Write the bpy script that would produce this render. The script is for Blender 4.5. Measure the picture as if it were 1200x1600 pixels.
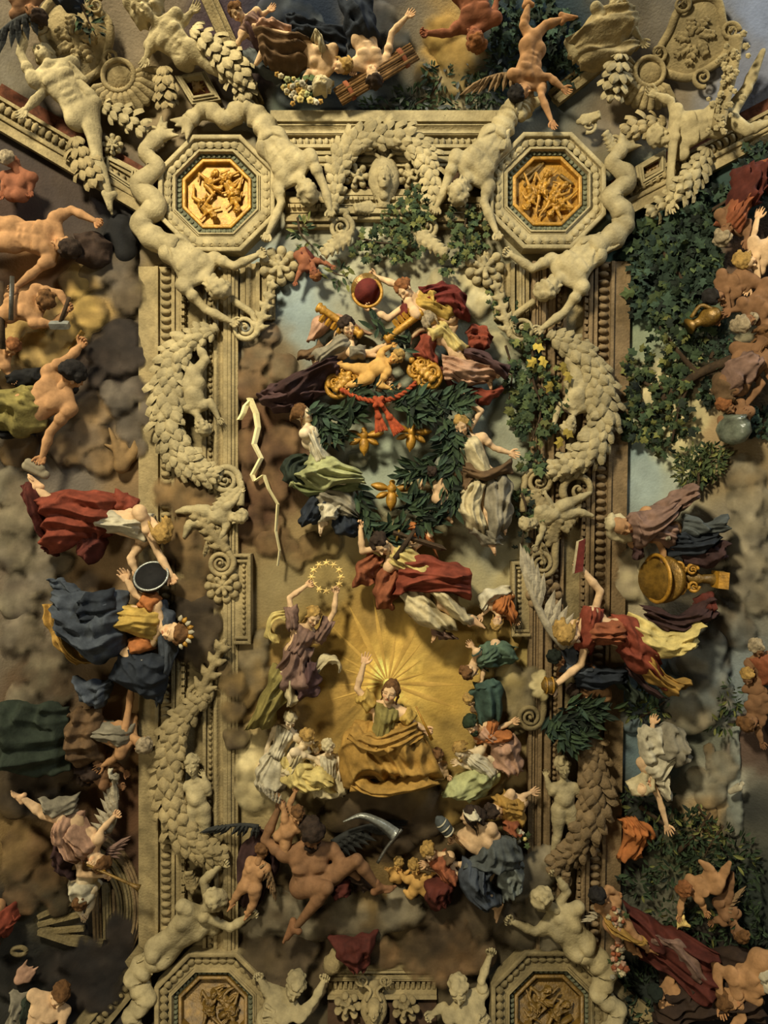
import bpy, math, random
import numpy as np
from mathutils import Vector, Matrix
PI = math.pi
scene = bpy.context.scene
for o in list(bpy.data.objects):
    bpy.data.objects.remove(o, do_unlink=True)
C = scene.collection

# ------------------------------------------------------------------ camera, world, light, exposure
EYE = 1.6            # the photographer's eye above the hall floor
CEIL = 12.0          # flat of the vault above the eye
cam_d = bpy.data.cameras.new('camera')
cam = bpy.data.objects.new('camera', cam_d); C.objects.link(cam)
cam.location = (0, 0, EYE); cam.rotation_euler = (PI, 0, 0)
cam_d.sensor_fit = 'VERTICAL'; cam_d.sensor_height = 24.0; cam_d.lens = 24.0 * 1200 / 1600
cam_d.clip_end = 200
scene.camera = cam
w = bpy.data.worlds.new('hall_daylight'); scene.world = w; w.use_nodes = True
w.node_tree.nodes['Background'].inputs[0].default_value = (0.92, 0.86, 0.66, 1)
w.node_tree.nodes['Background'].inputs[1].default_value = 0.075

def area(name, loc, target, size, power, col):
    l = bpy.data.lights.new(name, 'AREA'); l.shape = 'RECTANGLE'; l.size, l.size_y = size
    l.energy = power; l.color = col
    o = bpy.data.objects.new(name, l); C.objects.link(o); o.location = loc
    o.rotation_euler = (Vector(target) - Vector(loc)).to_track_quat('-Z', 'Y').to_euler()
    return o
area('key_light', (-5.2, -10.5, 1.6), (0, -0.5, 13.6), (2.0, 1.8), 4300, (1.0, 0.92, 0.70))  # added key light, placed to shade the relief; no window seen there
area('fill_light_side', (-7.5, 3.0, 1.2), (0.5, 6.0, 13.6), (2.2, 1.8), 450, (1.0, 0.9, 0.66))  # added fill without a seen source, brightens the lower end of the vault
area('window_light_cool', (10.5, -11.0, 6.0), (5, -6, 12.5), (2.0, 3.0), 900, (0.78, 0.88, 1.0))
scene.view_settings.view_transform = 'Standard'; scene.view_settings.look = 'None'
scene.view_settings.gamma = 1.0; scene.view_settings.use_curve_mapping = False
scene.view_settings.exposure = 0.0

# ------------------------------------------------------------------ the vault: plan coordinates (cm on the ceiling) to the hall
def drop(px, py):
    ax = np.maximum(0, np.abs(px - 600) - 385) / 215.0
    ay = np.maximum(0, np.maximum(190 - py, py - 1490)) / 200.0
    return 2.6 * (1 - np.exp(-0.5 * (ax * ax + ay * ay) ** 0.75))
def Wm(P, h0):
    P = np.asarray(P, float)
    dr = drop(P[:, 0], P[:, 1]); s = (CEIL - dr - h0 * 0.01) / 1200.0
    return np.stack([(P[:, 0] - 600) * s, (P[:, 1] - 800) * s, EYE + CEIL - dr - P[:, 2] * 0.01], 1)
def W1(x, y, h=0.0):
    return Wm(np.array([[x, y, h]]), h)[0]
DZ = np.diag([1.0, 1.0, -1.0])

# ------------------------------------------------------------------ materials
def lin(c):
    return tuple(((v / 255) / 12.92 if v / 255 <= 0.04045 else (((v / 255) + 0.055) / 1.055) ** 2.4) for v in c)
MATS = {}
def mat(name, rgb=None, var=0.22, sc=5.0, bump=0.25, rough=0.85, metal=0.0, tint=False, rnd=0.0, rgb2=None, spec=0.2, stain=0.0, soft=False):
    if name in MATS: return MATS[name]
    m = bpy.data.materials.new(name); m.use_nodes = True; MATS[name] = m
    nt = m.node_tree; N = nt.nodes; L = nt.links
    b = N['Principled BSDF']; b.inputs['Roughness'].default_value = rough; b.inputs['Metallic'].default_value = metal
    b.inputs['Specular IOR Level'].default_value = spec
    g = N.new('ShaderNodeNewGeometry')
    n1 = N.new('ShaderNodeTexNoise'); n1.inputs['Scale'].default_value = sc; n1.inputs['Detail'].default_value = 6; n1.inputs['Roughness'].default_value = 0.65
    L.new(g.outputs['Position'], n1.inputs['Vector'])
    c = lin(rgb); c2 = lin(rgb2) if rgb2 else tuple(v * (1 - 1.6 * var) for v in c); c1 = c if rgb2 else tuple(min(1, v * (1 + 1.2 * var)) for v in c)
    mx = N.new('ShaderNodeMix'); mx.data_type = 'RGBA'
    mx.inputs[6].default_value = (*c2, 1); mx.inputs[7].default_value = (*c1, 1)
    mr = N.new('ShaderNodeMapRange'); mr.inputs[1].default_value = 0.3; mr.inputs[2].default_value = 0.7
    L.new(n1.outputs[0], mr.inputs[0]); L.new(mr.outputs[0], mx.inputs[0])
    out = mx.outputs[2]
    def mul(a, fac_socket_color):
        q = N.new('ShaderNodeMix'); q.data_type = 'RGBA'; q.blend_type = 'MULTIPLY'; q.inputs[0].default_value = 1.0
        L.new(a, q.inputs[6]); L.new(fac_socket_color, q.inputs[7]); return q.outputs[2]
    if tint:
        at = N.new('ShaderNodeAttribute'); at.attribute_name = 'tint'; out = mul(out, at.outputs['Color'])
    if rnd:
        oi = N.new('ShaderNodeObjectInfo'); r = N.new('ShaderNodeMapRange'); r.inputs[3].default_value = 1 - rnd; r.inputs[4].default_value = 1 + rnd
        L.new(oi.outputs['Random'], r.inputs[0]); out = mul(out, r.outputs[0])
    if stain:
        n3 = N.new('ShaderNodeTexNoise'); n3.inputs['Scale'].default_value = 1.1; n3.inputs['Detail'].default_value = 8; n3.inputs['Roughness'].default_value = 0.7
        L.new(g.outputs['Position'], n3.inputs['Vector'])
        r = N.new('ShaderNodeMapRange'); r.inputs[1].default_value = 0.35; r.inputs[2].default_value = 0.6; r.inputs[3].default_value = 1 - stain; r.inputs[4].default_value = 1.08
        L.new(n3.outputs[0], r.inputs[0]); out = mul(out, r.outputs[0])
    L.new(out, b.inputs['Base Color'])
    if soft: L.new(at.outputs['Alpha'], b.inputs['Alpha'])
    if bump:
        n2 = N.new('ShaderNodeTexNoise'); n2.inputs['Scale'].default_value = 28; n2.inputs['Detail'].default_value = 5
        L.new(g.outputs['Position'], n2.inputs['Vector'])
        bp = N.new('ShaderNodeBump'); bp.inputs['Strength'].default_value = bump; bp.inputs['Distance'].default_value = 0.03
        L.new(n2.outputs[0], bp.inputs['Height']); L.new(bp.outputs[0], b.inputs['Normal'])
    return m

# ------------------------------------------------------------------ objects
def setp(o, label=None, cat=None, group=None, kind=None):
    if label: o['label'] = label
    if cat: o['category'] = cat
    if group: o['group'] = group
    if kind: o['kind'] = kind
    return o
ROOTLOC = {}
def thing(name, label, cat, x, y, h=0.0, group=None, kind=None):
    o = bpy.data.objects.new(name, None); C.objects.link(o); o.empty_display_size = 0.1
    o.location = W1(x, y, h); ROOTLOC[o.name] = np.array(o.location)
    return setp(o, label, cat, group, kind)
def rootloc(o):
    p = np.zeros(3)
    while o is not None:
        p = p + np.array(o.location); o = o.parent
    return p
def rawmesh(name, V, F, m, smooth=True, tint=None):
    me = bpy.data.meshes.new(name)
    V = np.asarray(V, np.float32)
    if isinstance(F, np.ndarray):
        nf, k = F.shape
        me.vertices.add(len(V)); me.vertices.foreach_set('co', V.ravel())
        me.loops.add(nf * k); me.loops.foreach_set('vertex_index', F[:, ::-1].astype(np.int32).ravel())
        me.polygons.add(nf); me.polygons.foreach_set('loop_start', np.arange(0, nf * k, k, dtype=np.int32))
        me.update(calc_edges=True)
    else:
        me.from_pydata(V.tolist(), [], [tuple(f)[::-1] for f in F])
    me.polygons.foreach_set('use_smooth', np.full(len(me.polygons), smooth))
    me.materials.append(m)
    if tint is not None:
        a = me.attributes.new('tint', 'FLOAT_COLOR', 'POINT')
        a.data.foreach_set('color', np.concatenate([tint, np.ones((len(V), 1))], 1)[:, :4].astype(np.float32).ravel())
    return me
def part(name, V, F, m, parent=None, h0=None, smooth=True, tint=None, label=None, kind=None):
    """V in plan coordinates (x, y in cm on the ceiling, h cm below it)."""
    V = np.asarray(V, float)
    if h0 is None: h0 = float(V[:, 2].mean())
    Q = Wm(V, h0)
    if parent is not None: Q = Q - rootloc(parent)
    me = rawmesh(name, Q, F, m, smooth, tint)
    o = bpy.data.objects.new(name, me); C.objects.link(o); o.parent = parent
    return setp(o, label, None, None, kind)
def inst(name, me, parent, x, y, h, R, sc=1.0, m=None):
    """a piece that shares mesh data; R columns = its axes in plan coordinates"""
    o = bpy.data.objects.new(name, me); C.objects.link(o); o.parent = parent
    p = W1(x, y, h)
    if parent is not None: p = p - rootloc(parent)
    sc = np.asarray(sc, float) * np.ones(3)
    M = DZ @ (np.asarray(R, float) * sc[None, :]) @ DZ * 0.01
    X = Matrix.Identity(4)
    for i in range(3):
        for j in range(3): X[i][j] = M[i, j]
        X[i][3] = p[i]
    o.matrix_basis = X
    if m is not None:
        o.material_slots[0].link = 'OBJECT'; o.material_slots[0].material = m
    return o
def shared(name, V, F, m, smooth=True, tint=None):
    V = np.asarray(V, float) * [1, 1, -1]
    return rawmesh(name, V, F, m, smooth, tint)
def rot2(a):   # axis x along angle a (plan, y down)
    c, s = math.cos(a), math.sin(a)
    return np.array([[c, -s, 0], [s, c, 0], [0, 0, 1.0]])
def rotx(a):
    c, s = math.cos(a), math.sin(a)
    return np.array([[1, 0, 0], [0, c, -s], [0, s, c]])
def roty(a):
    c, s = math.cos(a), math.sin(a)
    return np.array([[c, 0, s], [0, 1, 0], [-s, 0, c]])
def unit(v):
    v = np.asarray(v, float); n = np.linalg.norm(v)
    return v / n if n > 1e-9 else v
def p3(p, h):
    return np.array([p[0], p[1], p[2] if len(p) > 2 else h], float)

# ------------------------------------------------------------------ noise, curves
_lat = {}
def vnoise(u, v, seed=0):
    if seed not in _lat: _lat[seed] = np.random.RandomState(seed % 100000).rand(64, 64)
    G = _lat[seed]
    i = np.floor(u).astype(int); j = np.floor(v).astype(int); fu = u - i; fv = v - j
    fu = fu * fu * (3 - 2 * fu); fv = fv * fv * (3 - 2 * fv)
    a = G[i % 64, j % 64]; b = G[(i + 1) % 64, j % 64]; c = G[i % 64, (j + 1) % 64]; d = G[(i + 1) % 64, (j + 1) % 64]
    return (a * (1 - fu) + b * fu) * (1 - fv) + (c * (1 - fu) + d * fu) * fv
def crom(P, n):
    P = np.asarray(P, float)
    if len(P) == 2:
        t = np.linspace(0, 1, n)[:, None]; return P[0] * (1 - t) + P[1] * t
    Q = np.vstack([2 * P[0] - P[1], P, 2 * P[-1] - P[-2]])
    m = len(P) - 1; tt = np.linspace(0, m - 1e-9, n); i = tt.astype(int); t = (tt - i)[:, None]
    p0, p1, p2, p3_ = Q[i], Q[i + 1], Q[i + 2], Q[i + 3]
    return 0.5 * (2 * p1 + (p2 - p0) * t + (2 * p0 - 5 * p1 + 4 * p2 - p3_) * t * t + (3 * p1 - p0 - 3 * p2 + p3_) * t ** 3)

def tube_vf(P, r, k=8, flat=1.0, caps=True):
    P = np.asarray(P, float); n = len(P); r = np.ones(n) * np.asarray(r, float)
    T = np.gradient(P, axis=0); T /= np.linalg.norm(T, axis=1)[:, None] + 1e-9
    up = np.array([0, 0, 1.0]); S = np.cross(T, up); ln = np.linalg.norm(S, axis=1)
    S[ln < 1e-3] = [1, 0, 0]; S /= np.linalg.norm(S, axis=1)[:, None]
    U = np.cross(S, T)
    a = np.linspace(0, 2 * PI, k, endpoint=False)
    V = (P[:, None, :] + r[:, None, None] * (np.cos(a)[None, :, None] * S[:, None, :] + flat * np.sin(a)[None, :, None] * U[:, None, :])).reshape(-1, 3)
    F = []
    for i in range(n - 1):
        for j in range(k):
            F.append((i * k + j, i * k + (j + 1) % k, (i + 1) * k + (j + 1) % k, (i + 1) * k + j))
    if caps:
        F.append(tuple(range(k))[::-1]); F.append(tuple((n - 1) * k + j for j in range(k)))
    return V, F
def merge(parts):
    Vs, Fs, o = [], [], 0
    for V, F in parts:
        Vs.append(np.asarray(V, float)); Fs += [tuple(int(i) + o for i in f) for f in F]; o += len(V)
    return np.vstack(Vs), Fs
def lathe_vf(prof, a, b, k=14, n0=None):
    """profile [(t 0..1, radius)] turned about the axis a->b"""
    a = np.asarray(a, float); b = np.asarray(b, float); T = unit(b - a)
    S = np.cross(T, [0, 0, 1.0]); S = unit(S) if np.linalg.norm(S) > 1e-3 else np.array([1., 0, 0]); U = np.cross(S, T)
    ang = np.linspace(0, 2 * PI, k, endpoint=False); V = []
    for t, r in prof:
        c = a + (b - a) * t
        for q in ang: V.append(c + r * (math.cos(q) * S + math.sin(q) * U))
    F = []
    n = len(prof)
    for i in range(n - 1):
        for j in range(k): F.append((i * k + j, i * k + (j + 1) % k, (i + 1) * k + (j + 1) % k, (i + 1) * k + j))
    F.append(tuple(range(k))[::-1]); F.append(tuple((n - 1) * k + j for j in range(k)))
    return np.array(V), F

# ------------------------------------------------------------------ smooth solids (distance field, surface nets)
class Field:
    def __init__(s, vox): s.vox = vox; s.pr = []
    def cone(s, a, b, ra, rb=None, k=3.0, sub=False):
        s.pr.append(('c', np.asarray(a, float), np.asarray(b, float), float(ra), float(ra if rb is None else rb), k, sub)); return s
    def ell(s, c, r, R=None, k=3.0, sub=False):
        s.pr.append(('e', np.asarray(c, float), np.ones(3) * np.asarray(r, float), np.eye(3) if R is None else np.asarray(R, float), None, k, sub)); return s
    def build(s, clip=None):
        v = s.vox; lo = np.full(3, 1e9); hi = -lo
        for p in s.pr:
            if p[6]: continue
            if p[0] == 'c':
                lo = np.minimum(lo, np.minimum(p[1] - p[3], p[2] - p[4])); hi = np.maximum(hi, np.maximum(p[1] + p[3], p[2] + p[4]))
            else:
                r = p[2].max(); lo = np.minimum(lo, p[1] - r); hi = np.maximum(hi, p[1] + r)
        if clip is not None: lo[2] = max(lo[2], clip - 2 * v)
        lo = lo - 3 * v; n = np.ceil((hi + 3 * v - lo) / v).astype(int) + 1
        D = np.full(n, 1e3, np.float32)
        ax = [lo[i] + np.arange(n[i]) * v for i in range(3)]
        for p in s.pr:
            k = p[5]; mg = k + 2.5 * v
            if p[0] == 'c': b0 = np.minimum(p[1] - p[3], p[2] - p[4]) - mg; b1 = np.maximum(p[1] + p[3], p[2] + p[4]) + mg
            else: r = p[2].max() + mg; b0 = p[1] - r; b1 = p[1] + r
            i0 = np.clip(np.floor((b0 - lo) / v).astype(int), 0, n); i1 = np.clip(np.ceil((b1 - lo) / v).astype(int) + 1, 0, n)
            if (i1 <= i0).any(): continue
            sl = tuple(slice(i0[i], i1[i]) for i in range(3))
            X = ax[0][sl[0]][:, None, None]; Y = ax[1][sl[1]][None, :, None]; Z = ax[2][sl[2]][None, None, :]
            if p[0] == 'c':
                a, b = p[1], p[2]; ba = b - a; L2 = float(ba @ ba) + 1e-9
                x, y, z = X - a[0], Y - a[1], Z - a[2]
                t = np.clip((x * ba[0] + y * ba[1] + z * ba[2]) / L2, 0, 1)
                d = np.sqrt((x - t * ba[0]) ** 2 + (y - t * ba[1]) ** 2 + (z - t * ba[2]) ** 2) - (p[3] + (p[4] - p[3]) * t)
            else:
                c, r, R = p[1], p[2], p[3]; x, y, z = X - c[0], Y - c[1], Z - c[2]
                q = 0.0; q2 = 0.0
                for i in range(3):
                    e = x * R[0, i] + y * R[1, i] + z * R[2, i]
                    q = q + (e / r[i]) ** 2; q2 = q2 + (e / r[i] ** 2) ** 2
                q = np.sqrt(q); d = q * (q - 1) / (np.sqrt(q2) + 1e-6)
            cur = D[sl]
            if p[6]:
                d = -d; h = np.clip(0.5 - 0.5 * (cur - d) / k, 0, 1) ; D[sl] = cur + (d - cur) * h + k * h * (1 - h)
            else:
                h = np.clip(0.5 + 0.5 * (cur - d) / k, 0, 1); D[sl] = cur + (d - cur) * h - k * h * (1 - h)
        if clip is not None: D = np.maximum(D, (clip - ax[2])[None, None, :].astype(np.float32))
        return nets(D, lo, v)
def nets(D, lo, v):
    S = D < 0
    c = np.zeros(np.array(D.shape) - 1, np.int8)
    offs = [(i, j, k) for i in (0, 1) for j in (0, 1) for k in (0, 1)]
    n = c.shape
    for i, j, k in offs: c += S[i:i + n[0], j:j + n[1], k:k + n[2]]
    mx = (c > 0) & (c < 8); I, J, K = np.nonzero(mx)
    idx = np.full(n, -1, np.int64); idx[mx] = np.arange(len(I))
    val = {o: D[I + o[0], J + o[1], K + o[2]] for o in offs}
    P = np.zeros((len(I), 3)); cnt = np.zeros(len(I))
    for o in offs:
        for a in range(3):
            if o[a]: continue
            o2 = list(o); o2[a] = 1; o2 = tuple(o2)
            va, vb = val[o], val[o2]; mk = (va < 0) != (vb < 0)
            t = np.where(mk, va / np.where(mk, va - vb, 1), 0)
            q = np.tile(np.array(o, float), (len(I), 1)); q[:, a] += t
            P[mk] += q[mk]; cnt[mk] += 1
    P = P / cnt[:, None] + np.stack([I, J, K], 1)
    V = lo + P * v; Q = []
    for a in range(3):
        b, d = (a + 1) % 3, (a + 2) % 3
        sa = [slice(None)] * 3; sb = [slice(None)] * 3; sa[a] = slice(0, -1); sb[a] = slice(1, None)
        A = S[tuple(sa)]; B = S[tuple(sb)]; E = A != B
        ii = np.stack(np.nonzero(E), 1)
        ok = (ii[:, b] > 0) & (ii[:, d] > 0) & (ii[:, b] < n[b]) & (ii[:, d] < n[d]); ii = ii[ok]
        eb = np.zeros(3, int); eb[b] = 1; ed = np.zeros(3, int); ed[d] = 1
        g = lambda w: idx[w[:, 0], w[:, 1], w[:, 2]]
        q = np.stack([g(ii - eb - ed), g(ii - ed), g(ii), g(ii - eb)], 1)
        fl = ~A[ii[:, 0], ii[:, 1], ii[:, 2]]
        q[fl] = q[fl][:, ::-1]; Q.append(q)
    Q = np.vstack(Q)
    return V, Q[(Q >= 0).all(1)]
# ------------------------------------------------------------------ templates for heads, hair, hands, feet (unit = head height; axes: side, up, front)
def build_head():
    f = Field(0.05)
    f.ell((0, .12, -.06), (.36, .40, .44), k=.05).ell((0, -.12, .1), (.28, .40, .30), k=.1).ell((0, -.33, .16), (.2, .16, .2), k=.1)
    f.cone((-.2, .07, .33), (.2, .07, .33), .07, k=.06)
    for s in (-1, 1):
        f.ell((s * .14, -.01, .42), (.085, .06, .10), k=.05, sub=True)
    f.cone((0, .06, .37), (0, -.13, .49), .035, .065, k=.04)
    for s in (-1, 1):
        f.ell((s * .19, -.13, .27), .11, k=.08).ell((s * .14, -.015, .325), .07, k=.015).ell((s * .36, -.05, -.02), (.05, .13, .09), k=.03)
        f.ell((s * .05, -.14, .44), .035, k=.03)
    f.cone((-.08, -.245, .385), (.08, -.245, .385), .032, k=.02).cone((-.07, -.30, .375), (.07, -.30, .375), .034, k=.02)
    f.ell((0, -.42, .30), .09, k=.07).cone((0, -.25, -.06), (0, -.72, -.12), .2, .22, k=.12)
    V, Q = f.build()
    t = np.ones((len(V), 3)); x, y, z = V[:, 0], V[:, 1], V[:, 2]
    for s in (-1, 1):
        e = ((x - s * .14) / .085) ** 2 + ((y + .01) / .045) ** 2; t[(e < 1) & (z > .3)] = (.35, .3, .28)
        b = (np.abs(y - .105 + .25 * np.abs(np.abs(x) - .14)) < .03) & (np.abs(x - s * .15) < .11) & (z > .28); t[b] = (.5, .42, .36)
        ck = ((x - s * .2) / .1) ** 2 + ((y + .16) / .09) ** 2; t[(ck < 1) & (z > .2)] = (1.02, .84, .78)
    lp = (np.abs(y + .27) < .055) & (np.abs(x) < .095) & (z > .33); t[lp] = (.82, .5, .46)
    t[(np.abs(y + .272) < .012) & (np.abs(x) < .09) & (z > .33)] = (.5, .3, .28)
    return V, Q, t
def build_hair(kind, seed):
    r = random.Random(seed); f = Field(0.066)
    f.ell((0, .17, -.10), (.40, .39, .45), k=.04)
    n = {'short': 46, 'curly': 60, 'long': 26, 'wild': 52}[kind]
    for i in range(n):
        a = r.uniform(-PI, PI); e = r.uniform(-.15, 1.45)
        d = np.array([math.sin(a) * math.cos(e), math.sin(e), math.cos(a) * math.cos(e)])
        c = np.array([0, .16, -.1]) + d * [.41, .41, .46]
        if c[2] > .16 and c[1] < .24: continue
        if kind == 'long':
            t = np.array([r.uniform(-.1, .1), -.25, -.18]); f.cone(c, c + t, .075, .06, k=.03)
        else:
            f.ell(c, r.uniform(.085, .13) * (1.35 if kind == 'wild' else 1), k=.025)
    f.ell((0, -.02, .42), (.22, .26, .3), k=.03, sub=True)
    if kind == 'long':
        f.ell((0, .05, -.55), (.2, .18, .17), k=.05)
        for s in (-1, 1):
            P = np.array([(s * .33, .1, .1), (s * .40, -.15, -.08), (s * .34, -.45, -.2), (s * .42, -.75, -.2)])
            for i in range(3): f.cone(P[i], P[i + 1], .085 - .015 * i, .07 - .015 * i, k=.03)
    if kind == 'wild':
        for i in range(26):
            a = r.uniform(-.95, .95); c = (.30 * math.sin(a * 1.4), -.28 - .32 * r.random() * math.cos(a), .22 + .2 * math.cos(a * 1.4)); f.ell(c, r.uniform(.06, .10), k=.03)
        f.ell((0, -.25, .47), (.11, .05, .12), k=.02, sub=True)
    return f.build()
def build_hand(curl, spread=.12):
    f = Field(0.034)
    f.cone((-.13, .22, 0), (-.11, .02, 0), .075, .08, k=.05).cone((.12, .20, 0), (.08, .02, 0), .075, .08, k=.05).cone((0, .22, 0), (0, -.06, 0), .08, .105, k=.05)
    L = [(-.17, .19, .26, -1.4), (-.06, .26, .33, -.4), (.05, .27, .35, .4), (.15, .24, .31, 1.3)]
    for i, (x, y, l, s) in enumerate(L):
        p = np.array([x, y, 0.0]); a = curl * .5 + .05 * i; side = s * spread
        for j, q in enumerate((.45, .32, .23)):
            d = np.array([math.sin(side) * math.cos(a), math.cos(a) * math.cos(side), math.sin(a)])
            e = p + d * l * q; f.cone(p, e, .052 - .006 * j, .047 - .006 * j, k=.014); p = e; a += curl * .75
    p = np.array([.12, .03, .03]); d = unit([.75, .6, .25])
    for j, q in enumerate((.16, .13, .10)):
        e = p + d * q; f.cone(p, e, .07 - .009 * j, .06 - .009 * j, k=.03); p = e; d = unit(d + np.array([-.25 - .1 * curl, .25, .25 * curl]))
    return f.build()
def build_foot():
    f = Field(0.04)
    f.cone((0, -.18, -.16), (0, .05, 0), .13, .14, k=.08).cone((0, .02, -.02), (.02, .5, -.2), .13, .09, k=.1)
    f.cone((.0, -.2, -.2), (.06, .5, -.23), .11, .10, k=.08).cone((0, 0, .2), (0, 0, -.05), .14, .13, k=.08)
    for i in range(5):
        x = .13 - .062 * i; y = .55 - .025 * i * i * .5; r = .062 if i == 0 else .042
        f.cone((x, y - .1, -.22), (x * 1.05, y + (.13 if i == 0 else .09), -.25), r, r * .9, k=.02)
    return f.build()
HEAD = build_head()
HAIR = {k: build_hair(k, 7 + i) for i, k in enumerate(('short', 'curly', 'long', 'wild'))}
HAND = {'o': build_hand(.35), 'g': build_hand(1.35, .04), 's': build_hand(.1, .2)}
FOOT = build_foot()
HAIRME = {}

# ------------------------------------------------------------------ draped cloth: a folded sheet spanned between two edges
def sheet_vf(A, B, n=6, amp=4.0, bulge=10.0, h=20.0, seed=1, ragged=4.0, skirt=12.0, bumps=(), res=3.2):
    A = np.array([p3(p, h) for p in A]); B = np.array([p3(p, h) for p in B])
    ln = max(np.linalg.norm(np.diff(A, axis=0), axis=1).sum(), np.linalg.norm(np.diff(B, axis=0), axis=1).sum())
    wd = max(np.linalg.norm(A[0] - B[0]), np.linalg.norm(A[-1] - B[-1]), np.linalg.norm(A.mean(0) - B.mean(0)))
    nv = int(np.clip(ln / res, 10, 70)); nu = int(np.clip(wd / res * 1.5, 5 * n * 0.9, 84)); nu = max(nu, 12)
    a = crom(A, nv); b = crom(B, nv)
    u = np.linspace(0, 1, nu)[None, :]; v = np.linspace(0, 1, nv)[:, None]; U = u + 0 * v; V = v + 0 * u
    P = a[:, None, :] * (1 - U)[..., None] + b[:, None, :] * U[..., None]
    s = seed * 13
    rg = lambda q: 1 - np.abs(2 * q - 1)
    g = U + .16 * (vnoise(U * 3.3 + 1, U * 0 + .5, s + 6) - .5) + .10 * (vnoise(U * 2.1 + 3, V * 2.3 + 1, s) - .5) * 2
    ph = n * .62 * g + 1.3 * (vnoise(V * 1.4 + seed, U * .8, s + 7) - .5) + .9 * np.sin(PI * (V * .9 + seed * .37)) * (U - .5)
    r1 = rg(ph - np.floor(ph)) ** 1.2
    md = np.clip(1.9 * vnoise(ph * .9 + 5, V * 2.4 + seed, s + 2) - .1, .1, 2)
    c1 = rg(vnoise(U * 1.5 * max(1, n / 5) + V * 1.2 + 9, V * 2.6 - U + 4, s + 3)) ** 1.6
    c2 = rg(vnoise(U * 3.6 * max(1, n / 5) - V * 2 + 2, V * 4.8 + U * 2 + 7, s + 8)) ** 1.6
    pu = np.sin(PI * np.clip(U, 0, 1)) ** .6; pv = np.minimum(1, np.sin(PI * np.clip(V * .94 + .03, 0, 1)) * 1.8)
    H = amp * (1.35 * (r1 - .4) * md + 2.0 * (c1 - .4) + .9 * (c2 - .4)) + bulge * pu * pv
    for (bx, by, br, bh) in bumps: H = H + bh * np.exp(-((P[..., 0] - bx) ** 2 + (P[..., 1] - by) ** 2) / (br * br))
    dv = np.gradient(P, axis=0); dv /= np.linalg.norm(dv, axis=2)[..., None] + 1e-6
    side = np.stack([-dv[..., 1], dv[..., 0], 0 * U], 2)
    eu = (np.abs(U - .5) * 2) ** 4; ev = np.clip((V - .75) * 4, 0, 1) ** 2
    nz = (vnoise(U * 2 + V * 4.2 + 1, V * 3.7, s + 4) - .5)
    P = P + side * (ragged * 3 * nz * eu)[..., None] + dv * (ragged * 3.2 * (vnoise(U * n * .7 + 2, V * 0 + 1.5, s + 5) - .5) * ev)[..., None]
    P[..., 2] += H
    W_ = P.reshape(-1, 3); idx = np.arange(nv * nu).reshape(nv, nu)
    F = [np.stack([idx[:-1, :-1], idx[1:, :-1], idx[1:, 1:], idx[:-1, 1:]], -1).reshape(-1, 4)]
    ring = np.concatenate([idx[0, :], idx[1:, -1], idx[-1, -2::-1], idx[-2:0:-1, 0]])
    R = W_[ring].copy(); cen = W_.mean(0); R[:, :2] += (cen[:2] - R[:, :2]) * .05; R[:, 2] -= skirt
    k = len(ring); o = len(W_); j = np.arange(k); j2 = (j + 1) % k
    F.append(np.stack([ring[j], ring[j2], o + j2, o + j], -1))
    return np.vstack([W_, R]), np.vstack(F)

def frame_from(y, z):
    y = unit(y); z = np.asarray(z, float); z = unit(z - y * (z @ y)); x = np.cross(y, z)
    return np.stack([x, y, z], 1)

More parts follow.
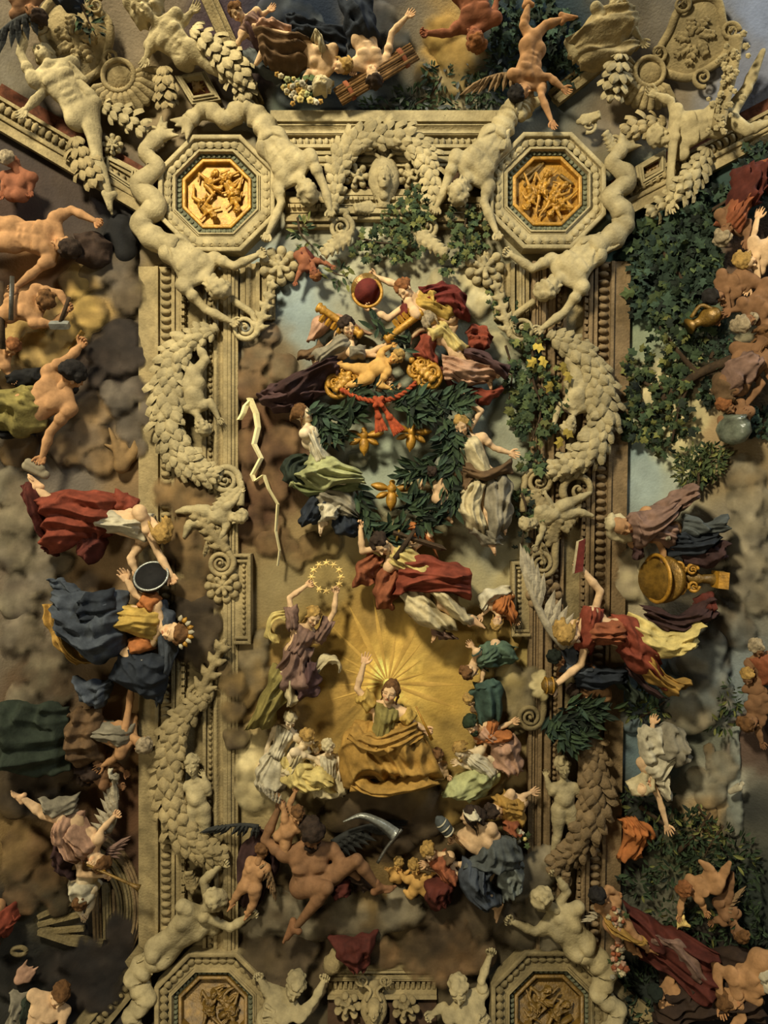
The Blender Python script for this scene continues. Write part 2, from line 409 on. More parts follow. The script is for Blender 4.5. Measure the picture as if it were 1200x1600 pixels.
SK = {}
def fig(label, U, head, neck, pel, yaw=0, hy=0, hp=0, a1=None, a2=None, l1=None, l2=None, skin='skin_fair', hair=('short', 'hair_brown'), fem=False,
        hb=None, sheets=(), name='person', cat='person', child=False, group=None, sw=None, wings=(), stone=False, vox=2.1, fat=1.0, headless=False, hup=None, tunic=None, sleeves=None, skirt=None):
    """one figure: joints in plan coordinates; a1/l1 on the +side, a2/l2 on the other"""
    hb = U * 1.0 if hb is None else hb
    N = p3(neck, hb); Pv = p3(pel, hb - U * .05); Hd = p3(head, hb + U * .1)
    m = MATS[skin]
    root = thing(name, label, cat, pel[0], pel[1], 0, group)
    t = unit(N - Pv); hx = np.array([0, 0, 1.0]); hx = unit(hx - t * (t @ hx)); r0 = np.cross(hx, t) * -1
    r0 = np.array([-t[1], t[0], 0]); r0 = unit(r0)
    ya = math.radians(yaw); r = r0 * math.cos(ya) - hx * math.sin(ya); f = hx * math.cos(ya) + r0 * math.sin(ya)
    tl = np.linalg.norm(N - Pv); F = Field(vox); k = U * .16; g = fat
    sw = (.62 if child else .80 if fem else .92) if sw is None else sw
    TR = np.stack([r, t, f], 1)
    S = {s: N + r * s * sw * U - t * .30 * U for s in (1, -1)}
    Hp = {s: Pv + r * s * .36 * U for s in (1, -1)}
    wz = N + (Pv - N) * .60
    if tunic: g = g * .84
    for s in (1, -1):
        F.cone(N - t * .5 * U + r * s * .40 * U * sw / .9, N - t * min(1.25 * U, tl * .55) + r * s * .30 * U, .40 * U * g, .36 * U * g, k)
        F.cone(wz + r * s * .2 * U, Pv + r * s * .30 * U, .34 * U * g, .42 * U * g, k)
        F.cone(N + t * .1 * U, S[s], .18 * U, .25 * U, k); F.ell(S[s], .28 * U, k=k * .7)
        if tunic: pass
        elif fem: F.ell(N - t * .95 * U + r * s * .30 * U + f * .36 * U, .23 * U, k=k * .6)
        elif child: F.ell(N - t * .8 * U + r * s * .25 * U + f * .2 * U, .28 * U, k=k)
        else:
            F.ell(N - t * .78 * U + r * s * .34 * U + f * .30 * U, (.36 * U, .27 * U, .20 * U), TR, k * .25)
            for q in range(3):
                c = N + (Pv - N) * (.50 + .13 * q); F.ell(c + r * s * .14 * U + f * .34 * U, (.14 * U, .115 * U, .11 * U), TR, k * .2)
            F.ell(N - t * 1.2 * U + r * s * .48 * U + f * .1 * U, (.14 * U, .3 * U, .24 * U), TR, k * .5)
        F.ell(N - t * .75 * U + r * s * .42 * U - f * .30 * U, (.27 * U, .33 * U, .19 * U), TR, k * .25)
        F.ell(Pv - t * .12 * U + r * s * .25 * U - f * .22 * U, .36 * U, k=k * .5)
    if child: F.ell(wz + f * .15 * U, .48 * U, k=k)
    F.cone(N - t * .6 * U, wz, .40 * U * g, .36 * U * g, k)
    F.cone(N, Hd - t * .1 * U, .20 * U, .19 * U, k * .6)
    if not tunic:
        F.cone(N - t * .1 * U - f * .52 * U, Pv - f * .48 * U, .10 * U, .08 * U, .06 * U, sub=True)
        if not fem and not child:
            F.cone(N - t * .5 * U + f * .53 * U, Pv + t * .1 * U + f * .47 * U, .09 * U, .07 * U, .05 * U, sub=True)
            for s in (1, -1):
                F.cone(N - t * 1.06 * U + r * s * .05 * U + f * .5 * U, N - t * .98 * U + r * s * .62 * U + f * .38 * U, .07 * U, .07 * U, .05 * U, sub=True)
                F.cone(wz - t * .25 * U + r * s * .55 * U + f * .3 * U, Pv - t * .25 * U + r * s * .1 * U + f * .5 * U, .06 * U, .06 * U, .05 * U, sub=True)
    ex = []
    cf = 1.18 if child else 1.0; ff = .86 if fem else 1.0
    def limb_hand(w_, e_, style, flip):
        d = unit(w_ - e_); z = np.array([0, 0, 1.0]); 
        if abs(d[2]) > .8: z = np.array([1.0, 0, 0])
        R = frame_from(d, z) * U * (.92 if not child else .8); R[:, 0] *= flip
        V, Q = HAND[style]; ex.append((V @ R.T + w_, Q if flip < 0 else Q))
    for s, a in ((1, a1), (-1, a2)):
        if a is None: continue
        sh = S[s]; e_ = p3(a[0], hb); w_ = p3(a[1], hb)
        mid = sh + (e_ - sh) * .45
        F.cone(sh, e_, .25 * U * cf * ff, .17 * U * cf * ff, k * .6); F.ell(mid + np.array([0, 0, .06 * U]), .26 * U * cf * ff, k=k * .3); F.ell(sh + (e_ - sh) * .12 + np.array([0, 0, .04 * U]), .29 * U * cf * ff, k=k * .25)
        F.cone(e_, e_ + (w_ - e_) * .35, .17 * U * cf * ff, .195 * U * cf * ff, k * .4); F.cone(e_ + (w_ - e_) * .35, w_, .195 * U * cf * ff, .115 * U * cf, k * .4)
        st = a[2] if len(a) > 2 else 'o'
        if st: limb_hand(w_, e_, st, s)
    for s, l in ((1, l1), (-1, l2)):
        if l is None: continue
        kn = p3(l[0], hb); an = p3(l[1], hb); hp_ = Hp[s]
        F.cone(hp_, kn, .42 * U * cf * g, .24 * U * cf, k); F.ell(hp_ + (kn - hp_) * .4, .37 * U * cf, k=k * .7); F.ell(kn + np.array([0, 0, .05 * U]), .23 * U * cf, k=k * .4)
        sd = kn + (an - kn) * .3
        F.cone(kn, sd, .21 * U * cf, .25 * U * cf, k * .4); F.cone(sd, an, .25 * U * cf, .125 * U * cf, k * .4)
        if len(l) > 2 and l[2] is not None:
            tp = p3(l[2], an[2]); d = tp - an; R = frame_from(d, kn - an) * U * (1.0 if not child else .8) * (.9 if fem else 1)
            R[:, 0] *= s; V, Q = FOOT; ex.append((V @ R.T + an, Q))
    V, Q = F.build(clip=0.5)
    Vs = [V]; Qs = [Q]; Ts = [np.ones((len(V), 3))]; o = len(V)
    for v_, q_ in ex:
        Vs.append(v_); Qs.append(q_ + o); Ts.append(np.ones((len(v_), 3)) * [1.0, .93, .9]); o += len(v_)
    # head
    up = unit(Hd - N) if hup is None else unit(p3(hup, 0))
    q0 = unit(np.array([-up[1], up[0], 0])); hz = np.array([0, 0, 1.0]); hz = unit(hz - up * (up @ hz))
    ha = math.radians(hy); hr = q0 * math.cos(ha) - hz * math.sin(ha); hf = hz * math.cos(ha) + q0 * math.sin(ha)
    pa = math.radians(hp); hf2 = hf * math.cos(pa) + up * math.sin(pa); up2 = up * math.cos(pa) - hf * math.sin(pa)
    HR = np.stack([hr, up2, hf2], 1) * U * (1.12 if child else 1.0)
    if not headless:
        v_, q_, t_ = HEAD; Vs.append(v_ @ HR.T + Hd); Qs.append(q_ + o); Ts.append(t_); o += len(v_)
    part('body', np.vstack(Vs), np.vstack(Qs), m, root, h0=hb, tint=np.vstack(Ts))
    if hair and not headless:
        v_, q_ = HAIR[hair[0]]; part('hair', v_ @ HR.T + Hd, q_, MATS[hair[1]], root, h0=hb)
    auto = []
    cw = max(.72, abs(math.cos(ya)))
    if tunic:
        auto.append(dict(name='tunic', mat=tunic, A=[tuple(N + r0 * .74 * U * cw + t * .02 * U), tuple(wz + r0 * .58 * U * cw), tuple(Pv + r0 * .66 * U - t * .25 * U)], B=[tuple(N - r0 * .74 * U * cw + t * .02 * U), tuple(wz - r0 * .58 * U * cw), tuple(Pv - r0 * .66 * U - t * .25 * U)],
                         n=7, amp=U * .11, bulge=U * .8, skirt=U * .5, ragged=1.5, res=2.6))
    if sleeves:
        for s, a in ((1, a1), (-1, a2)):
            if a is None: continue
            e_ = p3(a[0], hb); d = e_ - S[s]; q = unit([-d[1], d[0], 0]) * U * .36; b0 = S[s] - d * .12; b1 = S[s] + d * .72
            auto.append(dict(name='sleeve', mat=sleeves, A=[tuple(b0 + q), tuple(b1 + q * 1.1)], B=[tuple(b0 - q), tuple(b1 - q * 1.1)], n=4, amp=U * .08, bulge=U * .5, skirt=U * .4, ragged=1.5, res=2.4))
    if skirt:
        mt_, hA, hB = skirt[:3]; hA = p3(hA, hb); hB = p3(hB, hb); q = r0 * .5 * U if (hA - hB) @ r0 > 0 else -r0 * .5 * U
        auto.append(dict(name='skirt', mat=mt_, A=[tuple(Pv + q + t * .25 * U), tuple((Pv + q * 1.5 + hA) / 2 + (hA - hB) * .12), tuple(hA)], B=[tuple(Pv - q + t * .25 * U), tuple((Pv - q * 1.5 + hB) / 2 - (hA - hB) * .12), tuple(hB)],
                         n=skirt[3] if len(skirt) > 3 else 7, amp=U * .16, bulge=U * .75, skirt=U * .5, res=2.8))
    for i, s_ in enumerate(auto + list(sheets)):
        d = dict(s_); nm = d.pop('name', 'drapery'); mt = d.pop('mat'); d['bulge'] = d.get('bulge', 10) * (1.25 if s_ in list(sheets) else 1); d.setdefault('h', hb - U * .1); d.setdefault('seed', len(ROOTLOC) * 3 + i)
        v_, q_ = sheet_vf(**d); part(nm, v_, q_, MATS[mt], root, h0=hb)
    for wg in wings: wing(root, *wg)
    return root
def sh(mat_, A, B, **k):
    d = dict(mat=mat_, A=A, B=B); d.update(k); return d

def wing(root, base, tip, width, m, side=1, hb=30.0, n=11):
    """a feathered wing: an arm and two rows of single feathers"""
    b = p3(base, hb); t_ = p3(tip, hb); d = t_ - b; L = np.linalg.norm(d); d = d / L; nrm = np.array([-d[1], d[0], 0]) * side
    P = crom([b, b + d * L * .35 - nrm * width * .15, b + d * L * .8 - nrm * width * .1, t_], 14)
    V, F = tube_vf(P, np.linspace(width * .16, width * .05, 14), 8); wroot = part('wing', V, F, MATS[m], root, h0=hb)
    for row, (l, hh) in enumerate(((1.0, 0), (.55, 4))):
        for i in range(n):
            q = (i + .5) / n; p = P[int(q * 13)]; dirn = unit(nrm * (1.1 - .75 * q) + d * (.25 + 1.0 * q)); e = p + dirn * width * l * (.75 + .45 * q)
            sd = np.cross(dirn, [0, 0, 1.0]); wv = width * .085 * (1.2 if row == 0 else 1)
            A = [p - sd * wv, (p + e) / 2 - sd * wv * 1.4, e]; Bq = [p + sd * wv, (p + e) / 2 + sd * wv * 1.4, e]
            hs = hh - i * .35
            Vf = np.array([A[0] + [0, 0, hs], A[1] + [0, 0, hs], e + [0, 0, hs - 2], Bq[1] + [0, 0, hs], Bq[0] + [0, 0, hs], p + [0, 0, hs + 2.5], (p + e) / 2 + [0, 0, hs + 3], p + [0, 0, hs - 4]])
            part('feather', Vf, [(0, 1, 6, 5), (1, 2, 6), (6, 2, 3), (5, 6, 3, 4), (0, 7, 2, 1), (7, 4, 3, 2)], MATS[m], wroot, h0=hb, smooth=False)

# ------------------------------------------------------------------ clouds
def cloud(label, lobes, m, seed=1, h=6.0, flat=.5, vox=4.4, sub=8, name='cloud', group=None):
    r = random.Random(seed); f = Field(vox)
    h = max(h, 3)
    for (x, y, R) in lobes:
        f.ell((x, y, h), (R * 1.1, R * 1.1, R * flat), k=R * .45)
        for i in range(sub):
            a = r.uniform(0, 2 * PI); d = R * r.uniform(.45, .95); q = R * r.uniform(.3, .55)
            f.ell((x + d * math.cos(a), y + d * math.sin(a), h + R * flat * r.uniform(.05, .5)), (q, q * .9, q * .7), k=q * .45)
    V, Q = f.build(clip=0.5)
    x, y = V[:, 0], V[:, 1]
    nz = lambda s, q: vnoise(x / s + 40, y / s + 40, seed + q) - .5
    V[:, 2] += (5 * nz(30, 50) + 2.2 * nz(14, 51) + .8 * nz(7, 52)) * np.clip((V[:, 2] + 3) / 8, 0, 1)
    base = np.array(lin(CLOUDC[m])); pc = paint_at(x, y) / 255.0; pc = np.where(pc <= .04045, pc / 12.92, ((pc + .055) / 1.055) ** 2.4)
    k = np.clip(.5 + 1.1 * nz(34, 53) + .7 * nz(15, 54), .1, 1)[:, None]
    col = (base * k + pc * 1.05 * (1 - k)) * (1 + .7 * nz(22, 55) + .4 * nz(9, 56))[:, None]
    dm = np.min([np.hypot(x - lx, y - ly) / R for lx, ly, R in lobes], 0)
    al = np.clip((1.14 - dm) / .5 + .8 * nz(9, 57) + 1.0 * nz(22, 58), 0, 1)
    V[:, 2] = np.where(V[:, 2] > 0, V[:, 2] * .72, V[:, 2]); al = al * al * (3 - 2 * al)
    o = part(name, V, Q, MATS['cloud_paint'], None, tint=np.concatenate([np.clip(col, .005, 1), al[:, None]], 1)); return setp(o, label, 'cloud', group)

# ------------------------------------------------------------------ leaves
def leaf_mesh(kind, m):
    if kind == 'laurel':
        V = [(0, 0, 0), (.3, .16, .05), (.65, .15, .06), (1, 0, 0), (.65, -.15, .06), (.3, -.16, .05), (.35, 0, -.02), (.7, 0, 0)]
        F = [(0, 6, 1), (1, 6, 7, 2), (2, 7, 3), (0, 5, 6), (5, 4, 7, 6), (4, 3, 7)]
    else:
        V = [(0, 0, 0), (.18, .34, -.03), (.36, .2, .05), (.62, .46, -.04), (.68, .2, .05), (1, 0, -.05), (.68, -.2, .05), (.62, -.46, -.04), (.36, -.2, .05), (.18, -.34, -.03), (.4, 0, .09)]
        F = [(i, (i + 1) % 10, 10) for i in range(10)]
    return shared('leaf_' + kind, V, F, m, smooth=False)
_leafme = {}
def leaf(kind, m):
    if (kind, m) not in _leafme: _leafme[(kind, m)] = leaf_mesh(kind, MATS[m])
    return _leafme[(kind, m)]
def foliage(root, blobs, n, size, kind, mats, seed, h=10.0, hv=14.0, ang=None, stuff=0, dirout=True):
    """single leaves over ellipses (x, y, rx, ry); stuff = further leaves in one mesh"""
    r = random.Random(seed); ar = [b[2] * b[3] for b in blobs]
    def one():
        b = r.choices(blobs, ar)[0]; a = r.uniform(0, 2 * PI); d = math.sqrt(r.random())
        x = b[0] + b[2] * d * math.cos(a); y = b[1] + b[3] * d * math.sin(a)
        q = a + r.gauss(0, .8) if dirout else r.uniform(0, 2 * PI)
        if ang is not None: q = ang + r.gauss(0, .9)
        R = rot2(q) @ roty(r.gauss(0, .35)) @ rotx(r.gauss(0, .5))
        return x, y, max(h, 8) + hv * r.random() * (1 - .5 * d), R, size * r.uniform(.7, 1.3), r.choice(mats)
    for i in range(n):
        x, y, hh, R, s, m = one(); inst('leaf', leaf(kind, m), root, x, y, hh, R, s)
    if stuff:
        for m in mats[:1]:
            Vs, Fs, o = [], [], 0; me = leaf(kind, m); base = np.array([v.co[:] for v in me.vertices]) * [1, 1, -1]; bf = [tuple(p.vertices)[::-1] for p in me.polygons]
            for i in range(stuff):
                x, y, hh, R, s, _ = one(); Vs.append((base * s * .9) @ R.T + [x, y, max(hh - 5, 5)]); Fs += [tuple(q + o for q in f_) for f_ in bf]; o += len(base)
            part('leaves', np.vstack(Vs), Fs, MATS[m], root, smooth=False, kind='stuff')
def branch_leaves(root, path, m_leaf, m_stem, n=40, size=18, spread=10, seed=1, h=30, kind='laurel'):
    r = random.Random(seed); P = crom([p3(p, h) for p in path], 30)
    V, F = tube_vf(P, 2.0, 6); part('stem', V, F, MATS[m_stem], root)
    for i in range(n):
        j = r.randrange(29); T = P[j + 1] - P[j]; a = math.atan2(T[1], T[0]) + r.choice((-1, 1)) * r.uniform(.15, 1.1)
        R = rot2(a) @ roty(-r.uniform(-.1, .5)) @ rotx(r.gauss(0, .5))
        inst('leaf', leaf(kind, r.choice(m_leaf)), root, P[j][0] + r.gauss(0, spread * .4), P[j][1] + r.gauss(0, spread * .4), P[j][2] + r.uniform(0, 9), R, (size * r.uniform(.75, 1.25), size * r.uniform(.8, 1.1), size))

# ------------------------------------------------------------------ stone kit
def strip_vf(path, prof, closed=False):
    """moulding: profile [(offset, h)] swept along a plan path with mitred corners"""
    P = np.asarray(path, float); n = len(P); V = []; F = []; k = len(prof)
    for i in range(n):
        if closed: a, b = P[i] - P[i - 1], P[(i + 1) % n] - P[i]
        else: a = P[i] - P[i - 1] if i else P[1] - P[0]; b = P[i + 1] - P[i] if i < n - 1 else P[i] - P[i - 1]
        na = unit([-a[1], a[0]]); nb = unit([-b[1], b[0]]); mt = unit(na + nb); mt = mt / max(.3, mt @ na)
        for (o, h) in prof: V.append((P[i][0] + mt[0] * o, P[i][1] + mt[1] * o, h))
    for i in range(n if closed else n - 1):
        for j in range(k - 1): F.append((i * k + j, i * k + j + 1, ((i + 1) % n) * k + j + 1, ((i + 1) % n) * k + j))
    if not closed:
        F.append(tuple(range(k))); F.append(tuple((n - 1) * k + j for j in range(k))[::-1])
    return np.array(V), F
def dense(path, step=40.0):
    P = np.asarray(path, float); out = []
    for i in range(len(P) - 1):
        m = max(1, int(np.linalg.norm(P[i + 1] - P[i]) / step))
        for j in range(m): out.append(P[i] + (P[i + 1] - P[i]) * j / m)
    out.append(P[-1]); return out
def strip(name, path, prof, m, root, closed=False, smooth=False):
    P = dense(list(path) + ([path[0]] if closed else []))
    if closed: P = P[:-1]
    V, F = strip_vf(P, prof, closed); return part(name, V, F, MATS[m], root, smooth=smooth)
_pc = {}
def piece(kind, m):
    if (kind, m) in _pc: return _pc[(kind, m)]
    if kind == 'egg':      # egg moulding piece: unit length along x
        f = Field(.12); f.ell((0, 0, 0), (.42, .5, .45), k=.05); V, F = f.build(clip=-.1)
    elif kind == 'bead':
        f = Field(.2); f.ell((0, 0, 0), .5, k=.05); V, F = f.build(clip=-.1)
    elif kind == 'dentil':
        a = .38; V = [(x * a, y * .5, z) for z in (0, .5) for x, y in ((-1, -1), (1, -1), (1, 1), (-1, 1))]
        V = [(x * (1 if z == 0 else .85), y * (1 if z == 0 else .88), z) for x, y, z in V]
        F = [(4, 5, 6, 7), (0, 1, 5, 4), (1, 2, 6, 5), (2, 3, 7, 6), (3, 0, 4, 7)]
    elif kind == 'scale':  # garland leaf: pointed, domed
        X_ = [0, .2, .45, .7, .88, 1.0]; W_ = [.16, .36, .42, .36, .2, .02]; V = []; F = []
        for x_, w_ in zip(X_, W_): zc = .16 * math.sin(PI * min(1, x_ * .8 + .1)); V += [(x_, -w_, zc - .16), (x_, -w_ * .45, zc + .06), (x_, 0, zc + .10), (x_, w_ * .45, zc + .06), (x_, w_, zc - .16)]
        for i in range(5):
            for j in range(4): F.append((i * 5 + j, (i + 1) * 5 + j, (i + 1) * 5 + j + 1, i * 5 + j + 1))
    me = shared(kind, V, F, MATS[m], smooth=kind != 'dentil'); _pc[(kind, m)] = me; return me
def row(root, kind, m, a, b, step, size, h, name=None, start=.5):
    a = np.asarray(a, float); b = np.asarray(b, float); L = np.linalg.norm(b - a); n = int(L / step); d = (b - a) / L; R = rot2(math.atan2(d[1], d[0]))
    for i in range(n):
        p = a + d * (i + start) * L / n
        inst(name or kind, piece(kind, m), root, p[0], p[1], h, R, size)
def garland(root, path, r, m, size=16, rows=4, h=18, step=9.0, taper=True):
    """laurel garland: a core and overlapping single leaves"""
    P0 = crom([p3(p, h) for p in path], 60); L = np.linalg.norm(np.diff(P0, axis=0), axis=1).sum(); n = max(6, int(L / step)); P = crom([p3(p, h) for p in path], n)
    q = np.linspace(0, 1, n); rr = r * (.36 + .64 * np.sin(PI * q) ** .8) if taper else np.ones(n) * r
    V, F = tube_vf(P, rr * .8, 10); part('garland_core', V, F, MATS[m], root)
    rv = random.Random(int(P[0][0] * 3 + P[0][1]))
    for i in range(n - 1):
        T = P[i + 1] - P[i]; a = math.atan2(T[1], T[0])
        for j in range(rows):
            b = (j + (.5 if i % 2 else 0) + .25) / rows * PI * .94 - PI * .47
            nrm = np.array([-math.sin(a), math.cos(a), 0]); off = nrm * rr[i] * .85 * math.sin(b) + np.array([0, 0, rr[i] * .85 * math.cos(b)])
            R = rot2(a + .55 * math.sin(b) + rv.uniform(-.25, .25)) @ rotx(b * -.8 + rv.uniform(-.2, .2)) @ roty(-.16 - rv.uniform(0, .22))
            p = P[i] + off; s = size * (.6 + .5 * rr[i] / r) * rv.uniform(.85, 1.15)
            inst('leaf', piece('scale', m), root, p[0], p[1], p[2], R, s)
def volute_vf(cx, cy, R, turns=2.2, a0=0.0, sgn=1, h=20, w=.26, lead=None):
    n = int(26 * turns); t = np.linspace(0, 1, n); rad = R * (1 - t) ** .85 * .9 + R * .10
    a = a0 + sgn * t * turns * 2 * PI
    P = np.stack([cx + rad * np.cos(a), cy + rad * np.sin(a), h + 10 * t * R / 40], 1); rr = np.maximum(R * w * (1 - .75 * t), 1.2)
    if lead is not None:
        Lp = crom([p3(p, h) for p in lead] + [P[0]], 16)[:-1]; P = np.vstack([Lp, P]); rr = np.concatenate([np.linspace(R * w * 1.1, R * w, len(Lp)), rr])
    V1, F1 = tube_vf(P, rr, 8); V2, F2 = lathe_vf([(0, R * .16), (.6, R * .16), (1, R * .05)], (cx, cy, h), (cx, cy, h + 8 + R * .2), 10)
    return merge([(V1, F1), (V2, F2)])
def volute(root, *a, m='stone', name='scroll', **k):
    V, F = volute_vf(*a, **k); return part(name, V, F, MATS[m], root, smooth=True)
def acanthus(root, base, tip, width, m='stone', h=18, n=5, curl=10, name='acanthus_leaf'):
    b = p3(base, h); t_ = p3(tip, h); d = t_ - b; L = np.linalg.norm(d); d = d / L; nr = np.array([-d[1], d[0], 0]); f = Field(2.0)
    f.cone(b, t_ + [0, 0, curl], width * .24, width * .12, k=3)
    for i in range(n):
        q = (i + .3) / n; p = b + d * L * q + [0, 0, curl * q * q]
        for s in (1, -1):
            l = width * (.62 - .3 * q); e = p + nr * s * l + d * l * .9; mid = (p + e) / 2 + [0, 0, 3]
            f.cone(p, mid, width * .15, width * .17, k=2); f.cone(mid, e, width * .17, width * .07, k=2)
    V, Q = f.build(clip=0.5); return part(name, V, Q, MATS[m], root)
# ------------------------------------------------------------------ pigments and stone
for nm, c in dict(skin_fair=(222, 178, 128), skin_pale=(226, 200, 156), skin_ruddy=(184, 130, 80), skin_dark=(138, 94, 58), skin_red=(150, 84, 52), skin_gold=(214, 158, 74)).items():
    L_ = .3 * c[0] + .59 * c[1] + .11 * c[2]; c = tuple(.9 * (.8 * v + .2 * L_ * q) for v, q in zip(c, (1.08, 1, .82))); mat(nm, c, var=.18, sc=7, tint=True, bump=.12, stain=.15)
mat('stone_body', (162, 146, 106), var=.2, sc=4, bump=.35, stain=.35, tint=False)
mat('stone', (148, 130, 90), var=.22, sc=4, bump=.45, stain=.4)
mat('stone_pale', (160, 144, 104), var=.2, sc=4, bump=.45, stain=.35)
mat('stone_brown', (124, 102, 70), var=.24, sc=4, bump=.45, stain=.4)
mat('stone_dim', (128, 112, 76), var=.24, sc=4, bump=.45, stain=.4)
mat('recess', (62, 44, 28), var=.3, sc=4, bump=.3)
mat('porphyry', (84, 48, 30), var=.4, sc=9, bump=.2)
mat('gilt', (164, 118, 34), var=.3, sc=9, bump=.3, rough=.5, metal=.25, spec=.5)
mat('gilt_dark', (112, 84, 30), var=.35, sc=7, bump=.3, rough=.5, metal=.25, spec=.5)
mat('bronze', (118, 88, 32), var=.4, sc=6, rough=.4, metal=.4, spec=.5)
mat('green_band', (100, 100, 76), var=.3, sc=9)
for nm, c in dict(hair_brown=(96, 66, 36), hair_dark=(48, 36, 26), hair_blond=(150, 118, 62), hair_grey=(140, 124, 96), hair_red=(120, 76, 42), hair_black=(32, 28, 24)).items():
    mat(nm, c, var=.35, sc=14, bump=.4)
for nm, c in dict(red=(156, 54, 30), dark_red=(104, 34, 22), crimson=(130, 34, 26), orange=(204, 104, 36), rust=(172, 80, 40), pink=(196, 140, 108), mauve=(140, 100, 84), purple=(92, 58, 58), brown=(112, 78, 44),
                  dark_brown=(64, 42, 28), ochre=(190, 134, 40), gold_cloth=(206, 160, 52), yellow=(218, 190, 96), cream=(206, 186, 134), white=(204, 192, 158), olive=(140, 124, 50), green=(116, 128, 70), pale_green=(176, 182, 112),
                  dark_green=(44, 56, 40), sea_green=(84, 116, 88), teal=(60, 92, 78), blue=(70, 80, 94), dark_blue=(38, 46, 58), grey_blue=(118, 128, 122), slate=(84, 92, 92), grey=(140, 130, 106), black=(30, 28, 26), plum=(70, 40, 38)).items():
    L_ = .3 * c[0] + .59 * c[1] + .11 * c[2]; c = tuple(.86 * (.68 * v + .32 * L_ * q) for v, q in zip(c, (1.08, 1, .82))); mat(nm, c, var=.26, sc=6, bump=.15, stain=.2)
CLOUDC = dict(cloud_white=(204, 186, 136), cloud_grey=(134, 122, 96), cloud_brown=(120, 92, 60), cloud_dark=(84, 70, 50), cloud_black=(46, 38, 30), cloud_gold=(176, 144, 78), cloud_tan=(122, 96, 60), smoke=(92, 82, 68), slate=(80, 84, 84), grey_blue=(150, 152, 136))
mat('cloud_paint', (235, 235, 235), var=.18, sc=4, bump=.1, tint=True, soft=True)
for nm in ('cloud_gold', 'cloud_grey', 'cloud_tan'): mat(nm, CLOUDC[nm], var=.25, sc=3, bump=.1)
for nm, c in dict(leaf_dark=(46, 58, 36), leaf_mid=(66, 76, 44), leaf_teal=(48, 62, 46), leaf_olive=(94, 94, 48), leaf_yellow=(150, 128, 52), leaf_black=(30, 36, 26)).items():
    mat(nm, c, var=.2, sc=9, bump=.1, rnd=.45)
mat('wood', (104, 76, 42), var=.35, sc=8); mat('dark_wood', (58, 44, 28), var=.35, sc=8)
mat('iron', (88, 84, 74), var=.3, sc=6, rough=.4, metal=.5, spec=.5); mat('steel', (150, 150, 138), var=.2, sc=6, rough=.35, metal=.5, spec=.5)
mat('feather_dark', (44, 44, 40), var=.3, sc=9); mat('feather_grey', (150, 138, 112), var=.3, sc=9); mat('feather_brown', (120, 96, 66), var=.3, sc=9)
mat('flame', (230, 196, 120), var=.25, sc=6); mat('rope', (150, 66, 34), var=.3, sc=14)
mat('glass_bowl', (96, 100, 84), var=.4, sc=5, rough=.2, spec=.6)
mat('lightning', (232, 216, 160), var=.1, sc=6, bump=0)
mat('gold_ray', (190, 152, 76), var=.15, sc=6, bump=.1)
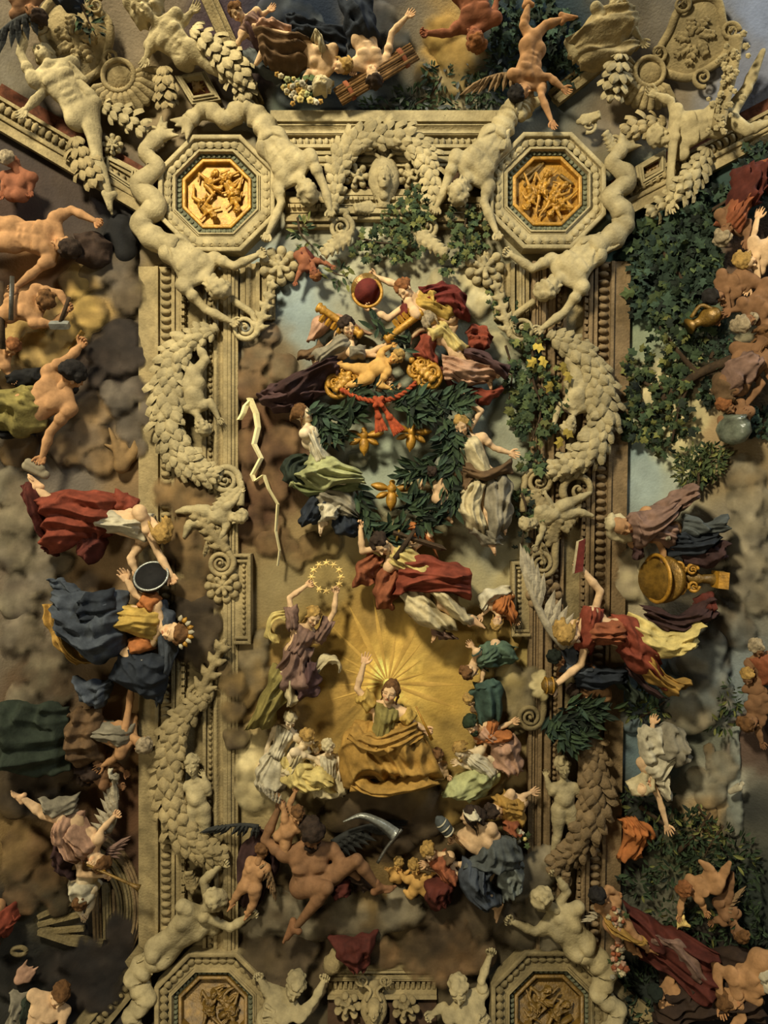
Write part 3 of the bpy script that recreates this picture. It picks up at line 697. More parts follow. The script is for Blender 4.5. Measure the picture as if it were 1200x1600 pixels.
# ------------------------------------------------------------------ painted vault
PAINT = [(600,430,136,130,102),(560,400,146,142,116),(460,500,118,128,122),(430,470,125,135,130),(420,560,100,85,60),(400,650,88,62,40),(400,800,80,56,38),(430,720,84,60,40),(450,850,120,100,65),(600,720,132,138,118),(590,670,150,150,125),(660,700,124,126,106),
 (770,600,116,124,108),(790,520,126,122,96),(800,700,128,128,106),(810,780,130,125,95),(600,960,140,112,58),(560,1000,158,124,58),(605,1062,236,206,112),(640,1040,206,172,88),(570,1060,198,160,76),(650,1080,206,170,84),(540,1040,162,130,62),(690,1080,166,134,64),(620,1010,186,150,74),(690,1010,160,130,66),
 (450,900,120,105,70),(500,890,128,110,66),(520,1010,150,120,58),(510,1090,140,110,54),(800,900,158,145,104),(400,1200,190,170,120),(420,1100,132,105,60),(700,1150,152,125,65),(780,850,130,125,100),(800,1060,150,130,76),(800,1230,140,120,80),(600,1300,66,52,34),(500,1450,80,66,46),(700,1420,70,58,42),(600,1380,110,88,50),(800,1400,90,80,60),
 (40,200,52,44,38),(100,330,58,48,40),(20,320,60,46,38),(190,430,88,78,64),(190,370,30,28,26),(130,470,160,128,72),(60,530,158,130,78),(60,430,130,95,60),(190,530,36,30,25),(150,560,70,58,48),(200,600,66,56,46),(200,650,92,80,64),(150,690,116,98,74),(180,720,120,96,64),(100,740,96,86,72),(20,700,70,62,50),(20,800,130,115,90),(20,900,104,90,72),(60,880,120,108,88),(150,890,136,110,76),(30,1000,108,95,76),(290,900,84,68,42),(300,960,50,40,28),(60,1080,92,74,54),
 (60,1250,58,50,40),(110,1320,96,74,46),(30,1310,120,96,58),(190,1250,82,56,36),(60,1420,68,62,46),(150,1480,36,32,28),(150,1560,34,30,26),(30,1560,44,42,36),(180,1330,66,46,32),(190,1180,110,82,48),(290,1150,90,74,44),(20,1500,40,38,32),
 (1050,380,44,64,52),(1120,330,40,56,50),(1010,440,42,62,50),(1060,460,60,78,56),(1020,540,120,126,100),(1040,590,176,170,134),(1100,600,126,108,80),(1000,700,120,134,128),(1000,740,132,142,134),(1060,690,178,168,120),(1050,640,170,158,112),(1110,680,130,108,74),(1150,720,110,92,62),(1170,400,80,60,44),(1160,640,90,74,52),(1150,850,118,108,88),(1000,880,158,142,110),(985,920,150,136,106),(990,1110,96,112,114),(1000,1180,84,96,94),(1140,1080,106,112,108),(1080,1150,96,96,80),(1100,1220,140,136,116),(1135,1230,156,152,132),(1110,1260,150,124,84),
 (1170,1260,50,50,44),(1000,1260,44,46,38),(1000,1330,40,36,30),(1060,1340,74,74,50),(1150,1400,42,48,40),(1000,1420,86,86,70),(1030,1430,92,88,70),(1080,1500,40,32,27),(1100,1580,24,21,20),(1180,1150,80,62,50),(1000,1560,30,34,28),
 (380,60,66,52,56),(450,40,44,50,62),(420,110,70,56,50),(480,30,34,42,54),(580,40,74,70,66),(640,40,104,94,76),(690,60,204,160,84),(720,90,176,142,80),(660,110,84,76,62),(700,135,150,138,104),(760,80,44,56,64),(450,150,74,80,68),(560,160,52,58,60),(640,150,60,66,62),(790,110,46,60,70),(830,40,40,56,64),(880,60,48,60,66),
 (100,100,118,102,78),(200,60,116,102,80),(30,130,96,88,72),(250,130,110,94,66),(1100,80,122,112,96),(1000,150,108,94,72),(1160,120,104,106,116),(1190,30,110,118,138),(950,60,104,92,72),(240,450,104,88,58),(300,700,96,80,50),(300,1250,84,72,46),(900,600,96,78,50),(900,1250,66,54,38),(350,300,120,104,70),(860,300,120,104,72),(600,300,96,78,50),(600,220,110,92,60),(330,1560,70,60,40),(860,1560,60,52,36),(590,1560,66,56,36),(-60,400,60,48,38),(-60,900,80,70,54),(-60,1400,44,38,32),(1260,400,50,50,44),(1260,900,90,84,70),(1260,1400,40,40,34),(600,-60,56,54,56),(600,1680,44,38,28)]
PA = np.array(PAINT, float)
def paint_at(x, y):
    x = np.asarray(x, float); y = np.asarray(y, float)
    num = 0; den = 0
    for px, py, r, g, b in PAINT:
        wgt = 1.0 / (((x - px) ** 2 + (y - py) ** 2 + 160.0) ** 2.1)
        num = num + wgt[..., None] * np.array([r, g, b]); den = den + wgt
    return num / den[..., None]
gx, gy = np.meshgrid(np.arange(-160, 1361, 6.0), np.arange(-160, 1761, 6.0), indexing='ij')
# brush-like wobble of the painted areas
wx = gx + 34 * (vnoise(gx / 46, gy / 46, 901) - .5) + 18 * (vnoise(gx / 17, gy / 17, 902) - .5); wy = gy + 34 * (vnoise(gx / 46 + 9, gy / 46, 903) - .5) + 18 * (vnoise(gx / 17, gy / 17 + 5, 904) - .5)
col = paint_at(wx, wy)
cl = np.where(col / 255 <= .04045, col / 255 / 12.92, ((col / 255 + .055) / 1.055) ** 2.4)
# the gilded radiance painted round the seated woman
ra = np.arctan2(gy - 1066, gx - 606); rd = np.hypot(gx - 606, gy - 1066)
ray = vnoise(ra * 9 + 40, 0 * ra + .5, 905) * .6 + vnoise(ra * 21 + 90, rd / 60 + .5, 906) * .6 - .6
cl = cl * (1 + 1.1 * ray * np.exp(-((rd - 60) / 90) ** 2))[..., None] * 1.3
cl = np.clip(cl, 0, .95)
mV = mat('painted_plaster', (255, 255, 255), var=.2, sc=2.6, bump=.3, tint=True, stain=.1)
idx = np.arange(gx.size).reshape(gx.shape)
Q = np.stack([idx[:-1, :-1], idx[1:, :-1], idx[1:, 1:], idx[:-1, 1:]], -1).reshape(-1, 4)
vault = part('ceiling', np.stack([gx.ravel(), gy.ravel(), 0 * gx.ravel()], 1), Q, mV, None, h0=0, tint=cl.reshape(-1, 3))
setp(vault, 'painted plaster vault with sky, dusk clouds and golden light', 'ceiling', None, 'structure')

# ------------------------------------------------------------------ stone framework
PROF = {'flat': lambda w, h: [(-w/2, 0), (-w/2, h), (w/2, h), (w/2, 0)],
        'round': lambda w, h: [(-w/2, 0)] + [(w/2 * math.sin(q), h - w * .28 * (1 - math.cos(q))) for q in np.linspace(-1.5, 1.5, 9)] + [(w/2, 0)],
        'cove': lambda w, h: [(-w/2, 0), (-w/2, h)] + [(-w/2 + w * q, h - w * .45 * math.sin(q * PI)) for q in np.linspace(.1, .9, 7)] + [(w/2, h), (w/2, 0)],
        'step': lambda w, h: [(-w/2, 0), (-w/2, h - 5), (-w/6, h - 5), (-w/6, h - 2), (w/6, h - 2), (w/6, h + 1), (w/2, h + 1), (w/2, 0)]}
def band(root, name, a0, a1, b0, b1, typ, h, m):
    """band between the line a0->b0 and the line a1->b1"""
    a0, a1, b0, b1 = (np.array(q, float) for q in (a0, a1, b0, b1))
    wd = (np.linalg.norm(a1 - a0) + np.linalg.norm(b1 - b0)) / 2
    return strip(name, [(a0 + a1) / 2, (b0 + b1) / 2], PROF[typ](wd, h), m, root, smooth=False)
SIDE = [(218, 244, 'flat', 10, 'fascia'), (244, 249, 'flat', 15, 'fillet'), (249, 270, 'flat', 7, 'egg_band'), (270, 275, 'flat', 16, 'fillet'), (275, 283, 'round', 15, 'torus'), (283, 290, 'step', 13, 'fillet'),
        (290, 318, 'flat', 3, 'recess_panel'), (318, 323, 'flat', 12, 'fillet'), (323, 334, 'flat', 7, 'bead_band'), (334, 340, 'round', 15, 'torus'), (340, 351, 'cove', 15, 'cavetto'), (351, 357, 'flat', 18, 'fillet'), (357, 372, 'step', 18, 'fascia')]
def side_frame(name, label, fx, m, m2, mrec, y0, y1):
    root = thing(name, label, None, *fx(290, 900), 0, kind='structure')
    for x0, x1, typ, h, nm in SIDE:
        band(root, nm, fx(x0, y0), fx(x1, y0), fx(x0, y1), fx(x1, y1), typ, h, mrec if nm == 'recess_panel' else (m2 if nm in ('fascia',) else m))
    row(root, 'egg', m, fx(259.5, y0), fx(259.5, y1), 12.6, (11.5, 17, 14), 9)
    row(root, 'bead', m, fx(328.5, y0), fx(328.5, y1), 9.0, (7.4, 7.4, 7.4), 8)
    row(root, 'dentil', m, fx(286.5, y0), fx(286.5, y1), 11.0, (10, 6, 8), 12)
    return root
LX = lambda x, y: (x, y)
RX = lambda x, y: ((1203 - x) + ((966 - (x - 218) * .935) - (1203 - x)) * (y - 400) / 1080.0, y)
trim_l = side_frame('trim_1', 'tall carved stone frame along the left side of the central opening', LX, 'stone', 'stone', 'stone_dim', 418, 1482)
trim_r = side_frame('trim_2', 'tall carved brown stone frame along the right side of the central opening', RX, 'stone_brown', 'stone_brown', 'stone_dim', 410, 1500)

def straight(name, label, p0, p1, bands, m='stone', kind='structure', eggs=None):
    """entablature: bands [(off0, off1, type, h)] measured across the line p0->p1"""
    p0 = np.array(p0, float); p1 = np.array(p1, float); d = unit(p1 - p0); n = np.array([-d[1], d[0]])
    root = thing(name, label, None, *((p0 + p1) / 2), 0, kind=kind)
    for o0, o1, typ, h, nm in bands:
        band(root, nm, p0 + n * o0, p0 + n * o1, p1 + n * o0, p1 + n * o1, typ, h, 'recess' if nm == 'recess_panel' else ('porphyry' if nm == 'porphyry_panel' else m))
    for (kd, off, st, sz, h) in (eggs or ()):
        row(root, kd, m, p0 + n * off, p1 + n * off, st, sz, h)
    return root
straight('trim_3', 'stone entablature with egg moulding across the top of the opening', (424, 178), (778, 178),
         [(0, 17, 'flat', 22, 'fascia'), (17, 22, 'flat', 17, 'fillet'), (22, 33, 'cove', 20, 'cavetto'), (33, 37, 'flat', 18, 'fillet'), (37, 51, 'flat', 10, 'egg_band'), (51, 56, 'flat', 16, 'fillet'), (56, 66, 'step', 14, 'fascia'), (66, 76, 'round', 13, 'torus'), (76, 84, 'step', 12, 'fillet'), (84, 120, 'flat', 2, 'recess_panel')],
         'stone_pale', eggs=[('egg', 44, 10, (9.5, 12, 12), 11)])
for q, (xa, xb) in enumerate(((446, 528), (528, 676), (676, 764))):
    straight('trim_%d' % (4 + q), ('stepped stone cornice block left of the arched laurel wreath', 'stepped stone cornice under the urn inside the laurel arch', 'stepped stone cornice block right of the arched laurel wreath')[q], (xa, 298 + (12 if q != 1 else 0)), (xb, 298 + (12 if q != 1 else 0)),
             [(0, 9, 'flat', 12, 'fascia'), (9, 16, 'round', 16, 'torus'), (16, 24, 'cove', 15, 'cavetto'), (24, 33, 'step', 18, 'fillet'), (33, 39, 'flat', 20, 'fillet'), (39, 46, 'round', 14, 'torus')], 'stone_pale' if q == 1 else 'stone', eggs=[('dentil', 12.5, 8, (7, 6, 8), 15)])
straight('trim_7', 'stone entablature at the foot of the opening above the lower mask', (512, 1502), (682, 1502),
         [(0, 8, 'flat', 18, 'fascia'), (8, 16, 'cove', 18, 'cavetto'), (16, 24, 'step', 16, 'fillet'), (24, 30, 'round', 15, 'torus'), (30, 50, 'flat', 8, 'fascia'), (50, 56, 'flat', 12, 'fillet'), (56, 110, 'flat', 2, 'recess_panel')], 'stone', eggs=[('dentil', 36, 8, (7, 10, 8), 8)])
straight('trim_8', 'slanting stone cornice running to the upper left corner', (222, 336), (-30, 188),
         [(0, 12, 'flat', 16, 'fascia'), (12, 17, 'flat', 12, 'fillet'), (17, 24, 'round', 15, 'torus'), (24, 42, 'flat', 6, 'egg_band'), (42, 47, 'flat', 12, 'fillet'), (47, 66, 'flat', 3, 'porphyry_panel')], 'stone', eggs=[('egg', 33, 12, (10, 15, 13), 8)])
straight('trim_9', 'slanting stone cornice running to the right edge under the garlanded youth', (1230, 208), (982, 338),
         [(0, 12, 'flat', 16, 'fascia'), (12, 17, 'flat', 12, 'fillet'), (17, 24, 'round', 15, 'torus'), (24, 40, 'flat', 6, 'egg_band'), (40, 45, 'flat', 12, 'fillet'), (45, 62, 'flat', 3, 'porphyry_panel')], 'stone', eggs=[('egg', 32, 12, (10, 14, 13), 8)])
straight('trim_10', 'narrow stone cornice slanting up beside the flower bearing woman', (392, 168), (312, -10),
         [(-2, 8, 'flat', 15, 'fascia'), (8, 14, 'round', 14, 'torus'), (14, 22, 'step', 11, 'fillet')], 'stone')
straight('trim_11', 'short stone cornice slanting up beside the tumbling faun boy', (935, 105), (868, 158),
         [(-8, 0, 'flat', 13, 'fascia'), (0, 8, 'round', 12, 'torus'), (8, 18, 'step', 9, 'fillet')], 'stone')
straight('trim_12', 'stone cornice slanting to the bottom left corner', (112, 1612), (222, 1478),
         [(-6, 6, 'flat', 13, 'fascia'), (6, 14, 'round', 12, 'torus'), (14, 30, 'flat', 6, 'egg_band'), (30, 38, 'flat', 10, 'fillet')], 'stone_dim', eggs=[('egg', 22, 12, (10, 13, 12), 8)])
straight('trim_13', 'stone cornice slanting to the bottom right edge', (958, 1532), (1048, 1612),
         [(-6, 6, 'flat', 13, 'fascia'), (6, 14, 'round', 12, 'torus'), (14, 30, 'flat', 6, 'egg_band'), (30, 38, 'flat', 10, 'fillet')], 'stone_dim', eggs=[('egg', 22, 12, (10, 13, 12), 8)])
# stepped ears on the inner edges of the side frames
for nm, lb, pts, m in (('trim_14', 'stepped stone ear on the inner edge of the left frame', [(366, 868), (390, 868), (390, 1004), (366, 1004)], 'stone'), ('trim_15', 'stepped stone ear on the inner edge of the right frame', [(828, 992), (802, 992), (802, 880), (828, 880)], 'stone')):
    rt = thing(nm, lb, None, 380 if nm == 'trim_14' else 815, 940, kind='structure')
    cx = sum(p[0] for p in pts) / 4; cy = 938
    V = [(p[0], p[1], z) for z in (0, 14) for p in pts]; part('panel', V, [(4, 5, 6, 7), (0, 1, 5, 4), (1, 2, 6, 5), (2, 3, 7, 6), (3, 0, 4, 7)], MATS[m], rt, smooth=False)
    for o, h, nn in ((0, 24, 'fillet'), (-6, 20, 'torus')):
        q = [np.array(p) + np.array([(cx - p[0]), (cy - p[1])]) * (-o * .02) for p in pts]
        strip(nn, q, PROF['round'](5, h), m, rt)
    s = 1 if nm == 'trim_14' else -1
    row(rt, 'bead', m, (pts[1][0] - 9 * s, 880), (pts[1][0] - 9 * s, 992), 7.5, 6.5, 15)

# short fluted pilaster blocks under the tritons
for nm, lb, xs, m in (('trim_16', 'short fluted pilaster block beside the upper left scroll', (376, 430), 'stone'), ('trim_17', 'short fluted pilaster block beside the upper right scroll', (772, 826), 'stone')):
    straight(nm, lb, (xs[0], 500), (xs[0], 412), [(0, 8, 'flat', 10, 'fascia'), (8, 15, 'round', 14, 'torus'), (15, 25, 'cove', 13, 'cavetto'), (25, 31, 'flat', 16, 'fillet'), (31, 42, 'step', 13, 'fascia'), (42, 48, 'round', 12, 'torus'), (48, 54, 'flat', 8, 'fascia')], m)
# octagonal medallions
def relief(root, joints, m, U=9.0, seed=1):
    """small gilt relief figure; joints: head, neck, pelvis, elbow, hand, elbow, hand, knee, foot, knee, foot"""
    f = Field(1.3); J = [p3(p, 10) for p in joints]; hd, nk, pv, e1, w1, e2, w2, k1, f1, k2, f2 = J; k = 1.2
    hd = nk + unit(hd - nk) * U * .75 + [0, 0, 3]; k1 = pv + (k1 - pv) * .9; k2 = pv + (k2 - pv) * .9
    f.cone(nk, hd, U * .2, U * .2, k); t = unit(nk - pv); q0 = np.array([-t[1], t[0], 0])
    for s in (1, -1): f.cone(nk - t * U * .3 + q0 * s * U * .28, pv + q0 * s * U * .2, U * .34, U * .3, k); f.ell(nk - t * U * .5 + q0 * s * U * .25 + [0, 0, U * .25], U * .22, k=.6)
    for s, e, q in ((1, e1, w1), (-1, e2, w2)): sd = nk + q0 * s * U * .5 - t * U * .15; e = sd + unit(e - sd) * U * 1.0; q = e + unit(q - e) * U * .9; f.cone(sd, e, U * .21, U * .17, k).cone(e, q, U * .17, U * .11, k).ell(q, U * .14, k=.6)
    for s, e, q in ((1, k1, f1), (-1, k2, f2)): hp = pv + q0 * s * U * .22; e = hp + unit(e - hp) * U * 1.35; q = e + unit(q - e) * U * 1.25; f.cone(hp, e, U * .32, U * .22, k).cone(e, q, U * .22, U * .12, k).cone(q, q + unit(q - e + q0 * 4) * U * .35, U * .12, U * .1, k)
    V, Q = f.build(clip=0.5); up = unit(hd - nk); hr = unit([-up[1], up[0], 0]); HR = np.stack([hr, up, np.cross(hr, up)], 1) * U; HR[:, 2] = np.abs(HR[:, 2])
    r = random.Random(seed); ry = rot2(0); a_ = r.uniform(-1, 1); hz = np.array([0, 0, 1.]); hf = hz * math.cos(a_) + hr * math.sin(a_); h2 = hr * math.cos(a_) - hz * math.sin(a_); HR = np.stack([h2, up, hf], 1) * U
    v1, q1, _ = HEAD; v2, q2 = HAIR['curly']; V = np.vstack([V, v1 @ HR.T + hd, v2 @ HR.T + hd]); Q = np.vstack([Q, q1 + len(V) - len(v1) - len(v2), q2 + len(V) - len(v2)])
    ro = part('relief_figure', V, Q, MATS[m], root)
    m_ = pv + (k1 + k2 - 2 * pv) * .5; v3, q3 = sheet_vf([tuple(pv + q0 * U * .7 + t * U * .2), tuple(m_ + q0 * U * .9)], [tuple(pv - q0 * U * .7 + t * U * .2), tuple(m_ - q0 * U * .8)], n=5, amp=2.2, bulge=6, h=9, seed=seed, ragged=1.5, skirt=6, res=1.8)
    part('relief_drapery', v3, q3, MATS[m], ro); return ro
def octa(cx, cy, label, mstone, figs, gilt='gilt', seed=1, props=()):
    root = thing('octagonal_medallion', label, 'medallion', cx, cy, 0, 'octagonal medallions')
    def ring(a): 
        R = a / math.cos(PI / 8); return [(cx + R * math.cos(PI / 8 + i * PI / 4), cy + R * math.sin(PI / 8 + i * PI / 4)) for i in range(8)]
    def rb(nm, a0, a1, typ, h, m): strip(nm, ring((a0 + a1) / 2), PROF[typ](a1 - a0, h), m, root, closed=True)
    rb('outer_fillet', 84, 91, 'round', 26, mstone); rb('leaf_band', 70, 84, 'flat', 18, mstone); rb('fillet', 63, 70, 'step', 20, mstone)
    rb('green_band', 54, 63, 'flat', 10, 'green_band'); rb('gilt_rim', 48.5, 54, 'round', 14, gilt)
    P = ring(49); V = [(cx, cy, 3)] + [(x, y, 3) for x, y in P]; part('gilt_panel', V, [(0, i + 1, (i + 1) % 8 + 1) for i in range(8)], MATS[gilt], root, smooth=False)
    for a, kd, m, st, sz, h in ((77, 'scale', mstone, 11, (13, 15, 14), 18), (58.5, 'bead', 'green_band', 7, (6, 7, 6), 10)):
        R = ring(a)
        for i in range(8): row(root, kd, m, R[i], R[(i + 1) % 8], st, sz, h, name='leaf' if kd == 'scale' else 'bead', start=.2 if kd == 'scale' else .5)
    for i, J in enumerate(figs): relief(root, [(cx + p[0] * .92, cy + p[1] * .92) + tuple(p[2:]) for p in J], gilt, U=13, seed=seed + i)
    for (a, b, r) in props:
        V, F = tube_vf(crom([(cx + a[0], cy + a[1], 6), (cx + b[0], cy + b[1], 6)], 4), r, 6); part('relief_block', V, F, MATS['gilt_dark'], root)
    return root
F1 = [(-5, -32), (-12, -26), (-16, -14), (4, -26), (14, -34), (-24, -30), (-32, -24), (2, -10), (12, -18), (-6, 0), (-14, 8)]
F2 = [(30, -4), (24, -10), (14, -22), (34, -16), (40, -26), (18, 0), (8, -2), (22, -30), (32, -36), (6, -30), (12, -38)]
F3 = [(-6, 36), (-14, 28), (-26, 18), (-4, 24), (6, 22), (-20, 34), (-26, 40), (-12, 6), (-6, -2), (-36, 8), (-40, -2)]
F4 = [(34, 22), (32, 14), (28, 2), (38, 8), (42, -2), (24, 16), (18, 22), (34, -8), (38, -14), (22, -8), (20, -14)]
G1 = [(-34, 24), (-30, 16), (-24, 4), (-20, 20), (-12, 26), (-38, 10), (-42, 2), (-16, -8), (-10, -18), (-30, -10), (-34, -20)]
G2 = [(0, -26), (-4, -18), (-10, -4), (6, -26), (16, -36), (-12, -20), (-20, -26), (-2, 8), (4, 18), (-14, 10), (-16, 22)]
G3 = [(26, -6), (20, 0), (10, 10), (30, 4), (38, -4), (16, -6), (14, -16), (16, 22), (24, 30), (2, 20), (-4, 30)]
G4 = [(8, 34), (12, 28), (22, 22), (2, 26), (-6, 30), (18, 34), (22, 40), (30, 14), (38, 10), (32, 26), (40, 24)]
octa(339, 303, 'octagonal medallion with gilt reclining figures in the upper left corner', 'stone_pale', [F1, F2, F3, F4], seed=11)
octa(855, 299, 'octagonal medallion with crowded gilt battle relief in the upper right corner', 'stone_pale', [G1, G2, G3, G4], seed=31, props=[((-38, -20), (-10, -42), 3), ((-6, -44), (-36, -8), 2.5), ((20, -26), (40, -10), 3)])
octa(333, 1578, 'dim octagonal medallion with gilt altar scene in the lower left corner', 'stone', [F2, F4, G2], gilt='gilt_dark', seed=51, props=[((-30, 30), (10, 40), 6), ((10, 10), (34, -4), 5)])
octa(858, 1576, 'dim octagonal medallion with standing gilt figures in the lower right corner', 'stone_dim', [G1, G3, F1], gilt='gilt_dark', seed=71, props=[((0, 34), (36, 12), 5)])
# ------------------------------------------------------------------ carved ornaments
def solo(name, label, cat, V, F, m, smooth=True, h0=None, group=None):
    return setp(part(name, V, F, MATS[m], None, h0=h0, smooth=smooth), label, cat, group)
def wreath(label, path, r, m='stone_pale', size=23, rows=4, h=24, group='stone laurel wreaths', ties=True, step=12):
    c = path[len(path) // 2]; root = thing('laurel_wreath', label, 'wreath', c[0], c[1], 0, group)
    garland(root, path, r * 1.02, m, size, rows, h, step)
    if ties:
        for e, n in ((path[0], path[1]), (path[-1], path[-2])):
            d = unit(np.array(e[:2]) - np.array(n[:2])); a = np.array([e[0], e[1], h]); b = a + np.array([d[0] * 12, d[1] * 12, 0])
            V, F = lathe_vf([(0, r * .55), (.3, r * .62), (.45, r * .45), (.7, r * .6), (1, r * .4)], a, b, 10); part('ribbon_tie', V, F, MATS[m], root)
    return root
wreath('stone laurel wreath hanging on the upper left frame', [(330, 516), (285, 538), (263, 585), (259, 640), (270, 695), (298, 730), (336, 745)], 15.5)
wreath('stone laurel wreath hanging on the upper right frame', [(866, 526), (905, 548), (934, 590), (944, 640), (932, 690), (900, 722), (862, 738)], 15.5)
wreath('stone laurel wreath hanging low on the left frame', [(318, 1092), (280, 1128), (264, 1180), (262, 1240), (282, 1300), (315, 1328), (345, 1336)], 15, m='stone')
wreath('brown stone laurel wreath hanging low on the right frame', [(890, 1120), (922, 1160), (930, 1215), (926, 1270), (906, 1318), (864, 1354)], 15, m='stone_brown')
wreath('arched stone laurel wreath over the urn at the top of the opening', [(523, 318, 26), (527, 262, 26), (548, 226, 28), (598, 208, 30), (650, 226, 28), (672, 262, 26), (676, 318, 26)], 12, size=20, h=28)
wreath('stone bay leaf garland slanting along the upper left cornice ribs', [(300, 45), (345, 80), (372, 115), (385, 150)], 13, size=20, ties=False, group='stone corner garlands')
wreath('short stone bay leaf spray above the upper left octagon', [(255, 105), (258, 135), (262, 168)], 11, m='stone', size=17, ties=False, group='stone corner garlands')
wreath('short stone bay leaf spray left of the upper left octagon', [(162, 165), (195, 182), (232, 206)], 11, size=17, ties=False, group='stone corner garlands')
wreath('stone laurel sheaf behind the legs of the upper left atlant', [(118, 215), (130, 255), (150, 292)], 13, m='stone', size=20, ties=False, group='stone corner garlands')
wreath('upright stone wheat sheaf above the upper right octagon', [(966, 82), (962, 120), (952, 160)], 12, m='stone_pale', size=18, ties=False, group='stone corner garlands')
wreath('short stone bay leaf spray right of the upper right octagon', [(1040, 190), (1005, 195), (975, 208)], 11, m='stone', size=17, ties=False, group='stone corner garlands')
wreath('stone laurel sheaf below the garlanded youth', [(1104, 232), (1088, 270), (1062, 300), (1010, 338)], 12, m='stone_pale', size=18, ties=False, group='stone corner garlands')

def volute_thing(label, cx, cy, R, m='stone_pale', lead=None, turns=2.2, a0=0, sgn=1, h=22, leaf_=None):
    root = thing('scroll_bracket', label, 'scroll', cx, cy, 0, 'stone scrolls')
    volute(root, cx, cy, R, turns, a0, sgn, h, m=m, lead=lead)
    if leaf_: acanthus(root, *leaf_, m=m, h=h)
    return root
volute_thing('stone scroll below the left foot of the laurel arch', 533, 355, 19, lead=[(520, 330), (540, 330)], a0=-1.2, sgn=1, leaf_=((548, 362), (505, 398), 26))
volute_thing('stone scroll below the right foot of the laurel arch', 667, 355, 19, lead=[(682, 330), (660, 330)], a0=-1.9, sgn=-1, leaf_=((652, 362), (696, 398), 26))
volute_thing('stone scroll gripped by the upper left triton', 383, 512, 20, lead=[(365, 470), (392, 488)], a0=-.8, sgn=1, leaf_=((400, 520), (428, 440), 24))
volute_thing('stone scroll gripped by the upper right triton', 815, 514, 20, lead=[(835, 470), (808, 490)], a0=-2.3, sgn=-1, leaf_=((798, 522), (772, 442), 24))
volute_thing('stone scroll under the wreath tie on the left frame', 352, 750, 22, lead=[(375, 790), (376, 760)], a0=.1, sgn=-1, leaf_=((372, 765), (335, 800), 26))
volute_thing('stone scroll under the wreath tie on the right frame', 842, 752, 22, m='stone', lead=[(818, 800), (818, 765)], a0=3.0, sgn=1, leaf_=((822, 768), (862, 800), 26))
volute_thing('large round stone scroll rim beside the right bracket', 905, 765, 26, m='stone', a0=2.6, sgn=1, turns=1.4, leaf_=((905, 790), (880, 830), 22))
volute_thing('stone spiral scroll below the bat winged putto', 846, 880, 22, m='stone', lead=[(870, 830), (868, 860)], a0=0, sgn=1, leaf_=((858, 850), (872, 812), 24))
volute_thing('dim stone scroll over the dark laurel branch', 828, 1120, 20, m='stone_dim', lead=[(850, 1090), (850, 1110)], a0=0, sgn=1)
volute_thing('acanthus scroll on the left frame below the stepped ear', 310, 1085, 20, m='stone', lead=[(350, 1010), (330, 1050)], a0=-.6, sgn=1, leaf_=((300, 1110), (352, 1000), 34))
volute_thing('acanthus scroll on the left frame above the stepped ear', 345, 880, 20, m='stone', lead=[(310, 815), (345, 850)], a0=-.4, sgn=1, leaf_=((352, 858), (305, 800), 30))
volute_thing('small stone scroll cluster left of the upper left octagon', 240, 208, 13, m='stone_pale', a0=1, sgn=1, turns=1.7, leaf_=((236, 225), (258, 200), 18))
volute_thing('small stone scroll cluster right of the upper right octagon', 960, 222, 13, m='stone_pale', a0=2, sgn=-1, turns=1.7, leaf_=((966, 236), (944, 210), 18))
volute_thing('small stone scroll cluster above the upper right octagon', 921, 195, 12, m='stone_pale', a0=2, sgn=-1, turns=1.7, leaf_=((905, 188), (935, 182), 18))
volute_thing('small stone scroll cluster above the upper left octagon', 300, 180, 12, m='stone_pale', a0=0, sgn=1, turns=1.7, leaf_=((285, 190), (312, 172), 18))
volute_thing('small stone scroll under the lower left wreath', 296, 1372, 12, m='stone', a0=0, sgn=1, turns=1.6, leaf_=((300, 1395), (296, 1360), 18))
volute_thing('small stone scroll under the lower right wreath', 882, 1376, 12, m='stone_brown', a0=2, sgn=-1, turns=1.6, leaf_=((880, 1395), (884, 1362), 18))
# acanthus masks (rosettes) beside the opening's upper corners
def rosette(label, cx, cy, R, m='stone_pale', petals=9, face=False):
    root = thing('stone_rosette', label, 'ornament', cx, cy, 0, 'stone rosettes and shells')
    V, F = lathe_vf([(0, R * .95), (.5, R * .9), (.8, R * .6), (1, R * .2)], (cx, cy, 0), (cx, cy, 20), 20); part('disc', V, F, MATS[m], root)
    for j, (n, rr, hh) in enumerate(((petals, 1.0, 16), (petals - 3, .6, 24))):
        for i in range(n):
            a = 2 * PI * i / n + j * .4
            f = Field(2.0); p = np.array([cx + R * .25 * rr * math.cos(a), cy + R * .25 * rr * math.sin(a), hh]); e = np.array([cx + R * rr * math.cos(a), cy + R * rr * math.sin(a), hh - 2])
            f.cone(p, e, R * .2, R * .3 * rr, k=2); f.ell(e + [0, 0, 3], R * .33 * rr, k=2); V, Q = f.build(clip=0.5); part('petal', V, Q, MATS[m], root)
    if face:
        HRr = np.stack([np.array([1., 0, 0]), np.array([0, -1., 0]), np.array([0, 0, 1.])], 1) * R * .9; v, q, t = HEAD; part('mask', v[v[:, 1] > -.55 - 9] @ HRr.T + [cx, cy, 26], q, MATS[m], root)
    return root
rosette('curled stone acanthus rosette under the upper left triton', 436, 416, 24)
rosette('curled stone acanthus rosette under the upper right triton', 757, 418, 24)
rosette('round stone rosette in the niche left of the urn', 557, 276, 16, petals=7)
rosette('round stone rosette in the niche right of the urn', 641, 276, 16, petals=7)
rosette('dim stone rosette in the niche left of the lower mask', 543, 1572, 17, m='stone', petals=7)
rosette('dim stone rosette in the niche right of the lower mask', 634, 1576, 17, m='stone', petals=7)
rosette('white stone flower on the upper left cornice', 176, 226, 13, petals=8)
rosette('carved grape and fruit boss on the left frame ear', 348, 915, 22, m='stone', petals=10)
rosette('carved grape and fruit boss on the right frame', 850, 930, 22, m='stone_brown', petals=10)
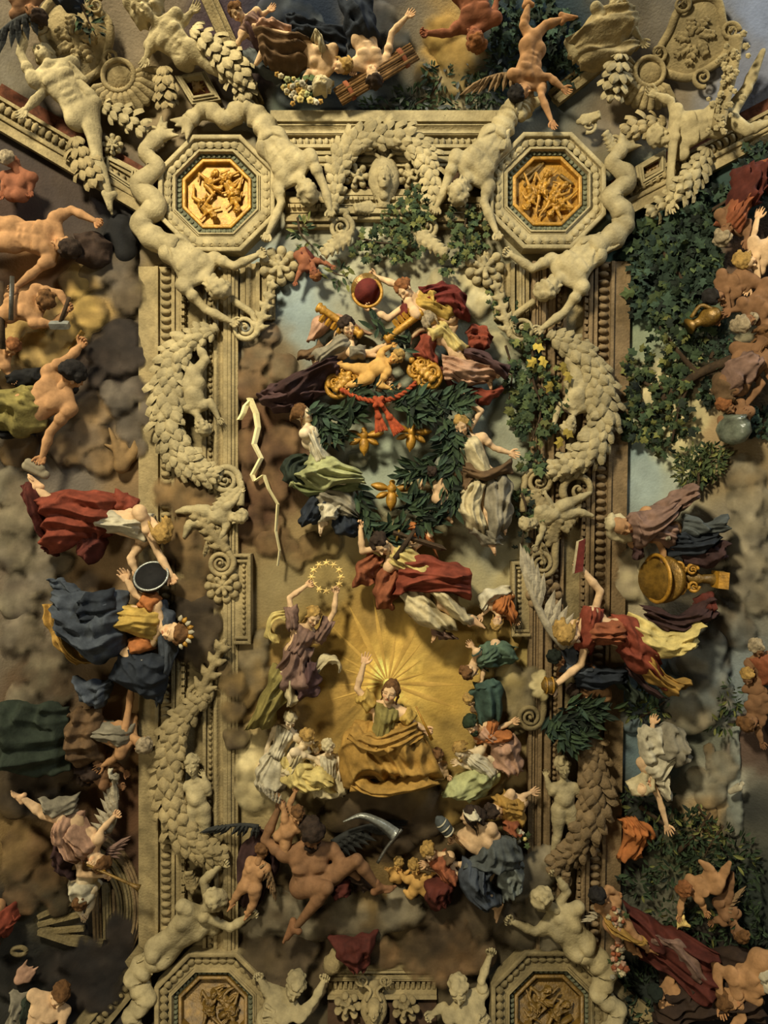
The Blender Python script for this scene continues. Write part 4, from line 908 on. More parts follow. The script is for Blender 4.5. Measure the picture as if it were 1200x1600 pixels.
# urn with mask, top and bottom
def urn(label, cx, cy, s, m, up=1):
    root = thing('stone_urn', label, 'urn', cx, cy, 0)
    Y = lambda v: cy + v * s * up
    V, F = lathe_vf([(0, 10 * s), (.08, 13 * s), (.18, 9 * s), (.3, 17 * s), (.45, 22 * s), (.62, 22 * s), (.8, 15 * s), (.9, 8 * s), (1, 11 * s)], (cx, Y(-44), 16), (cx, Y(44), 16), 18)
    V = np.array(V); V[:, 2] = 16 + (V[:, 2] - 16) * .7; part('vessel', V, F, MATS[m], root)
    for q in (1, -1):
        volute(root, cx + q * 19 * s, Y(-42), 10 * s, 1.8, 0 if q > 0 else PI, q, 24, m=m, lead=[(cx + q * 12 * s, Y(-8)), (cx + q * 6 * s, Y(-26))])
        acanthus(root, (cx + q * 12 * s, Y(40)), (cx + q * 40 * s, Y(46)), 18 * s, m=m, h=16)
    HRr = np.stack([np.array([1., 0, 0]), np.array([0, -1. * up, 0]), np.array([0, 0, 1.])], 1) * 30 * s; v, q, t = HEAD; part('mask', v @ HRr.T + [cx, Y(4), 28], q, MATS[m], root)
    v, q = HAIR['long']; part('mask_hair', v @ HRr.T + [cx, Y(4), 28], q, MATS[m], root)
    return root
urn('stone urn with a carved face inside the laurel arch', 600, 276, 1.12, 'stone_pale')
urn('stone urn with a carved face at the foot of the opening', 584, 1572, .95, 'stone')
# cartouches (shields with rolled rims), shells
def cartouche(label, cx, cy, rx, ry, ang, m):
    root = thing('stone_cartouche', label, 'cartouche', cx, cy); c, s = math.cos(ang), math.sin(ang)
    n = 40; t = np.linspace(0, 2 * PI, n, endpoint=False); rad = 1 + .10 * np.cos(3 * t) + .05 * np.cos(5 * t + 1)
    def loc(x, y, h): return (cx + x * c - y * s, cy + x * s + y * c, h)
    V = [loc(0, 0, 22)]; F = []
    for j in range(1, 6):
        for i in range(n): V.append(loc(rx * rad[i] * j / 5 * math.cos(t[i]), ry * rad[i] * j / 5 * math.sin(t[i]), 22 - 12 * (j / 5) ** 2))
    for i in range(n): F.append((0, 1 + i, 1 + (i + 1) % n))
    for j in range(4):
        for i in range(n): F.append((1 + j * n + i, 1 + (j + 1) * n + i, 1 + (j + 1) * n + (i + 1) % n, 1 + j * n + (i + 1) % n))
    part('shield', V, F, MATS[m], root)
    P = np.array([loc(rx * rad[i % n] * 1.02 * math.cos(t[i % n]), ry * rad[i % n] * 1.02 * math.sin(t[i % n]), 14) for i in range(n + 1)]); V, F = tube_vf(P, 6.5, 8, caps=False); part('rolled_rim', V, F, MATS[m], root)
    for (x, y) in ((-1, -.7), (1, -.7), (.9, .8), (-.9, .8)):
        q = loc(x * rx * .95, y * ry * .85, 0); volute(root, q[0], q[1], 15, 1.6, math.atan2(y, x) + ang, 1 if x * y > 0 else -1, 18, m=m)
    for i in range(7):
        a = i * 2 * PI / 7; b = loc(rx * .2 * math.cos(a), ry * .2 * math.sin(a), 0); e = loc(rx * .62 * math.cos(a + .3), ry * .62 * math.sin(a + .3), 0); acanthus(root, b[:2], e[:2], 16, m=m, h=20, n=3, curl=-4)
    return root
cartouche('carved stone shield cartouche in the upper left corner', 118, 62, 50, 66, -.35, 'stone')
cartouche('carved stone shield cartouche in the upper right corner', 1085, 62, 46, 66, .5, 'stone')
def shell(label, cx, cy, R, ang, m='stone_pale', n=13):
    root = thing('stone_shell', label, 'shell', cx, cy, 0, 'stone rosettes and shells')
    for i in range(n):
        a = ang + (i / (n - 1) - .5) * 2.7; f = Field(2.2); p = np.array([cx, cy, 14.]); d = np.array([math.cos(a), math.sin(a), 0])
        f.cone(p + d * R * .25, p + d * R * .7 + [0, 0, 10], R * .05, R * .10, k=1.5); f.cone(p + d * R * .7 + [0, 0, 10], p + d * R + [0, 0, 2], R * .10, R * .12, k=1.5); V, Q = f.build(clip=0.5); part('rib', V, Q, MATS[m], root)
    P = np.array([(cx + R * .42 * math.cos(q), cy + R * .42 * math.sin(q) , 22) for q in np.linspace(0, 2 * PI, 25)]); V, F = tube_vf(P, R * .07, 8, caps=False); part('ring', V, F, MATS[m], root)
    V, F = lathe_vf([(0, R * .5), (.7, R * .4), (1, R * .1)], (cx, cy, 8), (cx, cy, 24), 16); part('hub', V, F, MATS[m], root)
    return root
shell('fluted stone shell basket between the upper left atlants', 185, 118, 58, 1.2, 'stone')
shell('fluted stone shell basket between the upper right atlants', 1015, 112, 54, 2.2, 'stone')
# small framed coffers on the corner ribs
def coffer(label, pts, m='stone_pale'):
    c = np.mean(pts, 0); root = thing('framed_coffer', label, 'coffer', c[0], c[1], 0, 'small framed coffers')
    strip('coffer_frame', pts, PROF['step'](9, 15), m, root, closed=True)
    V = [(p[0], p[1], 3) for p in pts]; part('coffer_panel', V, [tuple(range(len(pts)))], MATS['porphyry'], root, smooth=False)
    f = Field(1.8); r = random.Random(int(c[0]))
    for i in range(9): f.cone((c[0] + r.uniform(-10, 10), c[1] + r.uniform(-10, 10), 4), (c[0] + r.uniform(-12, 12), c[1] + r.uniform(-12, 12), 6), 2.2, 1.4, k=1)
    V, Q = f.build(clip=1); part('gilt_ornament', V, Q, MATS['gilt_dark'], root); return root
coffer('small framed porphyry coffer above the upper left octagon', [(280, 122), (318, 116), (338, 152), (302, 158)])
coffer('small framed coffer with gilt ornament left of the upper left octagon', [(168, 245), (212, 268), (208, 296), (166, 268)])
coffer('small framed coffer with gilt ornament right of the upper right octagon', [(998, 262), (1036, 240), (1036, 270), (1002, 290)])

# ------------------------------------------------------------------ stone figures
ST = dict(skin='stone_body', hair=('curly', 'stone_body'), cat='statue')
def tail(root, path, r0, r1, m='stone_body', h=24):
    P = crom([p3(p, h) for p in path], 50); q = np.linspace(0, 1, 50); V, F = tube_vf(P, r0 + (r1 - r0) * q, 12)
    V = np.array(V); k = 12
    for i in range(50):
        rad = (r0 + (r1 - r0) * q[i]); 
        for j in range(k):
            b = 1 + .10 * math.sin(i * 1.1) + .07 * math.cos(j * PI / 2 + i * .5); V[i * k + j] = P[i] + (V[i * k + j] - P[i]) * b
    part('fish_tail', V, F, MATS[m], root)
    d = unit(P[-1] - P[-4]); n = np.array([-d[1], d[0], 0]); f = Field(2.0)
    for s in (-1, -.4, .4, 1): f.cone(P[-1], P[-1] + d * r0 * 1.1 + n * s * r0 * 1.0 + [0, 0, 3], r1 * .9, 1.5, k=2)
    V, Q = f.build(clip=0.5); part('tail_fin', V, Q, MATS[m], root)
    f = Field(2.0); r = random.Random(int(P[0][0]))
    for i in range(10):
        a = P[0] + [r.uniform(-r0, r0), r.uniform(-r0, r0), r0 * .6]; e = P[6] + [r.uniform(-r0, r0) * .9, r.uniform(-r0, r0) * .9, r0 * .5]; f.cone(a, e, 3.2, 2.0, k=1.5)
    V, Q = f.build(clip=0.5); part('hip_leaves', V, Q, MATS[m], root)
def triton(label, tl, r0=20, **k):
    d = dict(ST); d.update(k); root = fig(label, name='stone_triton', group='stone tritons around the medallions', **d); tail(root, tl, r0, 11, h=k.get('hb', 28) - 4, m=d['skin']); return root
triton('stone triton bending under the upper left octagon toward the frame', [(278, 390), (238, 372), (222, 345), (246, 318), (216, 292), (244, 262), (228, 236), (250, 212)], U=37, fat=1.08, head=(338, 450, 40), neck=(318, 432), pel=(272, 388), yaw=-15, hy=40, hp=-20, a1=((322, 484), (362, 503), 'g'), a2=((366, 416), (404, 398), 'g'), hb=32)
triton('stone triton leaning from the upper left octagon to the laurel arch', [(424, 222), (408, 190), (382, 172), (352, 186), (322, 172), (296, 190)], U=37, fat=1.08, head=(479, 300, 42), neck=(466, 276), pel=(424, 222), yaw=15, hy=-20, hp=-20, a1=((440, 318), (418, 366), 'g'), a2=((508, 296), (516, 328), 'g'), hb=32)
triton('stone triton leaning from the upper right octagon to the laurel arch', [(774, 218), (792, 186), (800, 172), (816, 176), (826, 164)], U=37, fat=1.08, head=(718, 300, 42), neck=(732, 276), pel=(774, 218), yaw=-15, hy=30, hp=-20, a2=((756, 316), (776, 364), 'g'), a1=((694, 296), (682, 324), 'g'), hb=32)
triton('stone triton bending under the upper right octagon toward the frame', [(922, 392), (962, 366), (976, 340), (956, 308), (982, 280), (958, 254), (972, 232)], U=37, fat=1.08, head=(857, 452, 40), neck=(878, 434), pel=(924, 392), yaw=15, hy=-40, hp=-20, a2=((882, 488), (846, 514), 'g'), a1=((832, 420), (798, 398), 'g'), hb=32)
triton('stone triton reaching up to the lower left wreath', [(246, 1494), (212, 1526), (228, 1560), (204, 1590), (222, 1620)], U=37, fat=1.08, head=(338, 1404, 40), neck=(318, 1426), pel=(250, 1488), yaw=200, hy=120, a1=((360, 1450), (392, 1430), 'g'), a2=((318, 1376), (346, 1350), 'g'), hb=30)
triton('stone triton with bent head left of the lower mask', [(424, 1590), (410, 1610), (380, 1625)], U=35, fat=1.08, head=(462, 1534, 40), neck=(448, 1556), pel=(424, 1600), yaw=-20, hy=20, a1=((492, 1562), (506, 1532), 'g'), a2=((418, 1552), (406, 1530), 'g'), hb=28)
triton('stone triton with bent head right of the lower mask', [(745, 1605), (770, 1620), (790, 1630)], U=35, fat=1.08, head=(716, 1540, 40), neck=(724, 1560), pel=(744, 1606), yaw=20, hy=-20, a1=((752, 1532), (766, 1492), 'g'), a2=((694, 1572), (676, 1584), 'g'), hb=28)
triton('stone triton reaching up to the lower right wreath', [(908, 1482), (948, 1516), (936, 1552), (966, 1580), (944, 1615)], U=37, fat=1.08, head=(846, 1404, 36), neck=(868, 1426), pel=(906, 1478), yaw=170, hy=-120, a1=((886, 1394), (870, 1366), 'g'), a2=((836, 1456), (800, 1440), 'g'), hb=28)

def statue(label, **k):
    d = dict(ST); d.update(k); return fig(label, name='stone_statue', **d)
statue('nude stone atlant striding down the upper left cornice', U=36, head=(62, 78, 20), neck=(78, 104), pel=(128, 180), yaw=10, a1=((62, 150), (40, 172)), a2=((32, 84), (42, 36)), l1=((152, 246), (172, 306), (182, 330)), l2=((150, 160), (122, 124), (112, 114)), hb=34)
statue('stone youth with draped head at the top left edge', U=34, head=(228, 22, 40), neck=(248, 40), pel=(292, 86), yaw=-10, hy=-30, a1=((238, 66), (228, 92)), a2=((282, 40), (300, 18)), l1=((318, 98), (352, 122), (360, 134)), hb=30, sheets=[sh('stone_body', [(192, -10), (205, 24), (222, 42)], [(262, -14), (256, 12), (244, 34)], n=5, bulge=14, name='head_cloth')])
statue('stone youth reaching down under white blossoms on the upper right cornice', U=35, head=(1034, 214, 36), neck=(1052, 210), pel=(1122, 186), yaw=-20, hy=-90, a1=((1048, 268), (1048, 318), 'o'), a2=((1048, 158), (1024, 148), 'o'), l1=((1168, 204), (1205, 190)), l2=((1166, 140), (1192, 80)), hb=36)
statue('seated stone figure in heavy drapery right of the faun boy', U=30, head=(962, 12, 30), neck=(952, 26), pel=(925, 70), yaw=30, a1=((985, 40), (1002, 64)), l1=((900, 86), (884, 66)), hb=26,
       sheets=[sh('stone', [(985, 0), (930, 20), (884, 62)], [(1000, 44), (960, 84), (896, 92)], n=6, bulge=20, amp=5), sh('stone', [(1004, 60), (960, 66), (892, 82)], [(1000, 76), (955, 100), (905, 104)], n=3, bulge=10)])
for lb, pts in (('small carved stone boy inside the upper left wreath', dict(U=19, head=(312, 648), neck=(304, 632), pel=(300, 600), a1=((322, 620), (332, 640)), a2=((284, 626), (276, 650)), l1=((316, 572), (304, 548)), l2=((292, 574), (286, 552)))),
                ('small carved stone boy inside the upper right wreath', dict(U=19, head=(892, 648), neck=(898, 632), pel=(902, 600), a1=((916, 622), (926, 640)), a2=((880, 624), (874, 646)), l1=((908, 572), (914, 550)), l2=((892, 574), (896, 550)))),
                ('small carved stone boy blowing a shell inside the lower left wreath', dict(U=19, head=(302, 1214), neck=(306, 1232), pel=(308, 1266), a1=((322, 1246), (316, 1226)), a2=((288, 1240), (282, 1222)), l1=((318, 1294), (304, 1308)), l2=((300, 1296), (290, 1310)))),
                ('small carved stone boy inside the lower right wreath', dict(U=19, head=(880, 1216), neck=(882, 1234), pel=(882, 1266), a1=((898, 1246), (906, 1228)), a2=((866, 1246), (860, 1226)), l1=((894, 1292), (884, 1312)), l2=((874, 1294), (868, 1312))))):
    cx_, cy_ = pts['pel']; sc_ = lambda q: (cx_ + (q[0] - cx_) * 1.3, cy_ + (q[1] - cy_) * 1.35) if isinstance(q, tuple) and not isinstance(q[0], tuple) else tuple(sc_(v) for v in q) if isinstance(q, tuple) else q * 1.3
    pts = {k_: sc_(v_) for k_, v_ in pts.items()}
    statue(lb, child=True, hb=26, group='carved boys inside the wreaths', vox=1.7, **pts)
statue('stone putto stretched along the left scroll bracket', U=22, head=(372, 808, 30), neck=(360, 806), pel=(322, 806), yaw=20, hy=60, a1=((352, 828), (340, 848)), a2=((366, 784), (376, 768)), l1=((296, 818), (288, 838)), l2=((294, 796), (276, 800)), child=True, hb=26, wings=[((338, 822), (320, 860), 22, 'stone', -1, 24, 7)])
statue('bat winged stone putto on the right scroll bracket', U=22, head=(826, 818, 34), neck=(838, 812), pel=(880, 798), yaw=-20, hy=-60, a1=((862, 790), (852, 772)), a2=((846, 834), (838, 852)), l1=((902, 780), (922, 770)), l2=((904, 800), (926, 806)), child=True, hb=28, wings=[((852, 822), (846, 872), 24, 'stone', -1, 24, 7)])
# ------------------------------------------------------------------ clouds
cloud('dark cloud carrying the golden robed woman', [(560, 1245, 44), (610, 1235, 50), (650, 1250, 42), (600, 1275, 40), (530, 1270, 32), (660, 1285, 30)], 'cloud_dark', 1, h=10)
cloud('bright cream cloud bank left of the golden robed woman', [(400, 1190, 36), (440, 1225, 40), (390, 1240, 30), (480, 1240, 34), (400, 1150, 26)], 'cloud_white', 2)
cloud('pale cloud bank under the women on the right', [(720, 1235, 36), (770, 1250, 34), (700, 1265, 26), (760, 1215, 30)], 'cloud_gold', 3)
cloud('pale grey cloud beside the left stepped ear', [(392, 1020, 28), (400, 1060, 24), (380, 1090, 20), (410, 995, 16)], 'cloud_grey', 4)
cloud('dark smoky cloud spilling over the left frame below the ear', [(366, 1070, 24), (362, 1110, 22), (370, 1150, 20), (350, 1040, 16)], 'cloud_dark', 5, h=24)
cloud('brown cloud billow beside the lightning bolt', [(400, 560, 26), (420, 520, 18), (390, 600, 26), (440, 575, 24), (400, 700, 34), (420, 760, 34), (395, 820, 28), (440, 690, 30)], 'cloud_brown', 6, flat=.45)
cloud('dark brown cloud tip at the end of the lightning bolt', [(445, 852, 22), (456, 866, 18), (420, 846, 26), (436, 838, 24)], 'cloud_brown', 7, h=0)
cloud('cream cloud puffs right of the red cloaked bearer', [(690, 440, 22), (720, 440, 24), (745, 470, 26), (775, 540, 26), (790, 565, 20)], 'cloud_white', 8, flat=.45)
cloud('small cream cloud behind the lower laurel branch', [(660, 745, 24), (560, 715, 18), (640, 770, 18)], 'cloud_white', 9, flat=.45)
cloud('thin white cloud streak above the star circlet', [(486, 856, 22), (515, 846, 20), (462, 874, 18)], 'cloud_tan', 10, flat=.45)
cloud('grey cloud bank under the seated old man', [(430, 1425, 36), (480, 1440, 34), (530, 1425, 38), (580, 1430, 36), (630, 1420, 34), (560, 1455, 30), (400, 1440, 30)], 'cloud_grey', 11, h=12)
cloud('dark cloud covering the lower left medallion corner', [(410, 1490, 36), (450, 1510, 34), (470, 1480, 30), (425, 1530, 26)], 'cloud_dark', 12, h=16)
cloud('brown cloud roll in front of the lower entablature', [(660, 1490, 36), (700, 1475, 42), (740, 1490, 34), (690, 1510, 30), (600, 1490, 26)], 'cloud_brown', 13, h=18)
cloud('dark cloud below the blue skirted woman', [(700, 1420, 36), (740, 1440, 40), (790, 1430, 36), (820, 1450, 32), (720, 1390, 26)], 'cloud_dark', 14, h=12)
cloud('grey cloud spilling over the lower right frame', [(830, 1370, 34), (850, 1350, 28), (840, 1420, 32), (860, 1460, 26), (800, 1380, 26)], 'cloud_grey', 15, h=20)
cloud('shadowy cloud right of the old man under the spinning woman', [(640, 1300, 24), (690, 1250, 22), (620, 1320, 22), (560, 1290, 22)], 'cloud_black', 16, h=0)
cloud('brown grey cloud beside the green robed women', [(800, 1060, 26), (790, 1090, 22), (815, 1100, 24), (830, 1060, 20), (808, 1130, 18)], 'cloud_grey', 17, h=20)
cloud('cream cloud in the upper right of the golden glow', [(790, 990, 26), (805, 960, 22), (760, 1000, 20)], 'cloud_gold', 18)
# left cove
cloud('grey smoke plume rising onto the left frame', [(190, 625, 26), (215, 610, 22), (225, 650, 20), (205, 670, 22), (215, 700, 16), (170, 610, 16), (230, 640, 16)], 'smoke', 20, h=14)
cloud('black storm cloud beside the left frame', [(190, 530, 32), (160, 545, 26), (205, 560, 24), (180, 570, 24), (150, 590, 18)], 'cloud_black', 21)
cloud('dark grey cloud above the hammering man', [(180, 420, 34), (200, 460, 30), (150, 430, 26), (190, 390, 26)], 'cloud_dark', 22)
cloud('warm lit cloud behind the hammering man', [(120, 440, 28), (140, 490, 28), (110, 530, 26), (60, 545, 30), (90, 555, 26)], 'cloud_gold', 23, flat=.45)
cloud('brown cloud behind the bent back man', [(150, 640, 30), (140, 680, 30), (110, 700, 30), (160, 720, 26), (30, 700, 34), (20, 590, 22)], 'cloud_tan', 24, flat=.45)
cloud('grey cloud bank under the red robed woman', [(20, 760, 34), (30, 810, 32), (20, 860, 34), (70, 900, 32), (30, 930, 36), (90, 880, 24)], 'cloud_grey', 25, h=0)
cloud('olive brown cloud spilling over the left frame', [(290, 780, 34), (320, 800, 30), (285, 840, 34), (310, 880, 34), (300, 920, 30), (260, 770, 26), (330, 840, 26)], 'cloud_tan', 26, h=16)
cloud('dark cloud shadow right of the crowned blue woman', [(300, 950, 32), (320, 980, 28), (300, 1010, 28), (330, 930, 22), (320, 1030, 22)], 'cloud_dark', 27, h=14)
cloud('round grey cloud below the crowned blue woman', [(70, 1050, 38), (90, 1020, 26), (40, 1090, 30), (30, 990, 34), (90, 1085, 26)], 'cloud_grey', 28, h=0)
cloud('dim brown cloud at the lower left edge', [(40, 1210, 30), (20, 1250, 30), (80, 1225, 26), (100, 1210, 22)], 'cloud_dark', 29)
cloud('warm brown cloud below the trumpeter', [(40, 1320, 34), (30, 1350, 30), (70, 1380, 30), (40, 1400, 30), (90, 1410, 22)], 'cloud_brown', 30)
cloud('black smoke bank in the lower left corner', [(140, 1510, 44), (180, 1500, 36), (110, 1540, 36), (150, 1550, 40), (190, 1450, 26), (70, 1510, 26), (20, 1530, 34)], 'cloud_black', 31, h=4)
# right cove
cloud('tall grey cloud column at the right edge', [(1160, 740, 30), (1170, 780, 32), (1165, 830, 34), (1170, 880, 34), (1150, 915, 30), (1185, 930, 30), (1150, 860, 28)], 'cloud_grey', 32, h=4)
cloud('rounded grey cloud under the winged woman', [(1085, 1035, 34), (1100, 1070, 36), (1090, 1110, 32), (1065, 1090, 28), (1110, 1010, 26), (1060, 1120, 24)], 'cloud_grey', 33, h=18)
cloud('dark brown cloud under the tall cloud column', [(1150, 950, 26), (1130, 985, 24), (1160, 985, 26), (1120, 1040, 24)], 'cloud_dark', 34, h=2)
cloud('bright cloud behind the hooded woman and brazier', [(990, 880, 26), (985, 915, 24), (1000, 850, 18), (1010, 930, 18)], 'cloud_white', 35, flat=.45)
cloud('pale cloud far in the wooded landscape', [(1030, 580, 28), (1020, 620, 24), (1060, 640, 24), (1060, 690, 22), (1040, 560, 20)], 'cloud_white', 36, flat=.45)
cloud('grey cloud behind the veiled woman', [(990, 1120, 24), (1120, 1100, 24), (1130, 1200, 26), (1110, 1240, 24), (1090, 1215, 18)], 'cloud_grey', 37, flat=.45)
cloud('yellow lit cloud at the top edge behind the red skinned man', [(690, 50, 30), (710, 90, 26), (740, 85, 26), (660, 115, 18), (710, 130, 22)], 'cloud_gold', 38, flat=.45)
cloud('dark blue grey cloud behind the flower bearer', [(470, 40, 34), (430, 20, 30), (500, 80, 26), (590, 30, 30), (620, 60, 22), (450, 150, 22)], 'slate', 39, flat=.45)
# ------------------------------------------------------------------ figures in the central opening
fig('woman in gold tunic and ochre mantle seated with one arm raised', 33, (610, 1078, 56), (607, 1100), (598, 1150), yaw=-8, hy=-15, hp=22, a2=((558, 1076), (569, 1036), 's'), a1=((648, 1132), (664, 1140), 'g'), fem=True, hair=('long', 'hair_brown'), hb=44, tunic='olive', sleeves='gold_cloth', skin='skin_fair', l2=((556, 1172, 48), (566, 1218, 44), (570, 1238)), l1=((646, 1168, 46), (628, 1210, 44)),
    sheets=[sh('ochre', [(556, 1128), (530, 1172), (538, 1228)], [(640, 1126), (668, 1164), (690, 1216)], n=10, amp=8, bulge=22, bumps=[(560, 1172, 24, 18), (640, 1166, 26, 18), (600, 1200, 20, -6)]), sh('ochre', [(552, 1130), (590, 1140), (648, 1128)], [(540, 1154), (594, 1172), (660, 1150)], n=4, amp=6, bulge=14, h=58), sh('ochre', [(552, 1202), (590, 1222), (660, 1204)], [(548, 1226), (600, 1238), (690, 1220)], n=3, amp=5, bulge=14, h=56)])
fig('flying woman in mauve with both arms lifting a star circlet', 28, (491, 962, 52), (482, 982), (462, 1018), yaw=15, hy=30, a2=((452, 934), (480, 914), 'g'), a1=((522, 956), (525, 926), 'g'), fem=True, hair=('long', 'hair_blond'), hb=42, tunic='mauve', sleeves='mauve',
    sheets=[sh('mauve', [(446, 1006), (430, 1050), (436, 1088)], [(486, 1012), (492, 1048), (500, 1070)], n=6, bulge=20, amp=6), sh('purple', [(462, 1030), (462, 1070), (464, 1094)], [(492, 1034), (500, 1062), (500, 1082)], n=4, bulge=14, amp=6, h=46),
            sh('olive', [(428, 1036), (412, 1080), (382, 1138)], [(466, 1050), (448, 1090), (424, 1138)], n=6, bulge=20, amp=6), sh('cream', [(440, 1046), (446, 1080), (452, 1104)], [(456, 1046), (464, 1080), (468, 1096)], n=3, bulge=12, h=50), sh('yellow', [(452, 952), (420, 960), (412, 990), (424, 1010)], [(444, 968), (430, 972), (426, 992), (436, 1006)], n=2, bulge=5, amp=3, h=30), sh('cream', [(486, 1050), (510, 1026), (530, 1030), (534, 1048)], [(492, 1056), (514, 1038), (524, 1042), (528, 1052)], n=2, bulge=4, amp=3, h=30)])
fig('woman in fluttering orange red cloak below the laurel wreath', 32, (596, 850, 56), (614, 860), (668, 898), yaw=10, hy=-55, a1=((566, 862), (563, 824), 'g'), a2=((672, 836), (673, 808), 'g'), fem=True, hair=('short', 'hair_dark'), hb=44, tunic='yellow', l1=((690, 946), (738, 972), (756, 990)), l2=((660, 958), (680, 984), (672, 996)),
    sheets=[sh('rust', [(578, 862), (554, 880), (552, 918)], [(598, 872), (590, 900), (584, 912)], n=4, bulge=12, amp=6, h=36), sh('rust', [(590, 884), (584, 920), (586, 948)], [(628, 890), (620, 930), (614, 954)], n=4, bulge=14, amp=6, h=36), sh('red', [(628, 866), (690, 872), (736, 886)], [(612, 934), (660, 926), (736, 936)], n=6, bulge=22, amp=7, h=48), sh('orange', [(612, 826), (650, 818), (680, 846)], [(624, 846), (660, 842), (684, 872)], n=3, bulge=10, amp=4, h=34),
            sh('cream', [(616, 926), (640, 960), (680, 986)], [(658, 916), (690, 950), (716, 984)], n=5, bulge=24, amp=6), sh('cream', [(660, 914), (690, 950), (720, 978)], [(700, 916), (720, 944), (748, 970)], n=5, bulge=24, amp=6), sh('mauve', [(640, 960), (670, 984), (686, 1000)], [(690, 970), (700, 984), (716, 996)], n=3, bulge=10, amp=5)])
fig('woman in green and white skirts holding the left side of the laurel wreath', 30, (474, 648, 48), (482, 668), (504, 722), yaw=70, hy=80, a1=((492, 698), (524, 688), 'g'), a2=((500, 664), (520, 650), 'g'), fem=True, hair=('long', 'hair_brown'), hb=40, skin='skin_pale', l1=((540, 762), (505, 818), (508, 842)), tunic='white',
    sheets=[sh('dark_green', [(474, 706), (444, 716), (440, 752)], [(494, 720), (478, 740), (478, 768)], n=4, bulge=14, amp=6), sh('pale_green', [(486, 712), (520, 712), (562, 734)], [(452, 756), (506, 764), (574, 756)], n=7, bulge=22, amp=8, h=46), sh('green', [(452, 738), (480, 762), (560, 752)], [(456, 760), (484, 776), (570, 768)], n=3, bulge=10, amp=5, h=40), sh('grey', [(510, 756), (548, 768), (562, 800)], [(488, 776), (512, 800), (556, 812)], n=5, bulge=16, amp=6), sh('dark_blue', [(488, 770), (474, 800), (466, 820)], [(520, 780), (506, 806), (490, 822)], n=4, bulge=14, amp=6), sh('dark_blue', [(512, 804), (520, 826), (530, 838)], [(556, 800), (560, 822), (556, 840)], n=4, bulge=14, amp=6), sh('white', [(496, 786), (500, 812)], [(540, 790), (528, 812)], n=4, bulge=14, amp=5, h=48)])
fig('woman in grey dress with brown sash holding up the right side of the wreath', 30, (720, 666, 50), (728, 686), (756, 746), yaw=-10, hy=-25, a1=((772, 700), (797, 708), 'o'), a2=((752, 642), (726, 626), 'g'), fem=True, hair=('long', 'hair_blond'), hb=40, skin='skin_fair', tunic='cream', l1=((788, 788), (790, 816), (796, 832)), l2=((760, 800), (766, 850), (768, 872)),
    sheets=[sh('cream', [(726, 744), (714, 786), (728, 826)], [(762, 748), (756, 790), (768, 836)], n=5, bulge=20, amp=6), sh('grey', [(758, 744), (758, 790), (764, 846)], [(798, 740), (802, 784), (796, 826)], n=5, bulge=20, amp=6), sh('brown', [(722, 724), (760, 734), (800, 716)], [(720, 740), (756, 754), (800, 740)], n=3, bulge=12, amp=4, h=50), sh('brown', [(722, 736), (720, 756)], [(742, 746), (726, 774)], n=2, bulge=8, amp=4, h=48), sh('grey', [(728, 820), (744, 840), (756, 852)], [(780, 826), (782, 842), (784, 852)], n=4, bulge=12, amp=5)])
fig('figure in crimson cloak lifting a red domed basket', 29, (632, 456, 50), (650, 470), (706, 492), yaw=30, hy=-60, a1=((606, 498), (580, 482), 'g'), a2=((622, 446), (586, 432), 'g'), hair=('short', 'hair_red'), hb=40, tunic='gold_cloth',
    sheets=[sh('crimson', [(654, 452), (690, 442), (724, 456)], [(676, 484), (712, 496), (732, 502)], n=6, bulge=20, amp=7, h=44), sh('crimson', [(632, 470), (624, 490), (622, 506)], [(656, 476), (650, 494), (640, 508)], n=3, bulge=10, amp=5), sh('gold_cloth', [(664, 458), (672, 482)], [(682, 460), (684, 484)], n=3, bulge=14, amp=4, h=50)])
fig('woman in plum brown robe stretched out holding a gilded baton', 28, (543, 514, 48), (546, 532), (500, 562), yaw=-30, hy=25, a1=((580, 550), (612, 534), 'g'), a2=((560, 552), (590, 556), 'o'), fem=True, hair=('short', 'hair_dark'), hb=36, tunic='grey', sleeves='grey',
    sheets=[sh('plum', [(524, 548), (476, 574), (420, 604)], [(540, 580), (504, 606), (460, 640)], n=7, bulge=22, amp=7), sh('purple', [(430, 596), (410, 606), (398, 616)], [(520, 606), (476, 632), (424, 642)], n=5, bulge=14, amp=6, h=28), sh('pink', [(474, 530), (500, 490), (536, 488), (580, 518)], [(492, 530), (512, 504), (536, 500), (566, 524)], n=3, bulge=6, amp=4, h=24), sh('brown', [(500, 534), (480, 544), (462, 560)], [(512, 548), (496, 560), (480, 564)], n=3, bulge=8, amp=4)])
fig('flying woman in cream bodice and red skirts with bare feet', 27, (672, 500, 46), (682, 508), (716, 548), yaw=40, hy=120, fem=True, hair=('long', 'hair_grey'), hb=38, tunic='yellow', sleeves='yellow', a1=((654, 516), (640, 530), 'g'), a2=((712, 510), (700, 530), None), l1=((752, 574), (780, 584), (796, 592)), l2=((736, 584), (762, 594), (762, 612)),
    sheets=[sh('red', [(660, 520), (648, 540), (652, 566)], [(684, 530), (680, 552), (690, 576)], n=4, bulge=14, amp=6), sh('red', [(728, 514), (752, 506), (770, 526)], [(734, 546), (752, 550), (766, 544)], n=4, bulge=14, amp=7, h=34), sh('pink', [(690, 552), (730, 558), (790, 570)], [(692, 590), (730, 604), (770, 598)], n=6, bulge=20, amp=6), sh('purple', [(724, 546), (760, 558), (796, 580)], [(722, 560), (756, 574), (788, 592)], n=3, bulge=10, amp=5, h=50), sh('red', [(732, 598), (760, 606), (788, 604)], [(738, 618), (760, 630), (780, 618)], n=3, bulge=9, amp=5, h=26), sh('dark_red', [(676, 560), (700, 590), (732, 606)], [(690, 574), (708, 600), (730, 616)], n=2, bulge=8, amp=4, h=28)])
